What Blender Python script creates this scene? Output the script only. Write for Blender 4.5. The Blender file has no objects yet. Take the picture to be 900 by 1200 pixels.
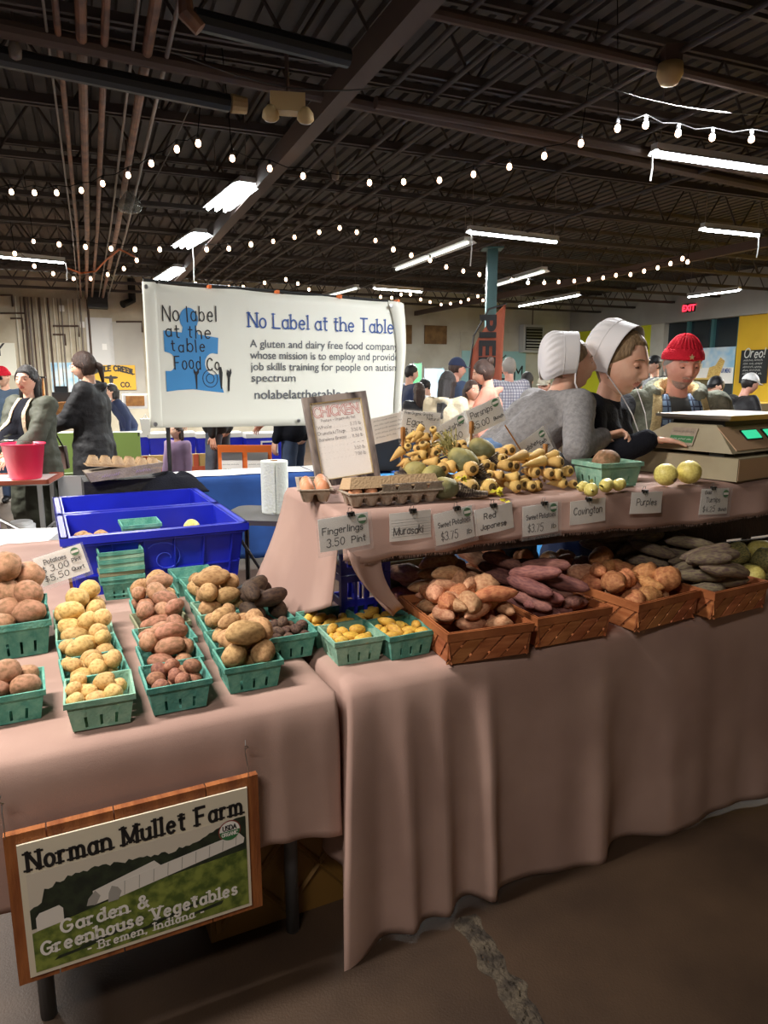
import bpy, bmesh, math, random
import numpy as np
from mathutils import Vector, Matrix, noise
random.seed(7)
R = math.radians
SC = bpy.context.scene
COL = SC.collection

# ------------------------------------------------------------------ camera, world, exposure, big lights
EYE, FPX, PITCH = 1.54, 830.0, math.atan(155 / 830)
cam_data = bpy.data.cameras.new('camera')
cam_data.sensor_fit = 'HORIZONTAL'
cam_data.sensor_width = 36
cam_data.lens = 36 * FPX / 900
cam_data.clip_end = 200
cam = bpy.data.objects.new('camera', cam_data)
COL.objects.link(cam)
cam.location = (0, 0, EYE)
cam.rotation_euler = (R(90) - PITCH, 0, 0)
SC.camera = cam
SC.view_settings.view_transform = 'Standard'
SC.view_settings.look = 'None'
SC.view_settings.gamma = 1
SC.view_settings.use_curve_mapping = False
SC.view_settings.exposure = 0.45
SC.cycles.use_denoising = True
SC.cycles.max_bounces = 6
SC.cycles.sample_clamp_indirect = 4
world = bpy.data.worlds.new('world')
SC.world = world
world.use_nodes = True
world.node_tree.nodes['Background'].inputs[0].default_value = (1.0, 0.93, 0.86, 1)
world.node_tree.nodes['Background'].inputs[1].default_value = 0.20

def area(name, loc, size, power, color, rot=(0, 0, 0), sy=None):
    l = bpy.data.lights.new(name, 'AREA')
    l.energy = power
    l.color = color
    l.size = size
    if sy:
        l.shape = 'RECTANGLE'
        l.size_y = sy
    o = bpy.data.objects.new(name, l)
    o.location = loc
    o.rotation_euler = rot
    COL.objects.link(o)
    o['kind'] = 'helper'
    return o

# the first two: the hall's fluorescent battens that hang over and behind the photographer
area('hall_lamp_near', (-1.7, 1.2, 3.25), 1.3, 112, (1, .93, .86), (0, 0, R(22)), .3)
area('hall_lamp_behind', (-0.9, -0.9, 3.25), 1.3, 42, (1, .92, .84), (R(10), 0, R(22)), .3)
area('hall_fill_stall', (2.0, 5.0, 3.25), 1.3, 260, (.98, .99, 1), (0, 0, R(22)), .3)  # this and the four below: fill added to brighten the hall, not its battens
area('hall_fill_aisle', (-4.2, 5.2, 3.25), 1.3, 260, (1, .97, .92), (0, 0, R(22)), .3)
area('hall_fill_far', (-5.0, 13.0, 3.25), 2.4, 720, (1, .95, .85), (0, 0, R(22)), .6)
area('hall_fill_mid', (1.5, 12.5, 3.25), 2.4, 720, (.95, 1, .98), (0, 0, R(22)), .6)
area('hall_fill_right', (8.5, 10.5, 3.25), 2.4, 620, (1, .97, .9), (0, 0, R(22)), .6)

# ------------------------------------------------------------------ coordinate helpers
CP, SP = math.cos(PITCH), math.sin(PITCH)
def onz(x, y, z):                       # the point at height z seen at photo position x, y
    v = (y - 600) / FPX
    t = (EYE - z) / (SP + CP * v)
    return Vector(((x - 450) / FPX * t, (CP - SP * v) * t, z))
def ony(x, y, Y):                       # the point at distance Y
    v = (y - 600) / FPX
    t = Y / (CP - SP * v)
    return Vector(((x - 450) / FPX * t, Y, EYE - (SP + CP * v) * t))
TA = R(26)                              # the stall's tables run at 26 degrees
TU, TV = (math.cos(TA), math.sin(TA)), (-math.sin(TA), math.cos(TA))
TO = (-.09, 1.76)
def tw(U, V, Z=0.0):
    return Vector((TO[0] + U * TU[0] + V * TV[0], TO[1] + U * TU[1] + V * TV[1], Z))
BA = R(22.3)                            # the building's own axes
def bw(a, b, Z=0.0):
    return Vector((a * math.cos(BA) - b * math.sin(BA), a * math.sin(BA) + b * math.cos(BA), Z))
def to_b(p):
    return p.x * math.cos(BA) + p.y * math.sin(BA), -p.x * math.sin(BA) + p.y * math.cos(BA)

# ------------------------------------------------------------------ materials
MATS = {}
def mat(name, col, rough=.6, metal=0.0, col2=None, scale=8, bump=0.0, bscale=60, emit=None, estr=0, vary=0.0,
        alpha=1.0, trans=0.0, spec=.5, detail=3, fac=(.4, .62), sss=0.0, stretch=None, coat=0.0):
    if name in MATS:
        return MATS[name]
    m = bpy.data.materials.new(name)
    m.use_nodes = True
    nt = m.node_tree
    N, L = nt.nodes, nt.links
    b = N['Principled BSDF']
    b.inputs['Roughness'].default_value = rough
    b.inputs['Metallic'].default_value = metal
    b.inputs['Specular IOR Level'].default_value = spec
    b.inputs['Alpha'].default_value = alpha
    b.inputs['Transmission Weight'].default_value = trans
    b.inputs['Coat Weight'].default_value = coat
    if sss:
        b.inputs['Subsurface Weight'].default_value = sss
        b.inputs['Subsurface Radius'].default_value = (.012, .005, .003)
        b.inputs['Subsurface Scale'].default_value = 1.0
    b.inputs['Base Color'].default_value = (*col, 1)
    src = None
    if col2 is not None or bump:
        tc = N.new('ShaderNodeTexCoord')
        mp = N.new('ShaderNodeMapping')
        L.new(tc.outputs['Object'], mp.inputs[0])
        if stretch:
            mp.inputs['Scale'].default_value = stretch
    if col2 is not None:
        nz = N.new('ShaderNodeTexNoise')
        nz.inputs['Scale'].default_value = scale
        nz.inputs['Detail'].default_value = detail
        L.new(mp.outputs[0], nz.inputs['Vector'])
        mr = N.new('ShaderNodeMapRange')
        mr.inputs[1].default_value, mr.inputs[2].default_value = fac
        L.new(nz.outputs['Fac'], mr.inputs[0])
        mx = N.new('ShaderNodeMix')
        mx.data_type = 'RGBA'
        mx.inputs[6].default_value = (*col, 1)
        mx.inputs[7].default_value = (*col2, 1)
        L.new(mr.outputs[0], mx.inputs[0])
        src = mx.outputs[2]
    if vary:
        oi = N.new('ShaderNodeObjectInfo')
        hs = N.new('ShaderNodeHueSaturation')
        if src is not None:
            L.new(src, hs.inputs['Color'])
        else:
            hs.inputs['Color'].default_value = (*col, 1)
        m1 = N.new('ShaderNodeMapRange')
        m1.inputs[3].default_value, m1.inputs[4].default_value = 1 - vary, 1 + vary
        L.new(oi.outputs['Random'], m1.inputs[0])
        L.new(m1.outputs[0], hs.inputs['Value'])
        mm = N.new('ShaderNodeMath'); mm.operation = 'MULTIPLY'; mm.inputs[1].default_value = 7.31
        fr = N.new('ShaderNodeMath'); fr.operation = 'FRACT'
        m2 = N.new('ShaderNodeMapRange')
        m2.inputs[3].default_value, m2.inputs[4].default_value = .5 - vary * .06, .5 + vary * .06
        L.new(oi.outputs['Random'], mm.inputs[0]); L.new(mm.outputs[0], fr.inputs[0]); L.new(fr.outputs[0], m2.inputs[0])
        L.new(m2.outputs[0], hs.inputs['Hue'])
        src = hs.outputs['Color']
    if src is not None:
        L.new(src, b.inputs['Base Color'])
    if bump:
        n2 = N.new('ShaderNodeTexNoise')
        n2.inputs['Scale'].default_value = bscale
        n2.inputs['Detail'].default_value = 4
        L.new(mp.outputs[0], n2.inputs['Vector'])
        bp = N.new('ShaderNodeBump')
        bp.inputs['Strength'].default_value = bump
        bp.inputs['Distance'].default_value = .02
        L.new(n2.outputs['Fac'], bp.inputs['Height'])
        L.new(bp.outputs[0], b.inputs['Normal'])
    if emit is not None:
        b.inputs['Emission Color'].default_value = (*emit, 1)
        b.inputs['Emission Strength'].default_value = estr
    MATS[name] = m
    return m

def s2l(r, g, b):
    f = lambda c: (c / 255 / 12.92) if c / 255 <= .04045 else ((c / 255 + .055) / 1.055) ** 2.4
    return (f(r), f(g), f(b))

M = dict(
    floor=mat('floor_concrete', s2l(52, 37, 25), .6, col2=s2l(72, 54, 38), scale=2.6, bump=.12, bscale=160, detail=8, fac=(.35, .7)),
    cloth=mat('dusty_pink_cloth', s2l(168, 138, 127), .92, col2=s2l(180, 150, 138), scale=3, bump=.12, bscale=420, spec=.15),
    cloth_dark=mat('cloth_under', s2l(70, 52, 46), .95),
    teal=mat('teal_pulp', s2l(84, 148, 134), .85, col2=s2l(112, 170, 152), scale=30, bump=.25, bscale=150, vary=.12, spec=.2),
    pale_teal=mat('pale_teal_pulp', s2l(128, 172, 150), .85, col2=s2l(150, 188, 165), scale=30, bump=.25, bscale=150, vary=.08, spec=.2),
    pulp_brown=mat('brown_green_pulp', s2l(138, 140, 110), .9, bump=.2, bscale=150),
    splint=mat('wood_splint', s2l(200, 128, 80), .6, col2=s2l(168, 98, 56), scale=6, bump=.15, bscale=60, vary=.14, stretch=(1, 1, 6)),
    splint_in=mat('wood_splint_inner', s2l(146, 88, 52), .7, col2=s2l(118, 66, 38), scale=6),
    splint_rim=mat('wood_splint_rim', s2l(188, 116, 70), .6, col2=s2l(154, 88, 50), scale=6, bump=.15, bscale=60),
    yellow_pot=mat('yellow_potato', s2l(212, 176, 112), .6, col2=s2l(158, 116, 62), scale=3.5, detail=8, bump=.25, bscale=70, vary=.12, fac=(.45, .75), spec=.3),
    russet=mat('russet_potato', s2l(192, 154, 108), .75, col2=s2l(136, 98, 64), scale=3.5, detail=8, bump=.3, bscale=90, vary=.12, fac=(.42, .75), spec=.25),
    red_pot=mat('red_potato', s2l(182, 132, 104), .65, col2=s2l(140, 104, 76), scale=3, detail=8, bump=.25, bscale=80, vary=.16, spec=.3),
    small_red=mat('small_red_potato', s2l(160, 112, 86), .65, col2=s2l(124, 82, 64), scale=3, detail=8, bump=.25, bscale=80, vary=.2, spec=.3),
    dark_pot=mat('purple_potato', s2l(112, 88, 72), .7, col2=s2l(72, 54, 50), scale=3, detail=8, bump=.3, bscale=80, vary=.2, spec=.3),
    black_pot=mat('dark_potato', s2l(84, 66, 52), .75, col2=s2l(56, 42, 36), scale=3, detail=8, bump=.3, bscale=80, vary=.15, spec=.3),
    finger=mat('fingerling', s2l(222, 180, 74), .55, col2=s2l(196, 146, 62), scale=3, detail=8, bump=.2, bscale=80, vary=.12, spec=.35),
    sp_tan=mat('tan_sweet_potato', s2l(208, 158, 122), .7, col2=s2l(178, 122, 92), scale=4, detail=8, bump=.15, bscale=60, vary=.2, spec=.3),
    sp_orange=mat('orange_sweet_potato', s2l(204, 142, 94), .7, col2=s2l(172, 108, 72), scale=4, detail=8, bump=.15, bscale=60, vary=.2, spec=.3),
    sp_purple=mat('purple_sweet_potato', s2l(150, 100, 90), .7, col2=s2l(116, 74, 72), scale=4, detail=8, bump=.15, bscale=60, vary=.18, spec=.3),
    sp_grey=mat('grey_green_sweet_potato', s2l(146, 132, 104), .75, col2=s2l(112, 92, 88), scale=4, detail=8, bump=.3, bscale=60, vary=.16, spec=.25),
    parsnip=mat('parsnip_skin', s2l(234, 200, 124), .6, col2=s2l(206, 160, 90), scale=20, bump=.3, bscale=50, vary=.1, spec=.3, stretch=(1, 1, 5)),
    crown=mat('root_crown', s2l(112, 88, 46), .9, col2=s2l(74, 58, 34), scale=60, bump=.5, bscale=120),
    turnip=mat('pale_turnip', s2l(232, 218, 128), .45, col2=s2l(214, 196, 104), scale=6, vary=.04, spec=.4),
    radish=mat('green_black_radish', s2l(172, 160, 98), .7, col2=s2l(102, 104, 72), scale=9, bump=.3, bscale=50, vary=.1),
    radish_neck=mat('ringed_root_neck', s2l(66, 56, 52), .85, col2=s2l(150, 136, 116), scale=26, bump=.6, bscale=50, stretch=(.4, .4, 4), fac=(.48, .58)),
    leaf_yellow=mat('yellow_leaf', s2l(222, 206, 50), .6, col2=s2l(180, 170, 60), scale=20),
    leaf_green=mat('leaf_green', s2l(128, 138, 66), .6, col2=s2l(170, 160, 84), scale=20),
    egg=mat('brown_egg', s2l(208, 142, 104), .5, col2=s2l(220, 156, 118), scale=10, vary=.08, spec=.35),
    carton=mat('grey_egg_carton', s2l(176, 162, 146), .9, col2=s2l(160, 146, 130), scale=30, bump=.3, bscale=160, spec=.1),
    carton_tan=mat('tan_egg_carton', s2l(188, 160, 126), .9, bump=.3, bscale=160, spec=.1),
    label=mat('white_label', s2l(225, 225, 230), .6),
    crate=mat('blue_plastic', s2l(28, 42, 190), .4, spec=.5, col2=s2l(24, 36, 172), scale=4),
    crate_mark=mat('blue_plastic_raised', s2l(60, 80, 215), .4),
    paper=mat('white_paper', s2l(242, 238, 232), .75, spec=.2),
    sleeve=mat('clear_sleeve', s2l(240, 240, 240), .12, alpha=.10),
    ink=mat('black_ink', s2l(28, 26, 28), .6),
    ink_grey=mat('pencil_ink', s2l(96, 92, 92), .7),
    green_logo=mat('green_logo', s2l(54, 120, 70), .6),
    clip=mat('black_clip', s2l(24, 22, 22), .35),
    steel=mat('bare_steel', s2l(170, 170, 170), .3, metal=1),
    scale_metal=mat('beige_scale_enamel', s2l(176, 166, 138), .45, col2=s2l(162, 150, 124), scale=5),
    scale_face=mat('tan_scale_face', s2l(198, 164, 132), .5),
    tray=mat('scale_tray_steel', s2l(190, 182, 172), .28, metal=.9),
    lcd=mat('green_display', s2l(50, 200, 150), .4, emit=s2l(60, 220, 160), estr=.7),
    black=mat('black_plastic', s2l(22, 22, 24), .5),
    leg_grey=mat('grey_tube_steel', s2l(92, 92, 94), .5, metal=.3),
    board=mat('pine_board', s2l(160, 96, 50), .6, col2=s2l(128, 70, 34), scale=5, bump=.2, bscale=30, stretch=(6, 1, 1)),
    dark_wood=mat('dark_stained_wood', s2l(54, 36, 28), .7, col2=s2l(38, 26, 22), scale=6, bump=.2, bscale=40, stretch=(6, 1, 1)),
    stake=mat('wood_stake', s2l(168, 116, 60), .7, col2=s2l(138, 92, 46), scale=10),
    yellow_crate=mat('mustard_plastic', s2l(116, 84, 34), .6),
    banner=mat('banner_vinyl', s2l(222, 222, 210), .45, spec=.3),
    banner_blue=mat('banner_blue', s2l(62, 134, 190), .5),
    navy_text=mat('navy_text', s2l(30, 72, 140), .5),
    grey_text=mat('grey_text', s2l(86, 90, 96), .5),
    blue_cloth=mat('blue_tablecloth', s2l(32, 74, 140), .85, col2=s2l(26, 62, 122), scale=3),
    towel=mat('paper_towel', s2l(226, 232, 222), .9, bump=.3, bscale=90, spec=.1),
    wall_white=mat('painted_block_white', s2l(200, 196, 184), .8, col2=s2l(184, 178, 164), scale=1.6, detail=8, bump=.2, bscale=6),
    wall_tan=mat('painted_block_tan', s2l(190, 182, 164), .8, col2=s2l(166, 156, 136), scale=1.6, detail=8, bump=.2, bscale=6),
    wall_yellow=mat('painted_yellow', s2l(226, 182, 42), .7, col2=s2l(212, 168, 36), scale=.8),
    wall_lime=mat('painted_lime', s2l(214, 214, 40), .7),
    wall_grey=mat('painted_grey_bulkhead', s2l(176, 172, 164), .85, col2=s2l(160, 156, 150), scale=.8),
    ceil=mat('dark_deck', s2l(66, 60, 57), .8, col2=s2l(50, 46, 44), scale=2),
    cable_black=mat('matte_black_cable', s2l(16, 16, 16), .95, spec=.05),
    joist=mat('dark_joist_steel', s2l(62, 54, 50), .75),
    girder=mat('brown_girder', s2l(78, 62, 54), .75),
    rusty=mat('rusty_conduit', s2l(122, 84, 62), .6, col2=s2l(90, 62, 50), scale=8),
    conduit=mat('galvanised_conduit', s2l(110, 100, 94), .5),
    orange_cable=mat('orange_cable', s2l(178, 92, 40), .6),
    white_cable=mat('pale_cable', s2l(62, 60, 58), .6),
    lamp_white=mat('lamp_housing', s2l(190, 190, 190), .5),
    tube=mat('lit_tube', (1, 1, 1), .5, emit=(.9, .97, 1), estr=22),
    tube_dim=mat('dim_tube', (.9, .9, .85), .5, emit=(.95, 1, .9), estr=1.2),
    bulb=mat('lit_bulb', (1, .8, .6), .5, emit=(1, .62, .38), estr=7),
    beige=mat('beige_plastic', s2l(176, 150, 104), .6),
    white_pl=mat('white_plastic', s2l(220, 220, 218), .5),
    red_pl=mat('pink_red_plastic', s2l(216, 34, 74), .4),
    red=mat('red_plastic', s2l(190, 30, 36), .5),
    orange_b=mat('orange_board', s2l(222, 110, 40), .6),
    cardboard=mat('cardboard', s2l(168, 120, 82), .8),
    teal_post=mat('teal_post_paint', s2l(58, 104, 106), .5),
    pennant=mat('rust_pennant', s2l(176, 92, 66), .7, col2=s2l(158, 78, 56), scale=3),
    aqua=mat('aqua_print', s2l(156, 200, 206), .6),
    mustard=mat('mustard_cloth', s2l(212, 166, 52), .7),
    chalk=mat('chalkboard', s2l(34, 36, 38), .7),
    chalk_w=mat('chalk', s2l(205, 205, 200), .8),
    ply=mat('plywood_patch', s2l(140, 108, 70), .8, col2=s2l(112, 84, 54), scale=5),
    glass_dark=mat('dark_window_glass', s2l(34, 46, 54), .08, spec=.8),
    sky_print=mat('sky_print', s2l(150, 196, 226), .5, col2=s2l(220, 228, 232), scale=2.5, detail=2),
    skin=mat('skin_light', s2l(230, 184, 160), .5, col2=s2l(222, 168, 142), scale=14, sss=.1, spec=.35),
    skin_b=mat('skin_ruddy', s2l(224, 170, 150), .5, col2=s2l(212, 150, 130), scale=14, sss=.1, spec=.35),
    lips=mat('lips', s2l(180, 108, 94), .5),
    eye=mat('eye_white', s2l(220, 214, 206), .25),
    iris=mat('iris_dark', s2l(48, 36, 30), .2),
    hair_brown=mat('hair_brown', s2l(70, 46, 34), .55, col2=s2l(48, 30, 24), scale=40, bump=.5, bscale=90, stretch=(3, 3, .4)),
    hair_dark=mat('hair_black', s2l(34, 26, 24), .5, col2=s2l(22, 16, 16), scale=40, bump=.5, bscale=90, stretch=(3, 3, .4)),
    hair_blond=mat('hair_dark_blond', s2l(146, 120, 88), .55, col2=s2l(118, 94, 66), scale=40, bump=.5, bscale=90, stretch=(3, 3, .4)),
    hair_grey=mat('hair_grey', s2l(150, 142, 134), .6, bump=.4, bscale=120),
    bonnet=mat('white_organza', s2l(226, 224, 226), .75, bump=.12, bscale=260, spec=.2),
    grey_knit=mat('grey_marl_knit', s2l(150, 148, 148), .9, col2=s2l(134, 132, 133), scale=60, bump=.3, bscale=160, spec=.1),
    black_knit=mat('black_fleece', s2l(30, 31, 38), .9, bump=.3, bscale=120, spec=.1),
    denim=mat('blue_denim', s2l(96, 124, 160), .85, col2=s2l(80, 106, 142), scale=40, bump=.2, bscale=150),
    denim_dark=mat('dark_denim', s2l(56, 70, 96), .85, bump=.2, bscale=150),
    denim_grey=mat('grey_denim', s2l(84, 92, 104), .85, col2=s2l(70, 76, 88), scale=10),
    olive_fleece=mat('grey_green_fleece', s2l(116, 118, 104), .95, col2=s2l(98, 100, 88), scale=30, bump=.5, bscale=60, spec=.1),
    sherpa=mat('tan_sherpa', s2l(186, 166, 122), .95, bump=.6, bscale=90, spec=.1),
    tee=mat('charcoal_tee', s2l(72, 76, 76), .9),
    red_knit=mat('red_knit', s2l(206, 40, 56), .9, bump=.5, bscale=130, spec=.1),
    parka=mat('olive_parka', s2l(66, 68, 54), .75, col2=s2l(56, 58, 46), scale=6, bump=.2, bscale=30),
    black_coat=mat('black_quilted', s2l(24, 23, 26), .7, bump=.4, bscale=24),
    navy=mat('navy_cloth', s2l(36, 46, 76), .8),
    cream=mat('cream_fleece', s2l(206, 190, 160), .9, bump=.4, bscale=60),
    salmon=mat('salmon_fleece', s2l(224, 150, 128), .9, bump=.3, bscale=60),
    lilac=mat('lilac_cloth', s2l(176, 150, 186), .9),
    blue_grey=mat('blue_grey_cloth', s2l(78, 96, 118), .85),
    fur=mat('fur_trim', s2l(140, 104, 66), .95, bump=1, bscale=80),
    green_print=mat('field_print', s2l(136, 148, 66), .6, col2=s2l(74, 92, 34), scale=34, detail=6),
    tree_print=mat('treeline_print', s2l(46, 56, 38), .6, col2=s2l(30, 38, 28), scale=40, detail=5),
    house_print=mat('greenhouse_print', s2l(232, 226, 218), .6),
    house_shade=mat('greenhouse_end_print', s2l(168, 164, 158), .6),
    sky_pale=mat('pale_sky_print', s2l(216, 206, 190), .6),
    sign_cream=mat('cream_print', s2l(224, 214, 192), .6),
    plaid_cloth=mat('tan_plaid_cloth', s2l(182, 150, 92), .85),
    plaid_red=mat('plaid_red_band', s2l(184, 84, 56), .85),
    green_fab=mat('moss_green_fabric', s2l(112, 134, 66), .85),
)

def add_checks(m, c1, c2, scale, mixfac=1.0):
    nt = m.node_tree; N, L = nt.nodes, nt.links
    b = N['Principled BSDF']
    tc = N.new('ShaderNodeTexCoord')
    bk = N.new('ShaderNodeTexBrick')
    bk.offset = 0
    bk.inputs['Color1'].default_value = (*c1, 1); bk.inputs['Color2'].default_value = (*c1, 1)
    bk.inputs['Mortar'].default_value = (*c2, 1)
    bk.inputs['Scale'].default_value = scale
    bk.inputs['Mortar Size'].default_value = .06
    bk.inputs['Brick Width'].default_value = .5; bk.inputs['Row Height'].default_value = .5
    mp = N.new('ShaderNodeMapping'); mp.inputs['Rotation'].default_value = (R(90), 0, 0)
    L.new(tc.outputs['Object'], mp.inputs[0]); L.new(mp.outputs[0], bk.inputs[0])
    L.new(bk.outputs[0], b.inputs['Base Color'])
M['plaid_shirt'] = mat('checked_shirt', (.6, .6, .6), .9)
add_checks(M['plaid_shirt'], s2l(196, 194, 200), s2l(110, 108, 130), 14)
M['plaid_blue'] = mat('blue_checked_shirt', (.3, .4, .5), .9)
add_checks(M['plaid_blue'], s2l(120, 146, 176), s2l(50, 60, 88), 16)

# ------------------------------------------------------------------ mesh builder
class MB:
    def __init__(s):
        s.v, s.f, s.m = [], [], []
    def add(s, vs, fs, mi=0, X=None):
        k = len(s.v)
        s.v += [(X @ Vector(p)) if X is not None else Vector(p) for p in vs]
        s.f += [tuple(i + k for i in f) for f in fs]
        s.m += [mi] * len(fs)
        return s
    def box(s, c, d, X=None, mi=0, taper=1.0):
        x, y, z = d[0] / 2, d[1] / 2, d[2] / 2
        vs = []
        for dz in (-1, 1):
            t = taper if dz < 0 else 1.0
            for dx, dy in ((-1, -1), (1, -1), (1, 1), (-1, 1)):
                vs.append((c[0] + dx * x * t, c[1] + dy * y * t, c[2] + dz * z))
        return s.add(vs, [(0, 3, 2, 1), (4, 5, 6, 7), (0, 1, 5, 4), (1, 2, 6, 5), (2, 3, 7, 6), (3, 0, 4, 7)], mi, X)
    def tube(s, pts, r, n=8, mi=0, X=None, cap=True, flat=1.0):
        pts = [Vector(p) for p in pts]
        rs = r if isinstance(r, (list, tuple)) else [r] * len(pts)
        vs, fs = [], []
        up = None
        for i, p in enumerate(pts):
            d = (pts[min(i + 1, len(pts) - 1)] - pts[max(i - 1, 0)])
            d = d.normalized() if d.length > 1e-9 else Vector((0, 0, 1))
            if up is None:
                up = Vector((0, 0, 1)) if abs(d.z) < .9 else Vector((0, 1, 0))
            a = d.cross(up)
            a = a.normalized() if a.length > 1e-6 else d.orthogonal().normalized()
            b2 = a.cross(d).normalized()
            up = b2
            for k in range(n):
                t = 2 * math.pi * k / n
                vs.append(p + a * (math.cos(t) * rs[i]) + b2 * (math.sin(t) * rs[i] * flat))
        for i in range(len(pts) - 1):
            for k in range(n):
                k2 = (k + 1) % n
                fs.append((i * n + k, i * n + k2, (i + 1) * n + k2, (i + 1) * n + k))
        if cap:
            fs.append(tuple(range(n))[::-1])
            fs.append(tuple((len(pts) - 1) * n + k for k in range(n)))
        return s.add(vs, fs, mi, X)
    def lathe(s, prof, n=20, mi=0, X=None, c=(0, 0, 0), closed=True):
        vs, fs = [], []
        for (r, z) in prof:
            for k in range(n):
                t = 2 * math.pi * k / n
                vs.append((c[0] + r * math.cos(t), c[1] + r * math.sin(t), c[2] + z))
        for i in range(len(prof) - 1):
            for k in range(n):
                k2 = (k + 1) % n
                fs.append((i * n + k, i * n + k2, (i + 1) * n + k2, (i + 1) * n + k))
        if closed:
            fs.append(tuple(range(n))[::-1])
            fs.append(tuple((len(prof) - 1) * n + k for k in range(n)))
        return s.add(vs, fs, mi, X)
    def ell(s, c, r, n=16, m=10, mi=0, X=None, fn=None):
        vs, fs = [], []
        for i in range(m + 1):
            t = math.pi * i / m
            for k in range(n):
                p = 2 * math.pi * k / n
                q = Vector((math.sin(t) * math.cos(p), math.sin(t) * math.sin(p), math.cos(t)))
                if fn: q = fn(q)
                vs.append((c[0] + q.x * r[0], c[1] + q.y * r[1], c[2] + q.z * r[2]))
        for i in range(m):
            for k in range(n):
                k2 = (k + 1) % n
                fs.append((i * n + k, (i + 1) * n + k, (i + 1) * n + k2, i * n + k2))
        return s.add(vs, fs, mi, X)
    def grid(s, nu, nv, fn, mi=0, X=None, skip=None):
        vs = [fn(i / nu, j / nv) for j in range(nv + 1) for i in range(nu + 1)]
        fs = [(j * (nu + 1) + i, j * (nu + 1) + i + 1, (j + 1) * (nu + 1) + i + 1, (j + 1) * (nu + 1) + i)
              for j in range(nv) for i in range(nu) if not (skip and skip(i, j))]
        return s.add(vs, fs, mi, X)
    def poly(s, pts, th, mi=0, X=None):           # flat outline in x,z extruded along y by th (front at y=-th)
        n = len(pts)
        vs = [(p[0], 0, p[1]) for p in pts] + [(p[0], -th, p[1]) for p in pts]
        fs = [tuple(range(n))[::-1], tuple(range(n, 2 * n))] + [(i, (i + 1) % n, (i + 1) % n + n, i + n) for i in range(n)]
        return s.add(vs, fs, mi, X)
    def mesh(s, name, mats, smooth=False):
        me = bpy.data.meshes.new(name)
        me.from_pydata([tuple(v) for v in s.v], [], s.f)
        for m in (mats if isinstance(mats, (list, tuple)) else [mats]):
            me.materials.append(m)
        me.polygons.foreach_set('material_index', s.m)
        if smooth:
            me.polygons.foreach_set('use_smooth', [True] * len(s.f))
        bm = bmesh.new(); bm.from_mesh(me)
        bmesh.ops.remove_doubles(bm, verts=bm.verts, dist=1e-6)
        bmesh.ops.recalc_face_normals(bm, faces=bm.faces)
        bm.to_mesh(me); bm.free()
        me.update()
        return me
    def build(s, name, mats, parent=None, smooth=False, loc=None, rot=None, autosm=False):
        me = s.mesh(name, mats, smooth)
        o = link(name, me, parent, loc, rot)
        if autosm:
            me.polygons.foreach_set('use_smooth', [True] * len(me.polygons))
            try:
                me.set_sharp_from_angle(angle=R(35))
            except Exception:
                pass
        return o

def link(name, me, parent=None, loc=None, rot=None):
    o = bpy.data.objects.new(name, me)
    COL.objects.link(o)
    if parent is not None: o.parent = parent
    if loc is not None: o.location = loc
    if rot is not None: o.rotation_euler = rot
    return o
def tag(o, label=None, cat=None, group=None, kind=None):
    if label: o['label'] = label
    if cat: o['category'] = cat
    if group: o['group'] = group
    if kind: o['kind'] = kind
    return o
def thing(name, loc, label, cat, group=None, rz=0, rot=None):
    o = bpy.data.objects.new(name, None)
    COL.objects.link(o)
    o.location = loc
    o.rotation_euler = rot if rot is not None else (0, 0, rz)
    o.empty_display_size = .05
    return tag(o, label, cat, group)
def struct(o):
    o['kind'] = 'structure'
    return o
WORK = bpy.data.scenes.new('workbench')    # modifiers are evaluated in a small scene of their own, removed at the end
def bake(me, mods, name):                 # run modifiers once and keep the resulting mesh
    o = bpy.data.objects.new('bake_tmp', me)
    WORK.collection.objects.link(o)
    for typ, kw in mods:
        m = o.modifiers.new(typ, typ)
        for k, v in kw.items():
            setattr(m, k, v)
    WORK.view_layers[0].update()
    dg = WORK.view_layers[0].depsgraph
    out = bpy.data.meshes.new_from_object(o.evaluated_get(dg), preserve_all_data_layers=False, depsgraph=dg)
    out.name = name
    bpy.data.objects.remove(o)
    return out
def copy_tree(o, parent=None):
    c = o.copy(); COL.objects.link(c)
    c.parent = parent
    for ch in o.children:
        copy_tree(ch, c)
    return c

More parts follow.
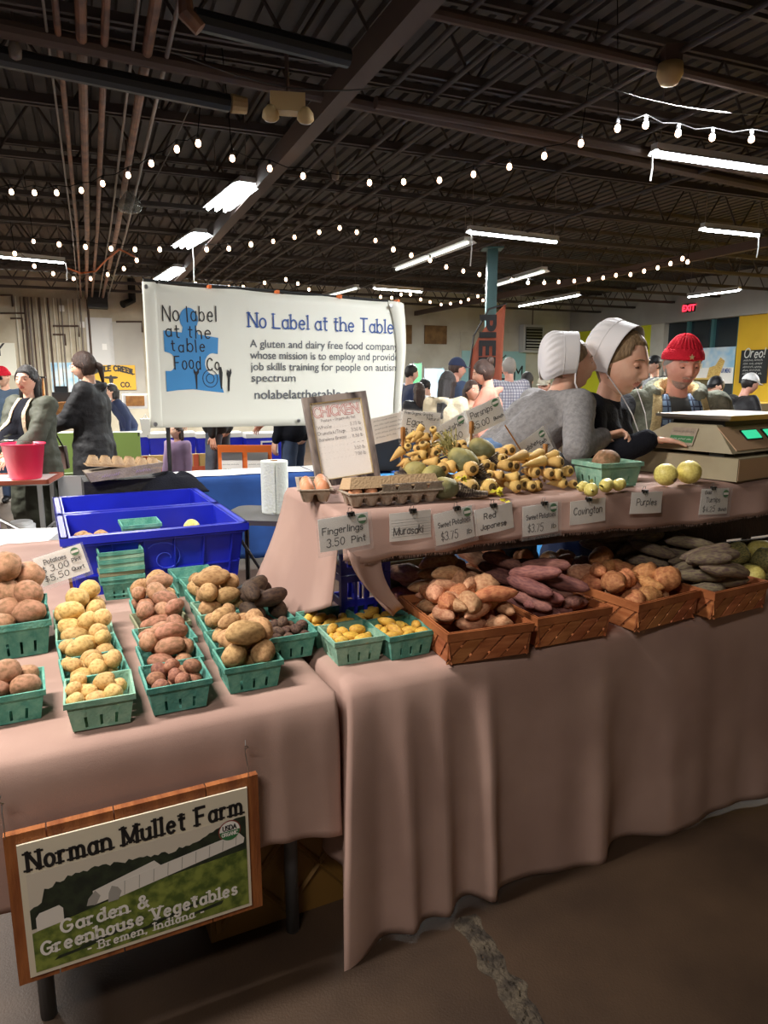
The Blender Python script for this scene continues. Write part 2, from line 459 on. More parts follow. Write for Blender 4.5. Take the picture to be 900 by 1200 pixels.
# ------------------------------------------------------------------ stroke lettering
def arc(cx, cy, rx, ry, a0, a1, n=9):
    return [(cx + rx * math.cos(R(a0 + (a1 - a0) * i / n)), cy + ry * math.sin(R(a0 + (a1 - a0) * i / n))) for i in range(n + 1)]
X_ = .64
G = {
 'A': (.8, [[(0, 0), (.4, 1)], [(.4, 1), (.8, 0)], [(.15, .36), (.65, .36)]]),
 'B': (.66, [[(0, 0), (0, 1)], [(0, 1), (.3, 1)] + arc(.35, .77, .25, .23, 80, -90) + [(0, .54)], [(0, .54), (.34, .54)] + arc(.38, .27, .27, .27, 80, -90) + [(0, 0)]]),
 'C': (.75, [arc(.42, .5, .42, .5, 45, 315, 14)]),
 'D': (.75, [[(0, 0), (0, 1)], [(0, 1), (.25, 1)] + arc(.3, .5, .45, .5, 80, -80, 12) + [(.25, 0), (0, 0)]]),
 'E': (.62, [[(0, 0), (0, 1)], [(0, 1), (.6, 1)], [(0, .52), (.5, .52)], [(0, 0), (.62, 0)]]),
 'F': (.6, [[(0, 0), (0, 1)], [(0, 1), (.6, 1)], [(0, .52), (.48, .52)]]),
 'G': (.8, [arc(.42, .5, .42, .5, 45, 340, 14) + [(.8, .45), (.48, .45)]]),
 'H': (.72, [[(0, 0), (0, 1)], [(.72, 0), (.72, 1)], [(0, .52), (.72, .52)]]),
 'I': (.12, [[(.06, 0), (.06, 1)]]),
 'J': (.5, [[(.48, 1), (.48, .25)] + arc(.24, .25, .24, .25, 0, -170)]),
 'K': (.7, [[(0, 0), (0, 1)], [(.65, 1), (0, .42)], [(.22, .6), (.7, 0)]]),
 'L': (.6, [[(0, 0), (0, 1)], [(0, 0), (.6, 0)]]),
 'M': (.95, [[(0, 0), (0, 1)], [(0, 1), (.47, .1)], [(.47, .1), (.95, 1)], [(.95, 1), (.95, 0)]]),
 'N': (.75, [[(0, 0), (0, 1)], [(0, 1), (.75, 0)], [(.75, 0), (.75, 1)]]),
 'O': (.84, [arc(.42, .5, .42, .5, 90, 450, 18)]),
 'P': (.64, [[(0, 0), (0, 1)], [(0, 1), (.32, 1)] + arc(.35, .73, .29, .27, 80, -90) + [(0, .46)]]),
 'Q': (.84, [arc(.42, .5, .42, .5, 90, 450, 18), [(.5, .25), (.8, -.08)]]),
 'R': (.7, [[(0, 0), (0, 1)], [(0, 1), (.32, 1)] + arc(.35, .75, .28, .25, 80, -90) + [(0, .5)], [(.35, .5), (.68, 0)]]),
 'S': (.62, [arc(.32, .75, .28, .25, 30, 270, 8) + arc(.32, .26, .3, .26, 80, -150, 9)]),
 'T': (.72, [[(0, 1), (.72, 1)], [(.36, 0), (.36, 1)]]),
 'U': (.72, [[(0, 1), (0, .3)] + arc(.36, .33, .36, .33, 190, 350) + [(.72, .3), (.72, 1)]]),
 'V': (.76, [[(0, 1), (.38, 0)], [(.38, 0), (.76, 1)]]),
 'W': (1.05, [[(0, 1), (.27, 0)], [(.27, 0), (.52, .85)], [(.52, .85), (.78, 0)], [(.78, 0), (1.05, 1)]]),
 'X': (.7, [[(0, 0), (.7, 1)], [(0, 1), (.7, 0)]]),
 'Y': (.7, [[(0, 1), (.35, .5)], [(.7, 1), (.35, .5)], [(.35, .5), (.35, 0)]]),
 'Z': (.66, [[(0, 1), (.66, 1), (0, 0), (.66, 0)]]),
 'a': (.54, [arc(.26, .3, .26, .31, 50, 320, 12), [(.52, X_), (.52, 0)]]),
 'b': (.54, [[(0, 1), (0, 0)], arc(.27, .31, .27, .32, 150, -150, 12)]),
 'c': (.5, [arc(.28, .31, .27, .32, 50, 310, 11)]),
 'd': (.54, [[(.54, 1), (.54, 0)], arc(.27, .31, .27, .32, 30, 330, 12)]),
 'e': (.54, [[(.03, .34), (.52, .34)] + arc(.28, .31, .26, .32, 8, 315, 12)]),
 'f': (.4, [arc(.3, .82, .14, .18, 40, 180, 6) + [(.16, .8), (.16, 0)], [(0, X_), (.36, X_)]]),
 'g': (.54, [arc(.27, .31, .27, .32, 30, 330, 12), [(.54, X_), (.54, -.1)] + arc(.28, -.08, .26, .24, 0, -150, 8)]),
 'h': (.54, [[(0, 0), (0, 1)], [(0, .4)] + arc(.27, .38, .27, .26, 150, 0, 7) + [(.54, 0)]]),
 'i': (.1, [[(.05, 0), (.05, X_)], [(.05, .84), (.05, .9)]]),
 'j': (.2, [[(.15, X_), (.15, -.2), (0, -.3)], [(.15, .84), (.15, .9)]]),
 'k': (.5, [[(0, 0), (0, 1)], [(.46, X_), (0, .25)], [(.15, .38), (.5, 0)]]),
 'l': (.1, [[(.05, 0), (.05, 1)]]),
 'm': (.84, [[(0, 0), (0, X_)], [(0, .42)] + arc(.21, .4, .21, .24, 150, 0, 6) + [(.42, 0)], [(.42, .42)] + arc(.63, .4, .21, .24, 150, 0, 6) + [(.84, 0)]]),
 'n': (.54, [[(0, 0), (0, X_)], [(0, .4)] + arc(.27, .38, .27, .26, 150, 0, 7) + [(.54, 0)]]),
 'o': (.56, [arc(.28, .31, .28, .32, 90, 450, 14)]),
 'p': (.54, [[(0, X_), (0, -.3)], arc(.27, .31, .27, .32, 150, -150, 12)]),
 'q': (.54, [[(.54, X_), (.54, -.3)], arc(.27, .31, .27, .32, 30, 330, 12)]),
 'r': (.38, [[(0, 0), (0, X_)], [(0, .38)] + arc(.22, .38, .2, .25, 150, 60, 5)]),
 's': (.44, [arc(.23, .47, .19, .16, 30, 270, 7) + arc(.22, .16, .21, .16, 80, -150, 7)]),
 't': (.38, [[(.15, .9), (.15, .14)] + arc(.28, .14, .13, .14, 180, 290, 5), [(0, X_), (.36, X_)]]),
 'u': (.54, [[(0, X_), (0, .26)] + arc(.27, .26, .27, .26, 190, 345, 7), [(.54, X_), (.54, 0)]]),
 'v': (.5, [[(0, X_), (.25, 0)], [(.25, 0), (.5, X_)]]),
 'w': (.8, [[(0, X_), (.2, 0)], [(.2, 0), (.4, .55)], [(.4, .55), (.6, 0)], [(.6, 0), (.8, X_)]]),
 'x': (.5, [[(0, 0), (.5, X_)], [(0, X_), (.5, 0)]]),
 'y': (.52, [[(0, X_), (.27, .02)], [(.52, X_), (.15, -.3)]]),
 'z': (.5, [[(0, X_), (.5, X_), (0, 0), (.5, 0)]]),
 '0': (.56, [arc(.28, .5, .28, .5, 90, 450, 14)]),
 '1': (.3, [[(.02, .8), (.2, 1), (.2, 0)]]),
 '2': (.56, [arc(.28, .73, .26, .27, 160, -30, 8) + [(0, 0), (.56, 0)]]),
 '3': (.56, [arc(.26, .76, .24, .24, 150, -90, 8) + arc(.26, .27, .28, .27, 90, -150, 9)]),
 '4': (.6, [[(.42, 0), (.42, 1), (0, .3), (.6, .3)]]),
 '5': (.56, [[(.5, 1), (.08, 1), (.05, .58)] + arc(.26, .32, .28, .32, 120, -150, 10)]),
 '6': (.56, [[(.42, 1), (.1, .55)] + arc(.28, .3, .27, .3, 160, 520, 14)]),
 '7': (.52, [[(0, 1), (.52, 1), (.18, 0)]]),
 '8': (.56, [arc(.28, .76, .22, .24, 90, 450, 12), arc(.28, .26, .28, .26, 90, 450, 12)]),
 '9': (.54, [arc(.26, .7, .25, .29, 0, 360, 14), [(.52, .7), (.4, 0)]]),
 '$': (.5, [arc(.26, .7, .22, .2, 30, 270, 7) + arc(.26, .3, .24, .2, 80, -150, 7), [(.26, -.08), (.26, 1.08)]]),
 '.': (.1, [[(.03, 0), (.07, .05)]]), ',': (.12, [[(.08, .06), (.02, -.14)]]), '-': (.36, [[(0, .36), (.36, .36)]]),
 '/': (.4, [[(0, 0), (.4, 1)]]), '+': (.4, [[(0, .35), (.4, .35)], [(.2, .15), (.2, .55)]]), '!': (.1, [[(.05, .3), (.05, 1)], [(.05, 0), (.05, .06)]]),
 '&': (.8, [[(.8, 0), (.2, .72)] + arc(.36, .8, .18, .18, 190, -10, 8) + [(.5, .68), (.14, .4)] + arc(.3, .25, .25, .25, 140, 340, 8) + [(.72, .5)]]),
 '(': (.2, [arc(.3, .5, .25, .6, 120, 240, 6)]), ')': (.2, [arc(-.1, .5, .25, .6, 60, -60, 6)]), ' ': (.2, []),
}
def scribble(mb, x, z, width, h, w, y, seed=1, X=None):
    """handwriting too small in the photograph to read: word-like wavy strokes"""
    rnd = random.Random(seed); cx = x
    while cx < x + width - h:
        ln = min(rnd.uniform(2, 5.5) * h, x + width - cx); n = max(3, int(ln / h * 3))
        ribbon(mb, [Vector((cx + ln * i / n, z + (h * rnd.uniform(.55, 1.0) if i % 2 else rnd.uniform(0, .2) * h))) for i in range(n + 1)], w, y, 0, X)
        cx += ln + h * .8
def text_w(s, size, gap):
    return sum(G.get(c, G[' '])[0] * size + gap * size for c in s) - gap * size
def lettering(mb, s, x, z, size, w, y=0.0, gap=.2, serif=0.0, slant=0.0, jit=0.0, rise=0.0, fit=None, mi=0, X=None, arch=0.0, xs=1.0):
    """strokes as flat ribbons in the x,z plane, facing -y"""
    rnd = random.Random(hash(s) % 1000 if False else sum(map(ord, s)))
    if fit:
        xs = fit / max(1e-6, text_w(s, size, gap))
    cx = 0.0
    total = text_w(s, size, gap) * xs
    for c in s:
        gw, strokes = G.get(c, G[' '])
        dz = rnd.uniform(-jit, jit) * size * .5
        js = 1 + rnd.uniform(-jit, jit) * .6
        jr = rnd.uniform(-jit, jit) * .35
        for st in strokes:
            P = []
            for (px, pz) in st:
                qx, qz = px * js, pz * js
                qx, qz = qx * math.cos(jr) - qz * math.sin(jr), qx * math.sin(jr) + qz * math.cos(jr)
                gx = cx + (qx * size + slant * qz * size) * xs
                gz = qz * size + dz + rise * gx + arch * (1 - ((gx - total / 2) / (total / 2)) ** 2)
                P.append(Vector((x + gx, z + gz)))
            ribbon(mb, P, w, y, mi, X)
            if serif:
                for e, q in ((0, 1), (-1, -2)):
                    d = P[e] - P[q]
                    seg = math.hypot(st[e][0] - st[q][0], st[e][1] - st[q][1])
                    if abs(d.y) > abs(d.x) * 1.1 and c not in '.,-!&$/' and seg > .22:
                        lowtop = abs(st[e][1] - X_) < .02 or (c in 'bdhkl' and st[e][1] > .9)
                        lf, rt = serif, (w * .4 if lowtop else serif)
                        if c in 'adu' and st[e][1] < .02: lf = w * .4
                        a = P[e] - Vector((lf, 0)); b = P[e] + Vector((rt, 0))
                        off = -w * .5 * (1 if d.y > 0 else -1) * .6
                        a.y += off; b.y += off
                        ribbon(mb, [a, b], w * .62, y - .0002, mi, X)
        cx += (gw * size + gap * size) * xs
    return cx
def ribbon(mb, P, w, y, mi=0, X=None):
    n = len(P)
    if n < 2: return
    vs, fs = [], []
    closed = (P[0] - P[-1]).length < 1e-6
    for i in range(n):
        a = P[max(i - 1, 0)] if not (closed and i == 0) else P[-2]
        b = P[min(i + 1, n - 1)] if not (closed and i == n - 1) else P[1]
        d = b - a
        if d.length < 1e-9: d = Vector((1, 0))
        d.normalize()
        nn = Vector((-d.y, d.x)) * (w / 2)
        p = P[i].copy()
        if not closed:
            if i == 0: p -= d * w * .35
            if i == n - 1: p += d * w * .35
        vs += [(p.x + nn.x, y, p.y + nn.y), (p.x - nn.x, y, p.y - nn.y)]
    for i in range(n - 1):
        fs.append((2 * i, 2 * i + 1, 2 * i + 3, 2 * i + 2))
    mb.add(vs, fs, mi, X)
def font_mesh(s, size, name='lettering', bold=0.0, align='LEFT'):
    cu = bpy.data.curves.new('t', 'FONT')
    cu.body = s; cu.size = size; cu.align_x = align; cu.offset = bold
    o = bpy.data.objects.new('t', cu); WORK.collection.objects.link(o)
    WORK.view_layers[0].update(); dg = WORK.view_layers[0].depsgraph
    me = bpy.data.meshes.new_from_object(o.evaluated_get(dg))
    bpy.data.objects.remove(o)
    me.name = name
    me.transform(Matrix.Rotation(R(90), 4, 'X'))
    return me
def font_obj(s, size, m, parent, loc, bold=0.0, fitw=None, name='lettering', align='LEFT', rot=None):
    me = font_mesh(s, size, name, bold, align)
    if fitw:
        w = max(v.co.x for v in me.vertices) - min(v.co.x for v in me.vertices)
        me.transform(Matrix.Diagonal((fitw / w, 1, 1, 1)))
    me.materials.clear(); me.materials.append(m)
    return link(name, me, parent, loc, rot)

# ================================================================== THE HALL
A0, A1, B0, B1 = -13.0, 14.0, -5.0, 18.7
ZW, ZD, ZJ = 3.45, 3.98, 3.45         # wall top, deck, joist bottom
def bx(mb, a0, a1, b0, b1, z0, z1, mi=0):  # a box in the building's axes
    vs = [bw(a, b, z) for z in (z0, z1) for a, b in ((a0, b0), (a1, b0), (a1, b1), (a0, b1))]
    mb.add(vs, [(0, 3, 2, 1), (4, 5, 6, 7), (0, 1, 5, 4), (1, 2, 6, 5), (2, 3, 7, 6), (3, 0, 4, 7)], mi)
    return mb
struct(bx(MB(), A0, A1, B0, B1, -.12, 0).build('floor', M['floor']))
# crack in the slab: a rough, patched joint proud of the floor
mb = MB()
c0, c1 = onz(545, 1075, 0), onz(640, 1230, 0)
def crackf(s, t):
    p = c0.lerp(c1, s)
    w = (.036 + .022 * noise.noise(Vector((s * 9, 0, 3))))
    q = p + Vector((.9, .35, 0)) * ((t - .5) * 2 * w + .02 * noise.noise(Vector((s * 6, 1, 1))))
    return (q.x, q.y, .001 + (.008 * (.4 + noise.noise(Vector((s * 40, t * 6, 0))))) * math.sin(math.pi * t))
mb.grid(110, 12, crackf)
tag(mb.build('floor_crack', mat('crumbled_patch', s2l(84, 74, 60), .9, col2=s2l(46, 38, 30), scale=22, detail=8, bump=.8, bscale=60), smooth=False), kind='structure')

# back wall, left stretch tan with uprights, right stretch white block
am = to_b(ony(300, 400, 19))[0]
struct(bx(MB(), A0, am, B1, B1 + .25, 0, ZD).build('wall_back', M['wall_tan']))
struct(bx(MB(), am, A1, B1, B1 + .25, 0, ZD).build('wall_back_right', M['wall_white']))
struct(bx(MB(), A0 - .25, A0, B0, B1, 0, ZD).build('wall_left', M['wall_tan']))
struct(bx(MB(), A0, A1, B0 - .25, B0, 0, ZD).build('wall_front', M['wall_tan']))
# right wall: solid above the bulkhead line, yellow wall and lime panel with the dark window between
def a_on_right(x, y):                    # b coordinate where a photo position meets the right wall
    d = ony(x, y, 1.0)
    k = A1 / (d.x * math.cos(BA) + d.y * math.sin(BA))
    p = d * k
    return to_b(p)[1], EYE + (d.z - EYE) * k
bb = {n: a_on_right(x, 400)[0] for n, x in dict(corner=681, lime0=745, lime1=768, win0=778, win1=864, end=910).items()}
ZB = 2.98
struct(bx(MB(), A1 - .12, A1 + .3, B0, B1, ZB, ZD).build('wall_right_bulkhead', M['wall_grey']))
struct(bx(MB(), A1, A1 + .25, B0, bb['win1'], 0, ZB).build('wall_right', M['wall_yellow']))
struct(bx(MB(), A1, A1 + .25, bb['lime1'], B1, 0, ZB).build('wall_right_lime', M['wall_lime']))
struct(bx(MB(), A1 - .06, A1 + .2, bb['lime1'] - .35, bb['lime1'] + .12, 0, ZB).build('trim_1', M['wall_white']))
struct(bx(MB(), A1, A1 + .25, bb['win1'], bb['lime1'], 0, 1.0).build('wall_right_sill', M['wall_white']))
wn = struct(bx(MB(), A1 + .1, A1 + .14, bb['win1'], bb['lime1'] - .3, 1.0, ZB).build('window_1', M['glass_dark']))
for k in range(4):
    b_ = bb['win1'] + (bb['lime1'] - .3 - bb['win1']) * k / 3
    bx(MB(), A1 + .02, A1 + .12, b_ - .04, b_ + .04, 1.0, ZB).build('window_frame', M['teal_post'], wn)
# block courses: real recessed-looking joints as thin proud block faces on the back walls
def uprights():
    for x, w, zz, m in ((33, .05, 3.4, 'girder'), (37, .04, 3.4, 'conduit'), (41, .03, 3.4, 'girder'), (50, .05, 3.4, 'girder'), (56, .03, 3.4, 'wall_white'),
                     (60, .04, 3.4, 'girder'), (75, .03, 3.4, 'conduit'), (97, .04, 3.4, 'conduit'), (106, .05, 3.4, 'girder'), (22, .03, 3.4, 'wall_white'), (28, .02, 3.4, 'girder'), (46, .02, 3.4, 'wall_white'), (66, .03, 3.4, 'wall_white'), (71, .015, 3.4, 'girder'), (83, .03, 3.4, 'wall_white'), (89, .015, 3.4, 'girder'), (93, .03, 3.4, 'wall_white')):
        p = ony(x, 400, 19); a, _ = to_b(p * 1)
        d = ony(x, 400, 1.0); k = (B1 - .05) / (-d.x * math.sin(BA) + d.y * math.cos(BA)); q = Vector((d.x * k, d.y * k, 0))
        tag(MB().tube([(q.x, q.y, .9), (q.x, q.y, zz)], w * .55, 8).build('wall_conduit', M[m]), 'vertical conduit running up the tan back wall', 'conduit', 'conduits up the back wall')
def onback(x, y, off=.05):
    d = ony(x, y, 1.0); k = (B1 - off) / (-d.x * math.sin(BA) + d.y * math.cos(BA))
    return Vector((d.x * k, d.y * k, EYE + (d.z - EYE) * k))
uprights()
def back_panel(name, x0, y0, x1, y1, m, label, cat, th=.05, off=.0, kind=None, parent=None):
    p, q = onback(x0, y1, off + .001), onback(x1, y0, off + .001)
    a0, a1 = to_b(p)[0], to_b(q)[0]
    o = thing(name, bw(a0, B1 - off, p.z), label, cat, rz=BA)
    MB().box(((a1 - a0) / 2, -th / 2, (q.z - p.z) / 2), (a1 - a0, th, q.z - p.z)).build('panel', M[m], o)
    if kind: o['kind'] = kind
    return o, a1 - a0, q.z - p.z
# painted hatch panels / boards seen on the wall
back_panel('wall_panel', 107, 373, 131, 470, 'lamp_white', 'narrow grey painted panel on the back wall beside the wide door', 'panel')
back_panel('wall_panel', 133, 378, 166, 470, 'wall_grey', 'wide grey painted sliding panel on the back wall', 'panel')
back_panel('plywood_patch', 497, 382, 523, 403, 'ply', 'square plywood patch high on the white back wall', 'panel', off=.012)
back_panel('plywood_patch', 473, 381, 482, 403, 'ply', 'narrow plywood patch beside the banner edge on the white back wall', 'panel', off=.012)
back_panel('wall_panel', 537, 391, 612, 500, 'wall_white', 'framed white panel behind the blue printed wall banner', 'panel', th=.04)
o, w, h = back_panel('wall_banner', 540, 412, 616, 470, 'aqua', 'pale aqua printed banner with dark lettering on back wall', 'banner', th=.02, off=.05)
font_obj('HELM', .62, M['ink'], o, (w * .42, -.022, h * .42), fitw=w * .52)
mb = MB(); ribbon(mb, [Vector((w * .50, h * .58)), Vector((w * .50, h * .9)), Vector((w * .62, h * .78)), Vector((w * .42, h * .62)), Vector((w * .68, h * .92))], .03, -.023)
mb.build('emblem', M['ink'], o)
o, w, h = back_panel('wall_banner', 107, 428, 158, 457, 'mustard', 'mustard yellow cloth banner with dark arched lettering on back wall', 'banner', th=.02, off=.08)
mb = MB(); lettering(mb, 'EAGLE CREEK', w * .04, h * .62, h * .2, .035, -.022, serif=.04, fit=w * .9, arch=.09, gap=.3); lettering(mb, 'CO.', w * .66, h * .12, h * .18, .03, -.022)
mb.build('lettering', M['ink'], o)
mb = MB(); mb.ell((w * .45, -.024, h * .42), (.05, .004, .11), 10, 8); mb.ell((w * .38, -.024, h * .5), (.09, .004, .03), 10, 6); mb.ell((w * .52, -.024, h * .5), (.09, .004, .03), 10, 6)
mb.build('bee_emblem', M['ink'], o)
o, w, h = back_panel('wall_banner', -30, 402, 17, 440, 'banner', 'white wall banner cut by the left picture edge, dark letters', 'banner', th=.02)
font_obj('Y', .42, M['ink'], o, (w - .45, -.022, h * .6))
o, w, h = back_panel('wall_banner', 62, 425, 104, 460, 'sky_print', 'pale crumpled plastic banner behind the black coat woman', 'banner', th=.02)

# heater / vent unit with louvre slats
p, q = onback(613, 413, .3), onback(638, 381, .3)
ho = thing('unit_heater', bw(to_b(p)[0], B1 - .3, p.z), 'white framed unit heater with dark louvres high on the back wall', 'heater', rz=BA)
w, h = to_b(q)[0] - to_b(p)[0], q.z - p.z
mb = MB(); mb.box((w / 2, .12, h / 2), (w, .24, h)); mb.build('housing', M['lamp_white'], ho)
mb = MB(); mb.box((w / 2, -.01, h / 2), (w * .8, .02, h * .82)); mb.build('opening', M['black'], ho)
for k in range(8):
    MB().box((w / 2, -.03, h * (.13 + .74 * k / 7)), (w * .76, .03, .022)).build('louvre', M['steel'] if k > 3 else M['white_pl'], ho)
MB().tube([(w / 2, .1, h), (w / 2, .1, ZD - p.z)], .02).build('hanger', M['conduit'], ho)

# black louvre box and elbow pipe on the left of the back wall
o, w, h = back_panel('wall_speaker', 103, 344, 125, 362, 'black', 'black tilted box hung below the ceiling on back wall', 'speaker', th=.5)
p = onback(155, 352, .1)
tag(MB().tube([p + Vector((0, 0, .5)), p, p + Vector((-.15, -.25, -.12))], .09, 10).build('wall_pipe', M['black']), 'short dark elbow pipe below ceiling beside the big banner', 'pipe')
for (x, y) in ((72, 361), (96, 380), (122, 406)):
    o, w, h = back_panel('junction_box', x - 2, y - 3, x + 3, y + 4, 'white_pl', {72: 'small white junction box high on the tan wall', 96: 'square white box on a drop conduit on the tan wall', 122: 'tiny white box on the narrow grey wall panel'}[x], 'box', th=.06)
# exit sign on the right bulkhead
b_, z_ = a_on_right(813, 361)
ex = thing('exit_sign', bw(A1 - .13, b_, z_ - .09), 'red lit exit sign on the grey bulkhead over the dark window', 'sign', rz=BA - R(90))
MB().box((0, 0, .09), (.34, .06, .2)).build('housing', M['black'], ex)
font_obj('EXIT', .2, mat('exit_red', s2l(255, 60, 70), .5, emit=s2l(255, 40, 60), estr=3.5), ex, (0, -.035, .02), bold=.006, align='CENTER')
# chalkboard menu on the yellow wall
b_, z0 = a_on_right(883, 449); b2, z1 = a_on_right(864, 411); b3, _ = a_on_right(893, 430)
cb = thing('chalkboard_menu', bw(A1 - .01, b_, z0), 'tall black chalkboard menu on the yellow wall beside the window', 'chalkboard', rz=BA - R(90))
w = abs(b2 - b3)
MB().box((0, -.03, (z1 - z0) / 2), (w, .04, z1 - z0)).build('board', M['chalk'], cb)
mb = MB(); lettering(mb, 'Oreo!', -w * .38, (z1 - z0) * .78, .2, .025, -.052, fit=w * .76, jit=.1, slant=.2)
for k in range(5): scribble(mb, -w * .38, (z1 - z0) * (.66 - .1 * k), w * .7, .05, .010, -.052, seed=k)
mb.build('lettering', M['chalk_w'], cb)
# market poster in the window
def right_poster(x0, y0, x1, y1):
    b0_, z0 = a_on_right(x0, y1); b1_, z1 = a_on_right(x1, y0)
    return b0_, b1_, z0, z1
b0_, b1_, z0, z1 = right_poster(778, 406, 863, 449)
po = thing('market_poster', bw(A1 - .02, b0_, z0), 'large market poster with produce crest on sky, in dark window', 'poster', rz=BA - R(90))
w, h = b0_ - b1_, z1 - z0
MB().box((w / 2, .0, h / 2), (w, .02, h)).build('print', M['sky_print'], po)
mb = MB(); mb.box((w * .5, -.012, h * .22), (w, .006, h * .44)); mb.build('white_band', M['paper'], po)
mb = MB(); mb.box((w * .36, -.02, h * .5), (w * .44, .01, h * .14)); mb.poly([(w * .2, h * .6), (w * .52, h * .6), (w * .44, h * .72), (w * .28, h * .72)], .02); mb.build('crest', M['sign_cream'], po)
mb = MB(); mb.ell((w * .34, -.02, h * .78), (w * .05, .02, h * .12), 10, 8); mb.ell((w * .24, -.02, h * .72), (w * .05, .02, h * .06), 10, 8); mb.build('crest_greens', M['leaf_green'], po)
mb = MB(); mb.ell((w * .44, -.02, h * .72), (w * .05, .02, h * .05), 10, 8); mb.ell((w * .5, -.02, h * .68), (w * .04, .02, h * .05), 10, 8); mb.build('crest_reds', M['red'], po)
font_obj('FARMERS MARKETS', .2, M['ink'], po, (w * .15, -.028, h * .46), fitw=w * .41, bold=.006)
mb = MB(); mb.poly([(w * .64, h * .02), (w * .8, h * .02), (w * .88, h * .62), (w * .82, h * .72), (w * .76, h * .5), (w * .68, h * .45)], .02); mb.build('corn_picture', M['parsnip'], po)
font_obj('OUR MENU', .14, M['navy_text'], po, (w * .82, -.018, h * .3), fitw=w * .15, bold=.005)

# ------------------------------------------------------------------ CEILING
mb = MB(); n = int((A1 - A0) / .15)
prof = []
for k in range(n):
    a = A0 + k * .15
    prof += [(a, ZD), (a + .09, ZD), (a + .1, ZD + .04), (a + .14, ZD + .04)]
vs, fs = [], []
for a, z in prof:
    vs += [bw(a, B0, z), bw(a, B1, z)]
for i in range(len(prof) - 1):
    fs.append((2 * i, 2 * i + 1, 2 * i + 3, 2 * i + 2))
mb.add(vs, fs)
struct(mb.build('ceiling', M['ceil']))
struct(bx(MB(), A0, A1, B0, B1, ZD + .06, ZD + .12).build('ceiling_roof', M['ceil']))
def joist_mesh():
    L_ = A1 - A0; mb = MB()
    for z in (ZJ, ZD - .04):
        for s in (-.035, .035):
            mb.box((L_ / 2, s, z + .02), (L_, .03, .05))
    n = int(L_ / .62)
    for k in range(n):
        x0, x1 = k * .62, k * .62 + .31
        mb.tube([(x0, 0, ZJ + .02), (x1, 0, ZD - .04)], .012, 5, cap=False)
        mb.tube([(x1, 0, ZD - .04), (x0 + .62, 0, ZJ + .02)], .012, 5, cap=False)
    return mb.mesh('ceiling_joist', M['joist'])
jm = joist_mesh()
for k in range(14):
    b = 1.35 + 1.42 * k - 2.5
    o = link('ceiling_joist', jm, loc=bw(A0, b, 0), rot=(0, 0, BA)); struct(o)
# girders under the joists
def along_b(name, xtop, m, r, z, label, cat, group=None, y0=0, b_end=None, box=None, b_start=None):
    p = onz(xtop, y0, z); a, b = to_b(p)
    bs = b_start if b_start is not None else max(B0, b - 2.5)
    be = b_end if b_end is not None else B1 - .1
    mb = MB()
    if box: bx(mb, a - box[0] / 2, a + box[0] / 2, bs, be, z - box[1] / 2, z + box[1] / 2)
    else: mb.tube([bw(a, bs, z), bw(a + .03, (bs + be) / 2, z - .02), bw(a, be, z)], r, 10)
    o = mb.build(name, M[m]); tag(o, label, cat, group)
    return o
struct(along_b('ceiling_girder', 490, 'girder', 0, 3.36, None, None, box=(.11, .15)))
struct(along_b('ceiling_girder', 2300, 'girder', 0, 3.36, None, None, box=(.09, .12)))
for x, m, r, lab in ((92, 'rusty', .03, 'thick rusty pipe along the ceiling, second from the left group'), (62, 'rusty', .018, 'thin rusty pipe near the leftmost of the ceiling group'),
                (122, 'rusty', .022, 'rusty pipe just right of the thick ceiling pipe'), (180, 'rusty', .03, 'rusty pipe with a lit brown face under the joists'),
                (208, 'conduit', .014, 'thin pale conduit beside the lit brown ceiling pipe'), (48, 'conduit', .008, 'thinnest ceiling conduit at far left of the pipe group'),
                (160, 'conduit', .01, 'thin conduit between two rusty ceiling pipes')):
    along_b('ceiling_pipe', x, m, r, 3.42, lab, 'pipe')
# a long orange cord sagging along the girder
pts = [onz(x, y, 3.42) for x, y in ((460, 42), (440, 62), (402, 98), (365, 140), (335, 175), (322, 192), (300, 215), (270, 250), (240, 285), (212, 314))]
tag(MB().tube(pts, .014, 6).build('power_cord', M['orange_cable']), 'orange power cord sagging beside the girder across the ceiling', 'cord')
pts = [onz(x, y, 3.35) for x, y in ((78, 314), (95, 320), (112, 318), (124, 305), (140, 292), (160, 302))]
tag(MB().tube(pts, .014, 6).build('power_cord', M['orange_cable']), 'short orange cord looping under joists by the left lamp', 'cord')
# pipes across (along a)
def across(name, p0, p1, z, r, m, label, cat, sag=0.0):
    P0, P1 = onz(*p0, z), onz(*p1, z)
    pts = [P0.lerp(P1, t / 8) - Vector((0, 0, sag * math.sin(math.pi * t / 8))) for t in range(9)]
    o = MB().tube(pts, r, 10).build(name, M[m]); tag(o, label, cat); return o
blackpipe = across('ceiling_pipe', (-40, 58), (268, 121), 3.3, .055, 'black', 'thick black pipe ending in a pale cap below the joists', 'pipe')
p = onz(275, 122, 3.3)
MB().tube([p - Vector((.02, .01, 0)), p + Vector((.07, .03, 0))], [.058, .05], 12).build('pipe_cap', M['beige'], blackpipe)['label'] = 'pale beige cap'
across('ceiling_pipe', (228, 22), (408, 68), 3.25, .05, 'black', 'thick black insulated pipe high at the top of the picture', 'pipe')
p = onz(218, 16, 3.25)
tag(MB().tube([p + Vector((.04, 0, .3)), p + Vector((0, 0, .06)), p, p + Vector((.06, .02, -.06))], [.03, .035, .04, .035], 10).build('pipe_elbow', M['rusty']), 'pinkish pipe elbow at the left end of insulated pipe', 'pipe')
across('ceiling_beam', (-60, 20), (960, 232), 3.40, .05, 'girder', 'dark steel angle running across below the near joists', 'beam')
across('ceiling_pipe', (470, 5), (960, 122), 3.38, .035, 'girder', 'pale edged steel angle across the top right ceiling', 'beam')
across('ceiling_pipe', (440, 120), (960, 215), 3.36, .04, 'girder', 'long brown pipe across ceiling above the right string lights', 'pipe')
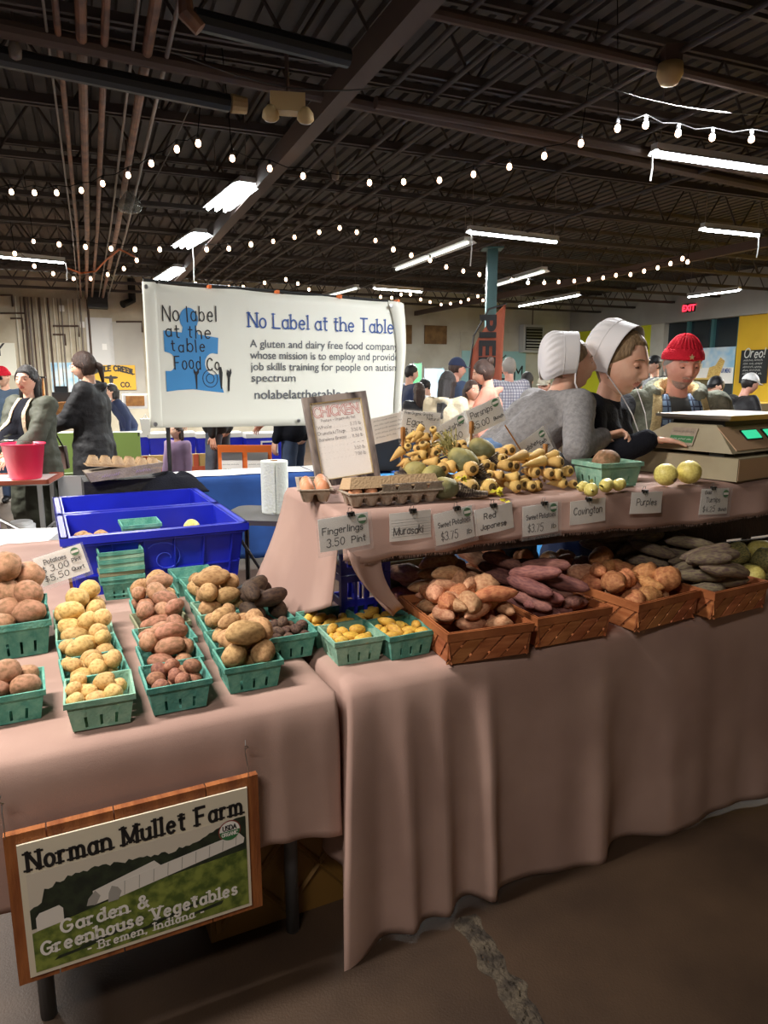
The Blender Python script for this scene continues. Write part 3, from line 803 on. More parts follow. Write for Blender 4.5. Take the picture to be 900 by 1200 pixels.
across('cable', (560, 40), (900, 135), 3.3, .004, 'white_cable', 'pale thin cable sagging across the ceiling at upper right', 'cable', .10)
across('cable', (200, 60), (470, 100), 3.3, .004, 'white_cable', 'pale thin cable across the ceiling over emergency light', 'cable', .1)
across('cable', (225, 120), (150, 250), 3.4, .004, 'white_cable', 'thin pale cable crossing the rusty ceiling pipes', 'cable', .1)
for i, (x, z) in enumerate(((560, 3.42), (640, 3.44), (700, 3.44), (770, 3.44), (900, 3.42), (1100, 3.44), (1400, 3.4))):
    along_b('ceiling_conduit', x, 'joist', .018, z, 'dark conduit along the deck above the right hand string lights', 'conduit', 'dark conduits over the right aisle')

# emergency light: beige box with two lamp heads
p = onz(337, 122, 3.12)
em = thing('emergency_light', p, 'beige twin head emergency light hung on the near ceiling steel', 'lamp', rz=R(10))
MB().box((0, 0, 0), (.2, .1, .1)).build('housing', M['beige'], em)
for s in (-1, 1):
    hd = MB().lathe([(.02, .03), (.045, .0), (.05, -.035), (.04, -.045)], 16).build('lamp_head', M['beige'], em, loc=(s * .1, -.05, -.06), rot=(R(40), 0, 0), smooth=True)
    MB().lathe([(.036, -.05), (.038, -.046)], 16).build('lens', M['white_pl'], hd)
MB().tube([(0, 0, .05), (0, 0, .35)], .012).build('bracket', M['girder'], em)
p = onz(785, 88, 3.3)
dm = thing('dome_detector', p, 'beige dome detector hung from the upper right steel', 'detector')
MB().lathe([(.07, .06), (.075, 0), (.05, -.05), (.02, -.06)], 16).build('dome', M['beige'], dm, smooth=True)
MB().box((0, 0, .1), (.1, .1, .1)).build('mount', M['girder'], dm)
p = onz(152, 240, 3.25)
dm = thing('pendant_lamp', p, 'unlit grey glass pendant lamp among the left ceiling pipes', 'lamp')
MB().lathe([(.03, .12), (.11, .02), (.12, -.02), (.1, -.06), (.03, -.08)], 18).build('glass_shade', mat('smoky_glass', s2l(120, 124, 120), .2, alpha=.5), dm, smooth=True)
MB().tube([(0, 0, .12), (0, 0, .6)], .01).build('cord', M['girder'], dm)
for i, (x, y) in enumerate(((393, 207), (18, 63))):
    dm = thing('camera_dome' if i == 0 else 'sprinkler_head', onz(x, y, 3.3), ['small grey dome beside a string light bulb under joists', 'small pale sprinkler head on the top left steel'][i], 'detector')
    MB().lathe([(.02, .08), (.035, .02), (.03, -.02), (.01, -.03)], 12).build('dome', M['conduit'], dm, smooth=True)
    MB().tube([(0, 0, .06), (0, 0, ZD - 3.3)], .008).build('stem', M['conduit'], dm)

# fluorescent battens: housing, tubes, chains
def batten(e0, e1, label, lit=True, z=3.3, wide=.12, tubes=1, chain=True, group=None, minlen=None):
    p, q = onz(*e0, z), onz(*e1, z)
    c = (p + q) / 2; L_ = (q - p).length
    ang = math.atan2((q - p).y, (q - p).x)
    o = thing('fluorescent_light', c, label, 'light', group, rz=ang)
    mb = MB(); mb.box((0, 0, .05), (L_, wide * .5, .05)); mb.add([(-L_ / 2, -wide / 2, .0), (L_ / 2, -wide / 2, .0), (L_ / 2, -wide * .25, .03), (-L_ / 2, -wide * .25, .03)], [(0, 1, 2, 3)])
    mb.add([(-L_ / 2, wide / 2, .0), (L_ / 2, wide / 2, .0), (L_ / 2, wide * .25, .03), (-L_ / 2, wide * .25, .03)], [(3, 2, 1, 0)])
    mb.build('housing', M['lamp_white'], o)
    for k in range(tubes):
        y = (k - (tubes - 1) / 2) * wide * .3
        MB().tube([(-L_ / 2 + .02, y, .0), (L_ / 2 - .02, y, .0)], .019, 10).build('tube', M['tube'] if lit else M['tube_dim'], o)
    if chain:
        for s in (-1, 1):
            MB().tube([(s * L_ * .46, 0, .07), (s * L_ * .46, 0, ZD - z)], .006, 5).build('chain', M['conduit'], o)
    return o
batten((766, 180), (925, 203), 'bright batten light at the right picture edge', wide=.14, tubes=2)
batten((549, 272), (653, 284), 'bright batten light left of the teal post top', wide=.14)
batten((823, 269), (890, 276), 'short bright batten light above the red hat man', wide=.14)
batten((438, 338), (495, 342), 'bright batten light just over the top right banner corner', wide=.14)
batten((-60, 295), (76, 308), 'bright batten light cut by the left picture edge', wide=.12)
batten((253, 246), (291, 217), 'wide twin tube light nearest over the banner', wide=.3, tubes=3)
batten((212, 290), (236, 275), 'wide twin tube light, middle one of the row over the banner', wide=.3, tubes=3)
batten((186, 330), (210, 315), 'wide twin tube light, farthest of row at the banner top', wide=.3, tubes=3)
batten((464, 316), (549, 284), 'dim batten light with beige reflector beside the bright one', lit=False, wide=.26, tubes=1)
batten((569, 338), (638, 318), 'unlit batten with beige reflector beside the teal post', lit=False, wide=.22, tubes=1)
batten((608, 359), (678, 346), 'bright batten light right of the teal post near the wall', wide=.14)
batten((806, 348), (867, 340), 'bright batten light close to the grey bulkhead', wide=.14)
batten((380, 348), (418, 338), 'unlit wooden brown batten above the banner top', lit=False, wide=.2, tubes=1)
def drop_cord(x, y0, y1, z, label):
    p = onz(x, y0, z); d = ony(x, y1, p.y)
    tag(MB().tube([p, Vector((p.x + .01, p.y, (p.z + d.z) / 2)), Vector((p.x, p.y, d.z))], .008, 6).build('pull_cord', M['white_pl']), label, 'cord')
drop_cord(77, 308, 328, 3.3, 'white cord hanging from the left edge batten light')
drop_cord(764, 181, 212, 3.3, 'white cord hanging from the right edge batten light')
drop_cord(889, 277, 302, 3.3, 'white cord hanging from the light over the red hat man')
drop_cord(552, 272.4, 312, 3.3, 'white cord hanging between the bright and the dim batten')
drop_cord(225, 283, 330, 3.3, 'pale cord hanging from the middle light over the banner')

# string lights: every bulb is a part on its cable
STR = [
 ('nearest string of warm bulbs, dipping across the left ceiling', [(-20, 222), (13, 221), (40, 222), (66, 222), (95, 219), (120, 211), (150, 201), (177, 187), (207, 170), (232, 163)], 3.2),
 ('string of warm bulbs running from the near left to the right ceiling', [(272, 181), (316, 193), (355, 202), (433, 210), (473, 209), (515, 207), (555, 200), (597, 191), (638, 178), (681, 163)], 3.2),
 ('string of warm bulbs over the right edge batten light', [(724, 145), (757, 141), (795, 151), (835, 156), (881, 158), (925, 156)], 3.2),
 ('second string of warm bulbs across the left of the hall', [(39, 280), (69, 283), (100, 286), (130, 288), (158, 289), (187, 289), (242, 289), (268, 288), (294, 283), (320, 280), (345, 275), (374, 269), (398, 264), (418, 269), (440, 279)], 3.2),
 ('string of warm bulbs looping above the left back wall', [(17, 294), (40, 309), (62, 318), (86, 324), (106, 324), (126, 319), (145, 312), (160, 302)], 3.2),
 ('short string of warm bulbs just above the banner', [(229, 330), (246, 333), (268, 334), (285, 334), (310, 329), (335, 325), (349, 330), (362, 337)], 3.2),
 ('long sagging string of warm bulbs over the right aisle', [(461, 289), (482, 296), (504, 302), (523, 310), (543, 315), (562, 319), (581, 323), (600, 326), (619, 329), (638, 329), (655, 328), (673, 327), (690, 325), (707, 323), (722, 320), (739, 319), (755, 315), (771, 311), (786, 306), (800, 300), (806, 304)], 3.2),
 ('farthest string of warm bulbs behind the banner corner', [(446, 346), (459, 347), (470, 343), (481, 343), (493, 349), (504, 352), (517, 355), (528, 354), (540, 352), (549, 349), (560, 345), (566, 350)], 3.2)]
bmesh_bulb = MB().lathe([(.004, .0), (.018, -.012), (.024, -.034), (.02, -.052), (.006, -.062)], 10).mesh('bulb', M['bulb'], True)
sock = MB().lathe([(.012, .03), (.013, -.004)], 8).mesh('socket', M['black'], True)
for label, P, z in STR:
    w = [onz(x, y, z) for x, y in P]
    o = thing('string_light', w[0], label, 'string light')
    pts = []
    for i, p in enumerate(w):
        q = p - w[0]
        pts.append(q + Vector((0, 0, .035)))
        if i + 1 < len(w):
            pts.append((q + (w[i + 1] - w[0])) / 2 + Vector((0, 0, .01)))
        sc = .85 if p.y < 9 else 1.05
        b = link('bulb', bmesh_bulb, o, q); b.scale = (sc,) * 3
        link('socket', sock, o, q + Vector((0, 0, 0)))
    pts = [(w[0] - w[0]) + Vector((-.05, 0, ZD - z))] + pts + [pts[-1] + Vector((.1, .05, ZD - z))]
    MB().tube(pts, .0035, 5).build('cable', M['cable_black'], o)

# the teal post
p = onz(573, 520, 0) if False else ony(573, 440, 11.0)
po = MB(); po.box((p.x, p.y, ZJ / 2), (.15, .15, ZJ)); po.box((p.x, p.y, .02), (.3, .3, .04)); po.box((p.x, p.y, ZJ - .01), (.3, .3, .02))
struct(po.build('column', M['teal_post']))

for i, (x0, x1, y) in enumerate(((0, 14, 346), (0, 30, 367), (12, 26, 373), (62, 92, 382), (62, 76, 392), (136, 166, 377))):
    p, q = onback(x0, y), onback(x1, y)
    tag(MB().tube([p, q, q - Vector((0, 0, .25))], .025, 6).build('wall_conduit', M['girder']), 'short horizontal conduit with a drop on the back wall', 'conduit', 'horizontal conduits on the back wall')

# ================================================================== TABLES AND CLOTHS
ZT = .735
def tpt(U, V, Z): return tw(U, V, Z)
def folding_table(name, label, u0, u1, v0, v1, z, legs):
    o = thing(name, tw((u0 + u1) / 2, (v0 + v1) / 2), label, 'table', rz=TA)
    MB().box((0, 0, z - .025), (u1 - u0, v1 - v0, .04)).build('tabletop', M['white_pl'], o)
    du, dv = (u1 - u0) / 2, (v1 - v0) / 2
    for (su, sv) in ((-1, -1), (1, -1), (-1, 1), (1, 1)):
        x, y = su * (du - legs), sv * (dv - .05)
        MB().tube([(x - su * .22, y, z - .06), (x - su * .17, y, z - .22), (x - su * .10, y, z - .31), (x - su * .03, y, z - .36), (x, y, z - .42), (x, y, .0)], .019, 12).build('leg', M['leg_grey'], o, smooth=True)
    return o
folding_table('folding_table', 'folding table with bent grey tube legs under the potato cloth', -.88, -.05, .03, 2.2, ZT, .10)
folding_table('folding_table', 'folding table under the long pink cloth, sweet potato side', .02, 2.9, .02, .68, ZT, .14)

def cloth_mesh(u0, u1, v0, v1, z, hem, amp, folds, nu, nd, left=None, right=None, corner=0.0, hemf=None, seed=1, flare=0.0):
    """top sheet, front drape over a soft edge, side drapes"""
    mb = MB()
    nt = 26
    def top(s, t):
        U, V = u0 + (u1 - u0) * s, v1 + (v0 - v1) * t
        zz = z + .004 * noise.noise(Vector((U * 4, V * 4, seed))) + .003 * noise.noise(Vector((U * 14, V * 10, seed)))
        e = min((V - v0) / .035, (U - u0) / .035, (u1 - U) / .035, 1)
        zz -= .008 * (1 - max(e, 0)) ** 2
        return tw(U, V, zz)
    mb.grid(nu, nt, top)
    def foldat(U):
        f = 0
        for k, (c, w, a) in enumerate(folds):
            f += a * math.exp(-((U - c) / w) ** 2)
        return f + .25 * amp * math.sin(U * 17 + 1.3 * seed) + .15 * amp * math.sin(U * 41 + seed)
    def front(s, t):
        if t == 0: return top(s, 1)
        U = u0 + (u1 - u0) * s
        h = hemf(U) if hemf else hem
        zz = (z - .008) + (h - z) * t
        g = t ** .8
        V = v0 - .018 * (1 - math.exp(-t * 12)) - g * (amp * .6 + flare + foldat(U))
        V -= .01 * noise.noise(Vector((U * 6, zz * 5, seed))) * g
        du = corner * g * math.exp(-((U - u0) / .05) ** 2)
        return tw(U - du, V - abs(du) * .9, zz)
    mb.grid(nu, nd, front)
    for side, U in ((left, u0), (right, u1)):
        if side is None: continue
        sg = -1 if U == u0 else 1
        def sd(s, t, U=U, sg=sg, side=side):
            if t == 0: return top(0 if sg < 0 else 1, 1 - s)
            V = v0 + (v1 - v0) * s
            zz = (z - .008) + (side - z) * t
            off = sg * (.006 + t ** .8 * (.012 + .012 * math.sin(V * 24 + seed)) * min(1, s * 8))
            if s < 1e-6:
                p = front(0 if sg < 0 else 1, t); return p
            return tw(U + off, V - (.0 if s else 0), zz)
        mb.grid(nt, nd, sd)
    me = mb.mesh('tablecloth', M['cloth'], True)
    return bake(me, [('SOLIDIFY', dict(thickness=.003, offset=1))], 'tablecloth')
cl = link('tablecloth', cloth_mesh(-.9, -.045, 0, 2.25, ZT + .006, .36, .012, [(-.30, .05, .012), (-.2, .03, .012), (-.08, .04, .015)], 110, 20, left=.4, right=.42,
     hemf=lambda U: .385 - .04 * max(0, (U + .4) / .35) - .012 * math.sin(U * 9), seed=2))
tag(cl, 'dusty pink cloth hanging short over the potato table', 'tablecloth')
def hemr(U):
    return .012 + .008 * math.sin(U * 5) * (1 if U > .2 else U / .2) - .03 * math.exp(-((U) / .04) ** 2)
cl = link('tablecloth', cloth_mesh(-.005, 3.0, 0, .70, ZT + .006, .03, .02,
     [(.07, .03, -.02), (.15, .03, .035), (.27, .03, .03), (.36, .05, -.03), (.42, .03, .045), (.52, .08, -.025), (.85, .06, .03), (1.0, .1, -.05), (1.2, .2, .02), (1.7, .1, .04)],
     260, 30, left=.2, corner=.07, hemf=hemr, seed=5, flare=.03))
tag(cl, 'long dusty pink cloth falling to the floor under sweet potato baskets', 'tablecloth')
# frayed threads along the hem of the long cloth
ZC = ZT + .010     # top of the cloth

# mustard plastic crate under the potato table
yc = thing('plastic_crate', tw(-.15, .31), 'mustard plastic crate with cross ribs stored under the potato table', 'crate', rz=TA)
mb = MB(); mb.box((0, 0, .22), (.44, .36, .3)); mb.box((0, 0, .38), (.47, .39, .03)); mb.build('body', M['yellow_crate'], yc, loc=(0, 0, -.07))
for k in range(2):
    for (a0, a1) in (((-.2, .03), (.0, .27)), ((.0, .03), (-.2, .27))):
        mb = MB(); x = k * .2 if True else 0
        mb.tube([(a0[0] + x, -.185, a0[1]), (a1[0] + x, -.185, a1[1])], .008, 4); mb.build('rib', M['yellow_crate'], yc)
for k in range(3):
    MB().box((-.2 + .2 * k, -.185, .16), (.014, .014, .26)).build('rib', M['yellow_crate'], yc)
bc = thing('storage_tote', tw(1.55, .33), 'blue plastic tote low on the floor behind the long cloth', 'tote', rz=TA)
mb = MB(); mb.box((0, 0, .13), (.6, .4, .26), taper=.9); mb.build('body', M['crate'], bc)
MB().box((0, 0, .265), (.64, .44, .02)).build('rim', M['crate'], bc)

# ------------------------------------------------------------------ generic sign placement
def hit(x, y, P0, n):
    d = ony(x, y, 1.0) - Vector((0, 0, EYE))
    k = (P0 - Vector((0, 0, EYE))).dot(n) / d.dot(n)
    return Vector((0, 0, EYE)) + d * k
def frame_on(tl, tr, bl, P0, n):
    a, b, c = hit(*tl, P0, n), hit(*tr, P0, n), hit(*bl, P0, n)
    ex = (b - a).normalized()
    ey = -n.normalized() if n.y < 0 else n.normalized()
    ez = ex.cross(ey).normalized()
    if ez.z < 0: ez = -ez
    w = (b - a).length
    h = abs((a - c).dot(ez))
    org = a - ez * h
    ey = ez.cross(ex)
    Mx = Matrix((ex, ey, ez)).transposed().to_4x4()
    Mx.translation = org
    return Mx, w, h
SN = Vector((TU[1], -TU[0], 0))              # front of the stall, facing the aisle
def logo(parent, x, z, r, y):
    o = MB().lathe([(r, 0), (r, .0006)], 20).build('organic_seal', M['green_logo'], parent, loc=(x, y, z), rot=(R(90), 0, 0))
    mb = MB(); mb.box((0, .45 * r * 0, .0009), (r * 1.7, r * .6, .0004)); mb.build('seal_band', M['paper'], o)
    return o
def price_sign(label, tl, tr, bl, P0, n, lines, sleeve=True, clip=False, seal=None, group=None, ink='ink', stake=None, name='price_sign', lined=False, tilt=0):
    Mx, w, h = frame_on(tl, tr, bl, P0, n)
    o = thing(name, Mx.translation, label, 'sign', group)
    o.rotation_euler = Mx.to_euler()
    mb = MB()
    def pap(s, t): return (w * s, -.003 * math.sin(math.pi * s) * 1.0 - .002 * math.sin(2.5 * t + s * 3), h * t)
    mb.grid(8, 6, pap)
    me = bake(mb.mesh('paper', M['paper']), [('SOLIDIFY', dict(thickness=.0008, offset=0))], 'paper')
    link('paper', me, o)
    if sleeve:
        MB().box((w / 2, -.0062, h / 2 - .004), (w + .016, .0006, h + .018)).build('clear_sleeve', M['sleeve'], o)
    mb = MB()
    for (s, fx, fz, fh, fw, kw) in lines:
        if s[0] == '~':
            scribble(mb, fx * w, fz * h, fw * w, fh * h, .0011, -.0056, seed=ord(s[1])); continue
        kw = dict(dict(jit=.1, slant=.08, rise=0.0), **kw)
        lettering(mb, s, fx * w, fz * h, fh * h, kw.pop('wt', .0028), -.0056, fit=fw * w, **kw)
    if lined:
        for k in range(7): mb.box((w / 2, -.0052, h * (.15 + .1 * k)), (w * .94, .0002, .0006))
    mb.build('handwriting', M[ink], o)
    if seal: logo(o, seal[0] * w, seal[1] * h, seal[2] * w, -.0058)
    if clip:
        cx = clip if isinstance(clip, float) else .5
        mb = MB(); mb.box((w * cx, -.003, h + .002), (.02, .012, .012)); c = mb.build('binder_clip', M['clip'], o)
        MB().tube([(w * cx - .006, -.010, h + .004), (w * cx - .005, -.012, h - .012), (w * cx + .005, -.012, h - .012), (w * cx + .006, -.010, h + .004)], .0009, 6).build('wire_handle', M['steel'], c)
        MB().tube([(w * cx - .006, .004, h + .006), (w * cx - .004, .0, h + .02), (w * cx + .004, .0, h + .02), (w * cx + .006, .004, h + .006)], .0009, 6).build('wire_handle', M['steel'], c)
    return o, Mx, w, h

# ================================================================== FARM SIGN (boards + print)
P0 = tw(0, -.07, .5)
Mx, w, h = frame_on((2, 983), (303, 908), (20, 1158), P0, SN)
fs = thing('farm_sign', Mx.translation, 'farm sign printed with greenhouse scene on pine boards, hung on cloth', 'sign')
fs.rotation_euler = Mx.to_euler()
bw_ = [0, .152, .40, .77, 1.0]
for k in range(4):
    MB().box((w * (bw_[k] + bw_[k + 1]) / 2, .012, h / 2), (w * (bw_[k + 1] - bw_[k]) - .003, .018, h), ).build('board', M['board'], fs)
MB().box((w / 2, .026, h * .8), (w * .96, .01, .03)).build('batten', M['board'], fs)
x0, x1, z0, z1 = w * .045, w * .945, h * .045, h * .935
pw, ph = x1 - x0, z1 - z0
pr = MB().box(((x0 + x1) / 2, -.0005, (z0 + z1) / 2), (pw, .005, ph)).build('print_panel', M['sign_cream'], fs)
pr['label'] = 'cream printed panel with green border picture'
yf = -.0034
def pp(pts, m, name, dy):
    MB().poly([(x0 + p[0] * pw, z0 + p[1] * ph) for p in pts], .0003, X=Matrix.Translation((0, yf - dy, 0))).build(name, M[m], pr)
bx0, bx1 = .025, .985
pp([(bx0, .03), (bx1, .03), (bx1, .775), (bx0, .775)], 'sky_pale', 'sky', 0)
rt = random.Random(3)
tre = [(bx0, .36)]
for k in range(61):
    s = k / 60
    base = .60 + .15 * s + .05 * math.sin(s * 7) - (.09 if s < .06 else 0)
    tre.append((bx0 + (bx1 - bx0) * s, min(.775, base + rt.uniform(-.012, .02))))
tre.append((bx1, .36))
pp(tre, 'tree_print', 'treeline', .0004)
pp([(bx0, .03), (bx1, .03), (bx1, .50), (.6, .46), (.3, .40), (bx0, .33)], 'green_print', 'field', .0008)
pp([(.28, .41), (.56, .47), (.60, .53), (.55, .62), (.28, .52)], 'house_print', 'greenhouse', .0012)
pp([(.25, .42), (.29, .41), (.31, .47), (.29, .52), (.26, .47)], 'house_shade', 'greenhouse_end', .0015)
pp([(.37, .41), (.97, .56), (.975, .60), (.95, .65), (.85, .63), (.39, .53), (.36, .48)], 'house_print', 'greenhouse', .0016)
pp([(.34, .40), (.385, .40), (.40, .46), (.385, .50), (.36, .52), (.345, .47)], 'house_shade', 'greenhouse_end', .0019)
pp([(.045, .34), (.155, .36), (.155, .46), (.14, .49), (.06, .47), (.045, .44)], 'house_print', 'shed', .0014)
for k in range(9):
    s = k / 8
    pp([(.38 + .06 * s * 9 * .9 / .9 * .105 * 9 if False else .41 + .065 * k, .425 + .0165 * k), (.413 + .065 * k, .425 + .0165 * k), (.418 + .065 * k, .53 + .0135 * k), (.415 + .065 * k, .53 + .0135 * k)], 'house_shade', 'hoop', .0019)
for k in range(7):
    pp([(.1 + .1 * k, .08 + .03 * (k % 3)), (.25 + .1 * k, .10 + .03 * (k % 3)), (.32 + .09 * k, .13 + .03 * (k % 3)), (.12 + .1 * k, .105 + .03 * (k % 3))], 'tree_print', 'crop_row', .001)
mb = MB(); lettering(mb, 'Norman Mullet Farm', x0 + .035 * pw, z0 + .80 * ph, .138 * ph, .0076, -.0045, gap=.36, serif=.0072, fit=.93 * pw); mb.build('title_lettering', M['ink'], pr)
mb = MB()
lettering(mb, 'Garden &', x0 + .14 * pw, z0 + .275 * ph, .095 * ph, .0062, -.0062, gap=.34, serif=.007, fit=.37 * pw)
lettering(mb, 'Greenhouse Vegetables', x0 + .055 * pw, z0 + .15 * ph, .095 * ph, .0062, -.0062, gap=.34, serif=.007, fit=.87 * pw)
lettering(mb, '- Bremen, Indiana -', x0 + .24 * pw, z0 + .065 * ph, .062 * ph, .0038, -.0062, gap=.4, serif=.0045, fit=.52 * pw)
mb.build('lower_lettering', M['paper'], pr)
sl = MB().lathe([(.027, 0), (.027, .0006)], 28).build('organic_seal', mat('seal_brown', s2l(140, 62, 52), .6), pr, loc=(x0 + .905 * pw, -.0046, z0 + .69 * ph), rot=(R(90), 0, 0))
pr2 = MB(); pr2.lathe([(.0245, .0007), (.0245, .0011)], 28); pr2.build('seal_disc', M['paper'], fs, loc=(x0 + .905 * pw, -.0046, z0 + .69 * ph), rot=(R(90), 0, 0))
MB().poly([(.0245 * math.cos(R(a)), .0245 * math.sin(R(a))) for a in range(180, 361, 12)], .0003).build('seal_half', M['green_logo'], fs, loc=(x0 + .905 * pw, -.0059, z0 + .69 * ph))
mb = MB(); lettering(mb, 'USDA', x0 + .905 * pw - .016, z0 + .69 * ph + .003, .012, .0026, -.0064, fit=.032); mb.build('seal_lettering', M['ink'], fs)
mb = MB(); lettering(mb, 'ORGANIC', x0 + .905 * pw - .019, z0 + .69 * ph - .012, .009, .002, -.0064, fit=.038); mb.build('seal_lettering', M['paper'], fs)
for i, (x, z) in enumerate(((w * .955, h), (w * .01, h))):
    p0 = Vector((x, .004, z - .006))
    o = MB().tube([p0, p0 + Vector((.001, -.002, .025)), p0 + Vector((-.001, .01, .055)), p0 + Vector((.0, .02, .075))], .0012, 6).build('hanging_wire', M['steel'], fs)
    MB().tube([p0 + Vector((.0, .01, .075)), p0 + Vector((.004, .0, .082)), p0 + Vector((-.004, -.004, .09)), p0 + Vector((.0, .012, .095))], .0016, 6).build('safety_pin', M['steel'], fs)

# ================================================================== QUART BASKETS
def quart_mesh(w=.146, hgt=.075, m='teal'):
    mb = MB()
    tw_, bw2 = w / 2, w / 2 * .84
    xs = [-1, -.62, -.5, -.38, -.30, -.06, .06, .30, .38, .5, .62, 1]
    xs = [-1, -.56, -.46, -.05, .05, .46, .56, 1]
    zs = [0, .08, .44, .9, 1]
    slots = {1, 3, 5}
    for q in range(4):
        X = Matrix.Rotation(q * math.pi / 2, 4, 'Z')
        vs = []
        for z in zs:
            hw = bw2 + (tw_ - bw2) * z
            for i, x in enumerate(xs):
                fl = .0018 if i in (2, 3, 4, 5) and .05 < z < .85 else 0
                vs.append((x * hw, -hw + fl, z * hgt))
        n = len(xs)
        fs = [(j * n + i, j * n + i + 1, (j + 1) * n + i + 1, (j + 1) * n + i) for j in range(len(zs) - 1) for i in range(n - 1) if not (j == 1 and i in slots)]
        mb.add(vs, fs, 0, X)
        t = 1.0
        vs = [(-tw_, -tw_, hgt), (tw_, -tw_, hgt), (tw_ + .004, -tw_ - .004, hgt), (-tw_ - .004, -tw_ - .004, hgt),
              (tw_ + .004, -tw_ - .004, hgt - .013), (-tw_ - .004, -tw_ - .004, hgt - .013)]
        mb.add(vs, [(0, 3, 2, 1), (3, 5, 4, 2)], 0, X)
    mb.add([(-bw2, -bw2, .001), (bw2, -bw2, .001), (bw2, bw2, .001), (-bw2, bw2, .001)], [(0, 1, 2, 3)])
    me = mb.mesh('berry_basket', M[m])
    return bake(me, [('SOLIDIFY', dict(thickness=.0022, offset=0))], 'berry_basket')
QM = {k: quart_mesh(m=k) for k in ('teal', 'pale_teal', 'pulp_brown')}

def noisy(kind, seed):
    """unit-size root: x is the long axis, surface within about 1 of the axis"""
    rnd = random.Random(seed)
    mb = MB()
    if kind == 'potato':
        ph = rnd.uniform(0, 50); eg = rnd.uniform(-.12, .12)
        def fn(q):
            k = 1 + .10 * noise.noise(q * 1.3 + Vector((ph, 0, 0))) + .035 * noise.noise(q * 4 + Vector((0, ph, 0)))
            g = 1 + eg * q.x
            return Vector((q.x * k, q.y * k * g, q.z * k * g))
        bm = bmesh.new(); bmesh.ops.create_icosphere(bm, subdivisions=3, radius=1)
        for v in bm.verts: v.co = fn(v.co.copy())
        me = bpy.data.meshes.new('potato'); 
        for f in bm.faces: f.smooth = True
        bm.to_mesh(me); bm.free(); return me
    if kind in ('sweet', 'long', 'round'):
        ph = rnd.uniform(0, 50); bend = rnd.uniform(-.35, .35) if kind != 'round' else rnd.uniform(-.1, .1)
        pk = rnd.uniform(-.3, .3); N = 15; pw_ = {'sweet': .75, 'long': .45, 'round': .8}[kind]
        pts, rs = [], []
        for i in range(N + 1):
            t = -1 + 2 * i / N
            s = max(0, 1 - abs((t - pk * .3 * (1 - abs(t)))) ** 2.2)
            r = max(.03, s ** pw_) if kind != 'round' else max(.04, (max(0, 1 - t * t)) ** .5)
            if kind == 'round' and t > .55: r = max(.05, r * (1 - (t - .55) * 1.5))
            r *= 1 + .13 * noise.noise(Vector((t * 3, ph, 0)))
            pts.append(Vector((t, bend * (1 - t * t) * 1.6 + .12 * noise.noise(Vector((t * 2, ph, 5))), .25 * noise.noise(Vector((t * 1.7, ph, 9))))))
            rs.append(r)
        n = 14; vs = []
        for i in range(N + 1):
            for k in range(n):
                a = 2 * math.pi * k / n
                rr = rs[i] * (1 + .08 * noise.noise(Vector((pts[i].x * 4, math.cos(a) * 1.5 + ph, math.sin(a) * 1.5))))
                vs.append((pts[i].x, pts[i].y + math.cos(a) * rr, pts[i].z + math.sin(a) * rr))
        fs = [(i * n + k, (i + 1) * n + k, (i + 1) * n + (k + 1) % n, i * n + (k + 1) % n) for i in range(N) for k in range(n)]
        fs += [tuple(range(n)), tuple(N * n + k for k in range(n))[::-1]]
        mb.add(vs, fs)
        return mb.mesh('sweet_potato', M['sp_tan'], True)
def variants(kind, m, name, n=5, seed=0):
    out = []
    for k in range(n):
        me = noisy(kind, seed + k * 17)
        me.name = name; me.materials.clear(); me.materials.append(M[m]); out.append(me)
    return out
VAR = {}
def var(kind, m, name, n=5):
    key = (kind, m)
    if key not in VAR: VAR[key] = variants(kind, m, name, n, seed=len(VAR) * 101)
    return VAR[key]

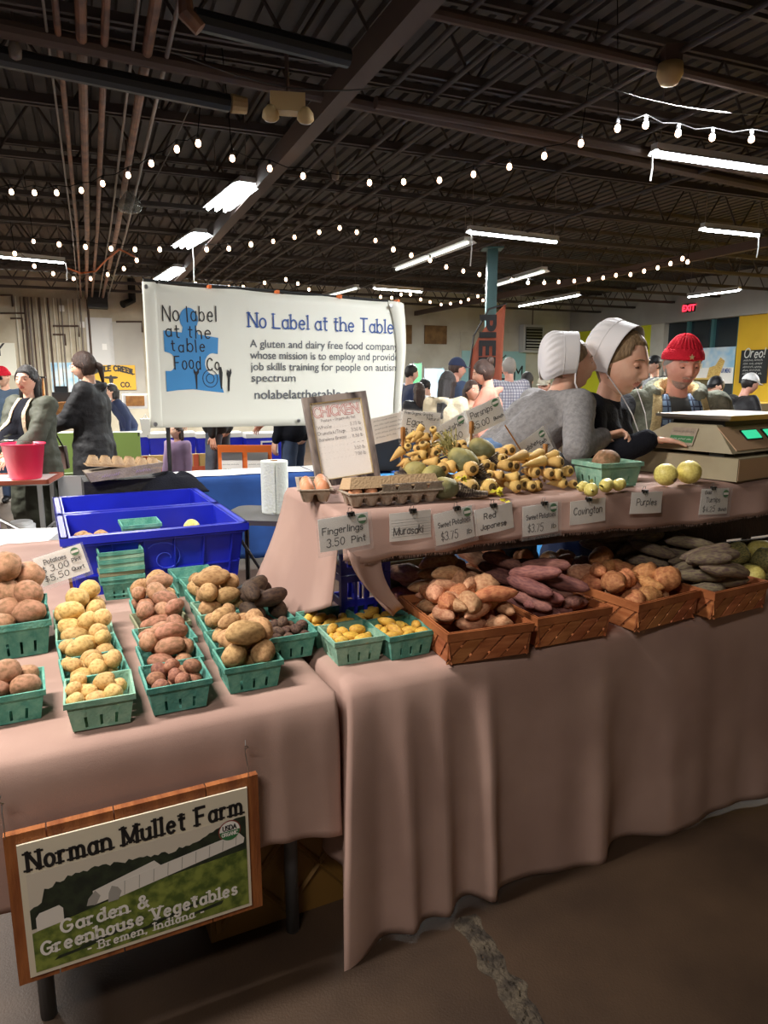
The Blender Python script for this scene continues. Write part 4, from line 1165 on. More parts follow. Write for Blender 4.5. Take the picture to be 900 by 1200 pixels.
def heap(frame, n, hw, hd, z0, rs, ar, meshes, name, label, cat, group, rnd, dirfn=None, cx=0, cy=0, zlim=9, over=0.0, tight=.88, pull=.35, flat=1.0, tries=46, tiltmax=12, first=None, zbump=None, lab=None, inset=None):
    """drop roots one after another where they come to rest lowest"""
    S = np.zeros((0, 4)); out = []
    fr = frame
    for i in range(n):
        r = rnd.uniform(*rs); L_ = r * rnd.uniform(*ar); l = max(0, L_ - r)
        best = None
        ks = [0] if l < r * .3 else ([-.6, .6] if l < r * 1.2 else [-.85, -.3, .3, .85])
        for t in range(tries):
            a = dirfn(rnd) if dirfn else rnd.uniform(0, math.pi)
            ca, sa = math.cos(a), math.sin(a)
            ex, ey = abs(ca) * l + r * .8, abs(sa) * l + r * .8
            mx, my = max(0, hw + over - ex), max(0, hd + over - ey)
            x, y = rnd.uniform(-mx, mx), rnd.uniform(-my, my)
            z = z0 + r * flat
            if inset: z += max(0, (max(abs(x) + abs(ca) * l, abs(y) + abs(sa) * l) + r - inset[0])) * inset[1]
            if zbump: z += zbump(x, y)
            if len(S):
                for k in ks:
                    px, py = x + ca * l * k, y + sa * l * k
                    dd = (S[:, 0] - px) ** 2 + (S[:, 1] - py) ** 2
                    R2 = ((S[:, 3] + r) * tight) ** 2
                    m_ = dd < R2
                    if m_.any():
                        z = max(z, float((S[m_, 2] + np.sqrt(R2[m_] - dd[m_])).max()))
            cost = z + pull * .1 * math.hypot(x / hw, y / hd) * r * 4
            if best is None or cost < best[0]: best = (cost, x, y, z, a)
        _, x, y, z, a = best
        if z > zlim: continue
        ca, sa = math.cos(a), math.sin(a)
        for k in ks:
            S = np.vstack([S, [x + ca * l * k, y + sa * l * k, z, r]])
        me = rnd.choice(meshes)
        c, s = math.cos(fr[3]), math.sin(fr[3])
        lx, ly = x + cx, y + cy
        o = bpy.data.objects.new(name, me); COL.objects.link(o)
        o.location = (fr[0] + c * lx - s * ly, fr[1] + s * lx + c * ly, fr[2] + z)
        o.rotation_euler = (rnd.uniform(-.4, .4) if dirfn else rnd.uniform(0, 6.28), R(rnd.uniform(-tiltmax, tiltmax)), a + fr[3] + (math.pi if rnd.random() < .5 and not dirfn else 0))
        o.scale = (max(L_, r), r, r * rnd.uniform(.9, 1.0))
        tag(o, (lab(i) if lab else label), cat, group)
        out.append(o)
    return out

BK = []
def quart(U, V, m, blabel, kind=None, pm=None, n=0, rs=None, ar=None, plabel=None, name='potato', z=ZC, sc=1.0, yaw=None, tall=1.0, group=None, over=.012, up=False):
    rnd = random.Random(int((U + 3) * 1000 + V * 77))
    p = tw(U, V, z)
    yaw = TA + R(rnd.uniform(-3, 3)) if yaw is None else yaw
    o = link('berry_basket', QM[m], None, p, (0, 0, yaw)); o.scale = (sc, sc, sc * tall)
    tag(o, blabel, 'basket', 'quart berry baskets on the tables')
    if n:
        heap((p.x, p.y, p.z, yaw), n, .062 * sc, .062 * sc, .004, rs, ar, var(kind, pm, name), name, plabel, 'potato', group or plabel.split(' in ')[-1], rnd, over=over, zbump=lambda x, y: .015 * tall, inset=(.055 * sc, 1.6))
    return o
Y = ('potato', 'yellow_pot'); RS = ('potato', 'russet'); RD = ('potato', 'red_pot'); SR = ('potato', 'small_red')
BU = {}
rowB = [('pale_teal', 15, (.017, .023), (1.05, 1.35), 'front'), ('teal', 12, (.018, .025), (1.05, 1.35), 'second'), ('teal', 11, (.020, .027), (1.05, 1.4), 'third'),
        ('pale_teal', 9, (.023, .030), (1.05, 1.45), 'fourth'), ('pale_teal', 7, (.028, .036), (1.05, 1.4), 'last')]
for k, (m, n, rs, ar, w_) in enumerate(rowB):
    quart(-.607 - .002 * k, .104 + .148 * k, m, f'{"pale" if m == "pale_teal" else "teal"} pulp basket, {w_} in the yellow potato row', *Y, n, rs, ar, f'yellow potato heaped in the {w_} basket of the yellow row')
rowC = [('teal', SR, 16, (.018, .022), (1.05, 1.35), 'front', 'small reddish potato'), ('teal', RD, 9, (.019, .027), (1.2, 1.8), 'second', 'reddish potato'), ('teal', RD, 7, (.020, .026), (1.4, 2.0), 'third', 'reddish potato'),
        ('pulp_brown', RD, 8, (.023, .03), (1.3, 1.9), 'fourth', 'large reddish potato'), ('teal', RD, 8, (.023, .03), (1.3, 1.9), 'fifth', 'large reddish potato'), ('teal', RS, 6, (.027, .033), (1.1, 1.6), 'last', 'large tan potato')]
for k, (m, pk, n, rs, ar, w_, nm) in enumerate(rowC):
    quart(-.430 + .011 * k, .108 + .149 * k, m, f'{"brownish" if m == "pulp_brown" else "teal"} pulp basket, {w_} in the reddish potato row', *pk, n, rs, ar, f'{nm} heaped in the {w_} basket of the reddish row')
rowD = [('teal', RS, 7, (.028, .034), (1.2, 1.8), 'front', 'big russet potato'), ('teal', RS, 8, (.022, .030), (1.4, 2.2), 'second', 'long russet potato'), ('teal', RS, 10, (.021, .026), (1.05, 1.5), 'third', 'russet potato'),
        ('pale_teal', RS, 8, (.025, .034), (1.3, 2.2), 'fourth', 'long russet potato'), ('teal', RS, 7, (.024, .030), (1.2, 1.7), 'fifth', 'russet potato'), ('teal', RS, 7, (.026, .032), (1.1, 1.6), 'last', 'russet potato')]
for k, (m, pk, n, rs, ar, w_, nm) in enumerate(rowD):
    quart(-.235 + .010 * k, .145 + .149 * k, m, f'{"pale" if m == "pale_teal" else "teal"} pulp basket, {w_} in the russet potato row', *pk, n, rs, ar, f'{nm} heaped in the {w_} basket of the russet row')
quart(-.20, 1.055, 'teal', 'empty teal pulp basket behind the russet potato row')
rowE = [('teal', ('potato', 'dark_pot'), 22, (.014, .020), (1.05, 1.5), 'front', 'small purple brown potato', .302), ('teal', ('potato', 'black_pot'), 6, (.024, .030), (1.6, 2.2), 'middle', 'long dark brown potato', .452),
        ('teal', ('potato', 'black_pot'), 5, (.026, .032), (1.6, 2.3), 'last', 'long dark brown potato', .602)]
for k, (m, pk, n, rs, ar, w_, nm, V) in enumerate(rowE):
    quart(-.082 + .012 * k - (.03 if k else 0), V, m, f'teal pulp basket, {w_} in the short dark potato row', *pk, n, rs, ar, f'{nm} heaped in the {w_} basket of the dark row')
FG = ('potato', 'finger')
for (U, V, m, w_, n) in ((.085, .19, 'pale_teal', 'pale front left', 17), (.235, .165, 'teal', 'teal front right', 18), (.075, .345, 'teal', 'teal back left', 15), (.228, .33, 'teal', 'teal back right', 13)):
    quart(U, V, m, f'{w_} pulp basket of the four fingerling baskets', *FG, n, (.013, .017), (1.3, 2.2), f'yellow fingerling potato in the {w_} fingerling basket', name='fingerling_potato')
quart(-.80, .215, 'teal', 'teal pulp basket nearest at the left picture edge', *RD, 6, (.028, .036), (1.05, 1.3), 'round red potato in the nearest basket at left edge')
quart(-.785, .665, 'teal', 'larger teal pulp basket at left edge, front one', *RD, 5, (.034, .042), (1.2, 1.6), 'big red potato in the larger basket at left edge', tall=1.3, sc=1.08)
quart(-.785, .83, 'teal', 'teal pulp basket at left edge holding one huge potato', *RD, 4, (.045, .052), (1.1, 1.3), 'huge red brown potato in the basket behind at left edge', tall=1.3)
# nested stack of empty baskets
for k in range(8):
    o = quart(-.452 + .002 * math.sin(k * 2.3), 1.12 + .002 * math.cos(k * 3), ['teal', 'teal', 'pulp_brown', 'teal', 'pale_teal', 'teal', 'pale_teal', 'teal'][k],
          ['lowest', 'second', 'brownish third', 'fourth', 'pale fifth', 'sixth', 'pale seventh', 'topmost'][k] + ' empty basket of the nested stack before the blue crate', z=ZC + .0155 * k, yaw=TA + R(1.2 * math.sin(k * 4)))
# baskets seen below the shelf
quart(.46, .66, 'pulp_brown', 'lower dark empty basket beneath the raised shelf', z=ZC, sc=1.05, tall=1.2)
quart(.46, .66, 'pulp_brown', 'upper dark empty basket beneath the raised shelf', z=ZC + .055, sc=1.08, tall=1.2)

# ================================================================== WOOD SPLINT BASKETS
def clip_poly(P, lo, hi):
    for axis_val, keep in ((lo, lambda p: p[0] >= lo), (hi, lambda p: p[0] <= hi)):
        out = []
        for i in range(len(P)):
            a, b = P[i], P[(i + 1) % len(P)]
            ka, kb = keep(a), keep(b)
            if ka: out.append(a)
            if ka != kb:
                t = (axis_val - a[0]) / (b[0] - a[0]); out.append((axis_val, a[1] + (b[1] - a[1]) * t))
        P = out
        if not P: return P
    return P
def splint_basket(U, V, w, d, h, yaw, label):
    p = tw(U, V, ZC)
    o = thing('splint_basket', p, label, 'basket', 'wood splint baskets of sweet potatoes', rz=TA + yaw)
    MB().box((0, 0, .004), (w * .9, d * .92, .006)).build('base', M['splint'], o)
    tilt = math.atan(.014 / h)
    for q, (sx, off) in enumerate(((w, d / 2), (d, w / 2), (w, d / 2), (d, w / 2))):
        X = Matrix.Rotation(q * math.pi / 2, 4, 'Z') @ Matrix.Translation((0, -off + .014, 0)) @ Matrix.Rotation(tilt, 4, 'X')
        pitch, sw = .060, .050
        n = int(sx / pitch) + 4
        for dirn in (1, -1):
            for k in range(-3, n):
                xa = -sx / 2 + k * pitch
                P = [(xa, .004), (xa + sw, .004), (xa + sw + h * .9, h), (xa + h * .9, h)]
                if dirn < 0: P = [(-a, b) for a, b in P][::-1]
                P = clip_poly(P, -sx / 2 + .002, sx / 2 - .002)
                if len(P) < 3: continue
                wdt = max(a for a, _ in P) - min(a for a, _ in P)
                if wdt < .012: continue
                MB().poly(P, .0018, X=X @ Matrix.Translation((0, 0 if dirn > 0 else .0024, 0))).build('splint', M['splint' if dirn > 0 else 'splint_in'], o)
        mb = MB()
        mb.box((0, -.0035, h - .009), (sx + .008, .003, .026), X=X)
        mb.box((0, .0055, h - .009), (sx - .004, .003, .024), X=X)
        mb.build('rim_band', M['splint_rim'], o)
    return o
WB = [(.445, .155, .27, .37, .098, R(-6), 'tan sweet potato'), (.742, .16, .275, .37, .098, R(-2), 'purple sweet potato'), (1.10, .145, .30, .37, .098, R(5), 'orange sweet potato'), (1.42, .12, .29, .37, .098, R(3), 'grey green sweet potato')]
SB = []
for i, (U, V, w_, d_, h_, yw, nm) in enumerate(WB):
    SB.append(splint_basket(U, V, w_, d_, h_, yw, f'woven wood splint basket of {nm}es' ))
def bheap(i, n, kind, m, rs, ar, label, name='sweet_potato', dirfn=None, cy=.035, hd=.175, hw=None, bump=.05, seed=0, group=None, over=.008, cx=0, lab=None, z0=.012):
    U, V, w_, d_, h_, yw, nm = WB[i]
    p = tw(U, V, ZC)
    ms = []
    for mm in (m if isinstance(m, (list, tuple)) else [m]): ms += var(kind, mm, name)
    heap((p.x, p.y, p.z, TA + yw), n, (hw or w_ / 2 - .022), hd, z0, rs, ar, ms, name, label, 'sweet potato', group or label, random.Random(40 + i + seed), dirfn=dirfn, cy=cy, over=over,
         zbump=lambda x, y: bump + .05 * max(0, (y + .05)) / .2, tries=60, pull=.6, lab=lab)
bheap(0, 32, 'sweet', ['sp_tan', 'sp_tan', 'sp_orange'], (.018, .027), (1.8, 3.2), 'tan sweet potato heaped in the leftmost splint basket')
bheap(0, 7, 'round', ['sp_tan', 'sp_orange'], (.031, .042), (1.2, 1.7), 'fat tan sweet potato on top of the leftmost splint basket', seed=5, z0=.07, bump=.045)
bheap(1, 20, 'long', 'sp_purple', (.021, .028), (3.0, 4.6), 'long purple sweet potato in the second splint basket', dirfn=lambda r: R(135 + r.uniform(-22, 22)), hd=.175, bump=.04)
bheap(1, 6, 'sweet', 'sp_purple', (.017, .022), (1.8, 2.6), 'short purple sweet potato in the second splint basket', seed=3, z0=.05, bump=.03)
bheap(2, 17, 'round', ['sp_orange', 'sp_orange', 'sp_tan'], (.030, .042), (1.2, 1.8), 'rounded orange sweet potato in the third splint basket', bump=.03)
bheap(2, 5, 'sweet', 'sp_orange', (.022, .032), (2.2, 3.0), 'tapering orange sweet potato in the third splint basket', seed=9, z0=.08, bump=.02)
bheap(3, 30, 'long', 'sp_grey', (.021, .029), (2.6, 4.4), 'long grey green sweet potato in the rightmost splint basket', dirfn=lambda r: R(140 + r.uniform(-35, 35)), hd=.235, cy=.09, bump=.03)
# loose roots lying behind the splint baskets, further back on the cloth
for U, V, kind, mm, rs, ar, n, hw, hd, lb, nm in (
    (.62, .52, 'sweet', ['sp_orange', 'sp_tan'], (.026, .038), (1.8, 3.0), 20, .26, .10, 'orange tan sweet potato lying loose behind the left splint baskets', 'sweet_potato'),
    (1.04, .50, 'round', ['sp_orange', 'sp_purple'], (.030, .038), (1.1, 1.9), 20, .20, .11, 'round red brown sweet potato loose behind the third splint basket', 'sweet_potato'),
    (1.48, .50, 'long', 'sp_grey', (.028, .038), (2.8, 4.2), 20, .24, .12, 'thick grey green sweet potato piled behind the rightmost splint basket', 'sweet_potato'),
    (1.84, .24, 'round', ['radish', 'parsnip', 'turnip'], (.040, .052), (1.3, 1.7), 14, .24, .15, 'large pale yellow green root lying at right end of lower table', 'yellow_root')):
    p = tw(U, V, ZC); ms = []
    for m_ in (mm if isinstance(mm, list) else [mm]): ms += var(kind, m_, nm)
    heap((p.x, p.y, p.z, TA), n, hw, hd, .0, rs, ar, ms, nm, lb, 'sweet potato' if nm == 'sweet_potato' else 'root', lb, random.Random(int(U * 100)), dirfn=(lambda r: R(155 + r.uniform(-25, 25))) if kind == 'long' else None, tries=50)

# ================================================================== BLUE CRATES
def blue_crate(U, V, w, d, h, label, z=ZC, yaw=0):
    o = thing('plastic_crate', tw(U, V, z), label, 'crate', 'blue plastic crates on the potato table', rz=TA + yaw)
    mb = MB()
    t, b = .012, .93
    def wall(q, L_, off):
        X = Matrix.Rotation(q * math.pi / 2, 4, 'Z')
        lb, ob = L_ / 2 * b, off * b
        vs = [(-lb, -ob, 0), (lb, -ob, 0), (L_ / 2, -off, h), (-L_ / 2, -off, h), (-lb + t, -ob + t, 0.004), (lb - t, -ob + t, .004), (L_ / 2 - t, -off + t, h), (-L_ / 2 + t, -off + t, h)]
        mb.add(vs, [(0, 1, 2, 3), (4, 7, 6, 5), (3, 2, 6, 7), (0, 4, 5, 1)], 0, X)
    for q, (L_, off) in enumerate(((w, d / 2), (d, w / 2), (w, d / 2), (d, w / 2))): wall(q, L_, off)
    mb.box((0, 0, .004), (w * b, d * b, .008))
    mb.build('shell', M['crate'], o)
    mb = MB()
    for q, (L_, off) in enumerate(((w, d / 2), (d, w / 2), (w, d / 2), (d, w / 2))):
        X = Matrix.Rotation(q * math.pi / 2, 4, 'Z')
        mb.box((0, -off - .010, h - .006), (L_ + .04, .03, .012), X=X)
        mb.box((0, -off - .012, h - .035), (L_ + .01, .012, .006), X=X)
        mb.box((0, -off - .023, h - .014), (L_ + .045, .005, .028), X=X)
    mb.build('rim', M['crate'], o)
    for q, (L_, off) in enumerate(((w, d / 2), (d, w / 2), (w, d / 2), (d, w / 2))):
        X = Matrix.Rotation(q * math.pi / 2, 4, 'Z')
        n = 6 if q % 2 == 0 else 5
        for k in range(n):
            x = -L_ / 2 * .88 + L_ * .88 * k / (n - 1)
            MB().add([(x * b - .003, -off * b - .001, .01), (x * b + .003, -off * b - .001, .01), (x + .003, -off - .001, h - .04), (x - .003, -off - .001, h - .04),
                      (x * b - .003, -off * b - .010, .01), (x * b + .003, -off * b - .010, .01), (x + .003, -off - .012, h - .04), (x - .003, -off - .012, h - .04)],
                     [(4, 5, 6, 7), (0, 4, 7, 3), (5, 1, 2, 6), (4, 0, 1, 5)], 0, X).build('rib', M['crate'], o)
        MB().box((0, -off * .955 - .002, h * .33), (L_ * .93, .012, .006), X=X).build('rib', M['crate'], o)
        if q == 0:
            pts = [(.02 * math.exp(a * .16) * math.cos(a) + .0, -off * .97 - .004, h * .5 + .018 * math.exp(a * .16) * math.sin(a)) for a in [i * .35 for i in range(26)]]
            MB().tube([(p[0] + .02, p[1], p[2]) for p in pts], .0022, 5, X=X).build('raised_emblem', M['crate_mark'], o)
    return o
blue_crate(-.305, 1.36, .64, .46, .235, 'front blue plastic crate standing behind the potato baskets')
blue_crate(-.305, 1.88, .64, .46, .235, 'rear blue plastic crate standing behind the front one')
rc = random.Random(5)
heap((*tw(-.53, 1.28, ZC + .12)[:2], ZC + .145, TA), 5, .1, .1, 0, (.030, .036), (1.1, 1.4), var('potato', 'russet', 'potato'), 'potato', 'tan potato lying at the left end inside the front blue crate', 'potato', 'potatoes in the blue crate', rc)
bxx = thing('cardboard_box', tw(-.305, 1.36, ZC + .010), 'shallow cardboard box inside front blue crate under potatoes', 'box', rz=TA)
MB().box((0, 0, .067), (.54, .36, .130)).build('carton_body', M['cardboard'], bxx)
p = tw(-.13, 1.42, ZC + .172)
o = link('potato', var('potato', 'turnip', 'turnip')[0], None, p, (0, 0, 1)); o.scale = (.036, .033, .033); tag(o, 'pale yellow turnip inside the front blue crate', 'turnip')
quart(-.34, 1.40, 'teal', 'teal pulp basket tipped inside the front blue crate', z=ZC + .145)
# black cloth and open egg tray on the rear crate
bxx = thing('cardboard_box', tw(-.26, 2.36, ZC), 'cardboard box hidden under the black jacket behind the crates', 'box', rz=TA)
MB().box((-.04, 0, .143), (.40, .24, .286)).build('carton_body', M['black_coat'], bxx)
folding_table('folding_table', 'small table carrying the box behind the blue crates', -.5, .15, 2.27, 2.75, ZT, .1)
def lump(s, t):
    x, y = (s - .5), (t - .5)
    e = max(0, 1 - (2 * abs(x)) ** 3) * max(0, 1 - (2 * abs(y)) ** 3)
    return (x * .34, y * .30, .015 + .05 * e * (.7 + .6 * noise.noise(Vector((x * 5, y * 6, 2)))) - .05 * (1 - e))
me = bake(MB().grid(24, 16, lump).mesh('black_jacket', M['black_knit'], True), [('SOLIDIFY', dict(thickness=.008, offset=0))], 'black_jacket')
o = link('black_jacket', me, None, tw(-.06, 2.30, ZC + .245), (0, 0, TA)); tag(o, 'crumpled black jacket under the open egg carton behind crates', 'jacket')

# ================================================================== EGG CARTONS
def carton_mesh(nx, ny, m, pitch=.049):
    W, D = nx * pitch, ny * pitch
    def f(s, t):
        x, y = s * nx, t * ny
        cx, cy = x - math.floor(x) - .5 if x < nx else .5, y - math.floor(y) - .5 if y < ny else .5
        e = max(abs(cx), abs(cy)) * 2
        z = .008 + .034 * max(0, (e - .55) / .45) ** .8 if e > .55 else .006
        edge = min(s, 1 - s, t, 1 - t) < 1e-6
        if 0 < min(s, 1 - s, t, 1 - t) and e > .97: z = .034 - .01 * (1 - abs(abs(cx) - abs(cy)) * 2)
        return ((s - .5) * W, (t - .5) * D, z)
    me = MB().grid(nx * 8, ny * 8, f).mesh('egg_carton', M[m], True)
    return bake(me, [('SOLIDIFY', dict(thickness=.0025, offset=0))], 'egg_carton'), W, D
egg_me = MB().ell((0, 0, 0), (.0215, .0215, .028), 16, 12, fn=lambda q: Vector((q.x * (1 - .10 * q.z), q.y * (1 - .10 * q.z), q.z))).mesh('egg', M['egg'], True)
def egg_carton(loc, rz, label, m='carton', nx=6, ny=2, eggs=(), lid=True, lidang=100, elabel=None, rot=None, egroup=None, lidm=None):
    me, W, D = carton_mesh(nx, ny, m)
    o = thing('egg_carton', loc, label, 'egg carton', rz=rz, rot=rot)
    link('tray', me, o)
    mb = MB()                                   # outside skirt of tapered cups under the rim
    for i in range(nx):
        for j in (0, ny - 1) if ny > 1 else (0,):
            cx, cy = (i + .5 - nx / 2) * .049, (j + .5 - ny / 2) * .049
            mb.lathe([(.013, .001), (.018, .012), (.0225, .030), (.0235, .040)], 12, c=(cx, cy, 0), closed=False)
    mb.build('cups', M[m], o, smooth=True)['kind'] = 'stuff'
    mb = MB()
    for s in (-1, 1):
        mb.box((0, s * D / 2, .0405), (W + .012, .012, .003)); mb.box((s * W / 2, 0, .0405), (.012, D, .003))
    mb.build('rim', M[m], o)
    if lid:
        mb = MB(); X = Matrix.Translation((0, D / 2 + .004, .042)) @ Matrix.Rotation(R(lidang), 4, 'X')
        h = .034
        mb.add([(-W / 2, 0, 0), (W / 2, 0, 0), (W / 2, -D, 0), (-W / 2, -D, 0), (-W / 2 + .01, -.01, h), (W / 2 - .01, -.01, h), (W / 2 - .01, -D + .01, h), (-W / 2 + .01, -D + .01, h)],
               [(0, 1, 5, 4), (1, 2, 6, 5), (2, 3, 7, 6), (3, 0, 4, 7), (4, 5, 6, 7)], 0, X)
        l = mb.mesh('lid', M[lidm or m]); l = bake(l, [('SOLIDIFY', dict(thickness=.0022, offset=0))], 'lid'); link('lid', l, o)
    T = Matrix.Translation(loc) @ (Matrix.Rotation(rz, 4, 'Z'))
    for (i, j) in eggs:
        cx, cy = (i + .5 - nx / 2) * .049, (j + .5 - ny / 2) * .049
        p = T @ Vector((cx, cy, .040))
        e = link('egg', egg_me, None, p, (random.uniform(-.12, .12), random.uniform(-.12, .12), random.uniform(0, 6))); tag(e, elabel, 'egg', egroup or elabel)
    return o

# ================================================================== RAISED SHELF
UA = TA - R(2.6)
UO = tw(.09, .225)
ZS = 1.16
def up(S, D, Z=0.0):
    return Vector((UO.x + S * math.cos(UA) - D * math.sin(UA), UO.y + S * math.sin(UA) + D * math.cos(UA), Z))
SL, SD_ = 2.6, .54
sh = thing('raised_shelf', up(0, 0, 0), 'dark plank shelf raised above the sweet potato table', 'shelf', rz=UA)
for k in range(3):
    MB().box((SL / 2, .09 + .18 * k, ZS - .022), (SL, .177, .03)).build('plank', M['dark_wood'], sh)
MB().box((SL / 2, .012, ZS - .095), (SL - .02, .02, .12)).build('apron', M['dark_wood'], sh)
MB().box((SL / 2, SD_ - .012, ZS - .075), (SL - .02, .02, .08)).build('apron', M['dark_wood'], sh)
# supports: stacked crates at left, slatted boards at right
def upright_crate(S, D, w, d, z0, h, label):
    o = thing('plastic_crate', up(S, D, z0), label, 'crate', rz=UA)
    for x in (-1, 1):
        for y in (-1, 1):
            MB().box((x * (w / 2 - .01), y * (d / 2 - .01), h / 2), (.02, .02, h)).build('corner_post', M['crate'], o)
    for k in range(3):
        z = .012 + (h - .024) * k / 2
        mb = MB()
        for y in (-1, 1): mb.box((0, y * (d / 2 - .006), z), (w, .008, .022))
        for x in (-1, 1): mb.box((x * (w / 2 - .006), 0, z), (.008, d, .022))
        mb.build('band', M['crate'], o)
    for k in range(5):
        mb = MB(); mb.box((-w / 2 + w * (k + .5) / 5, -d / 2 + .006, h / 2), (.010, .008, h)); mb.build('slat', M['crate'], o)
        mb = MB(); mb.box((w / 2 - .006, -d / 2 + d * (k + .5) / 5, h / 2), (.008, .010, h)); mb.build('slat', M['crate'], o)
    return o
hs = (ZS - .04 - ZC) / 2
upright_crate(.12, .33, .17, .36, ZC, hs - .002, 'lower upended blue slotted crate holding up the raised shelf')
upright_crate(.12, .33, .17, .36, ZC + hs, hs - .002, 'upper upended blue slotted crate holding up the raised shelf')
wc = thing('slatted_crate', up(1.95, .43, ZC), 'dark wooden slatted crate holding up the shelf at right', 'crate', rz=UA)
for k in range(4):
    MB().box((0, -.10, .045 + .095 * k), (.66, .014, .082)).build('slat', M['dark_wood'], wc)
    MB().box((-.33, 0, .045 + .095 * k), (.014, .18, .082)).build('slat', M['dark_wood'], wc)
for x in (-.31, .31):
    for y in (-.08, .08): MB().box((x, y, .19), (.03, .03, .375)).build('corner_post', M['dark_wood'], wc)

# shelf cloth: top, short fringed front, long left side drape
mb = MB()
def shelf_top(s, t):
    S, D = -.02 + (SL + .04) * s, SD_ - (SD_ + .008) * t
    z = ZS + .004 * abs(noise.noise(Vector((S * 5, D * 5, 0))))
    if D < .04: z -= .006 * (1 - max(D, 0) / .04) ** 2
    return up(S, D, z)
mb.grid(180, 14, shelf_top)
def shelf_front(s, t):
    if t == 0: return shelf_top(s, 1)
    S = -.02 + (SL + .04) * s
    h = .118 + .008 * math.sin(S * 6) + .006 * noise.noise(Vector((S * 11, 0, 0))) + (.012 * math.exp(-((S - .05) / .1) ** 2))
    D = -.008 - t * (.014 + .010 * math.sin(S * 9) + .008 * math.sin(S * 23 + 1))
    return up(S, D, ZS - .006 - h * t)
mb.grid(180, 8, shelf_front)
def shelf_left(s, t):
    if t == 0: return shelf_top(0, 1 - s)
    D = -.0 + (SD_ + .03) * s
    zb = .90 - (.90 - ZC - .004) * min(1, s / .55) ** .9
    z = ZS - .006 + (zb - ZS) * t
    fl = t ** 1.5 * (.03 + .10 * s) + .006 * math.sin(D * 30) * t
    return up(-.022 - fl, D + .12 * s * t - .008 * (1 - s) * t, z)
mb.grid(14, 20, shelf_left)
def tail(s, t):                          # hanging corner flap at the front left
    w = .11 * (1 - .55 * t) 
    return up(-.01 - .012 * math.sin(3 * s) + w * s + .10 * t * t + .03 * t, -.028 - .012 * math.sin(6 * s) - .01 * t, ZS - .10 - .19 * t - .02 * math.sin(s * 3))
mb.grid(8, 10, tail)
me = bake(mb.mesh('tablecloth', M['cloth'], True), [('SOLIDIFY', dict(thickness=.003, offset=1))], 'tablecloth')
o = link('tablecloth', me); tag(o, 'dusty pink frayed cloth over the raised shelf, long at left', 'tablecloth')
mb = MB(); rf = random.Random(9)
for k in range(1500):
    s = rf.random(); p = shelf_front(s, 1); q = p + Vector((rf.uniform(-.004, .004), rf.uniform(-.004, .002), -rf.uniform(.004, .012)))
    e = Vector((.0006, 0, 0)); mb.add([p - e, p + e, q], [(0, 1, 2)])
fo = mb.build('fringe', M['cloth'], o); fo['kind'] = 'stuff'

ZU = ZS + .008
# egg cartons at the left end
egg_carton(up(-.0, .31, ZU), UA + R(75), 'brown topped egg carton at the left back end of the shelf, closed half', 'carton', eggs=[(0, 0), (1, 0), (0, 1), (1, 1), (2, 0), (3, 0), (2, 1)], lid=False, elabel='brown egg in the left egg carton beside the chicken price frame')
egg_carton(up(.175, .085, ZU), UA + R(-1), 'grey open egg carton at the front of the shelf', 'carton', eggs=[(0, 0), (1, 0), (0, 1), (1, 1), (2, 1), (3, 1), (4, 1), (5, 0), (5, 1)], lid=True, lidang=-8, lidm='carton_tan', elabel='brown egg in the front grey egg carton')
o = thing('carton_flap', up(.215, .036, ZU + .042), 'notched grey flap standing along the front egg carton', 'carton flap', rz=UA - R(1))
mb = MB()
for k in range(4):
    mb.add([(-.09 + .052 * k, 0, 0), (-.09 + .052 * k + .05, 0, 0), (-.09 + .052 * k + .043, -.004, .022), (-.09 + .052 * k + .007, -.004, .022)], [(0, 1, 2, 3)])
mb.box((.012, -.001, .001), (.215, .002, .006)); mb.box((.012, -.004, .0225), (.205, .002, .003))
link('flap', bake(mb.mesh('flap', M['carton']), [('SOLIDIFY', dict(thickness=.002, offset=0))], 'flap'), o)
# open egg tray lying on the jacket behind the crates
T0 = tw(-.30, 2.26, ZC + .355)
eo = egg_carton(T0, TA + R(4), 'empty beige egg carton lying open on the black jacket', 'carton_tan', lid=False, nx=6, ny=2); eo.scale = (1.2,) * 3; eo.rotation_euler = (math.pi, R(5), TA + R(4)); eo.location.z += .05
o = thing('egg_carton', T0 + Vector((0.0, 0, -.050)), 'closed printed egg carton under the open beige one on the jacket', 'egg carton', rz=TA + R(4)); o.scale = (1.2,) * 3; o.rotation_euler.y = R(-5)
MB().box((0, 0, .02), (.32, .115, .042), taper=.9).build('body', M['carton'], o)
mb = MB(); scribble(mb, -.1, .012, .07, .014, .003, -.0585, 2); scribble(mb, .04, .012, .08, .014, .003, -.0585, 5); mb.build('lettering', M['lilac'], o)

# framed price list
Mx, w, h = frame_on((354, 460), (430, 466), (376, 574), up(0, .44, ZS), SN)
h = .315
Mx = Matrix.Translation((Vector((Mx.translation.x, Mx.translation.y, ZU + .002)) + Vector((TU[0], TU[1], 0)) * .075)) @ Matrix.Rotation(UA - R(3), 4, 'Z') @ Matrix.Rotation(R(-12), 4, 'X') @ Matrix.Rotation(R(-6), 4, 'Y')
fr = thing('framed_price_list', Mx.translation, 'distressed wood framed chicken price list leaning on the shelf', 'sign')
fr.rotation_euler = Mx.to_euler(); w = .235
fm = mat('distressed_frame', s2l(158, 146, 138), .5, col2=s2l(54, 46, 46), scale=18, stretch=(1, 1, .25), fac=(.42, .58))
for (c, d) in (((w / 2, 0, .011), (w, .018, .022)), ((w / 2, 0, h - .011), (w, .018, .022)), ((.011, 0, h / 2), (.022, .018, h - .044)), ((w - .011, 0, h / 2), (.022, .018, h - .044))):
    MB().box(c, d).build('frame_rail', fm, fr)
mb = MB()
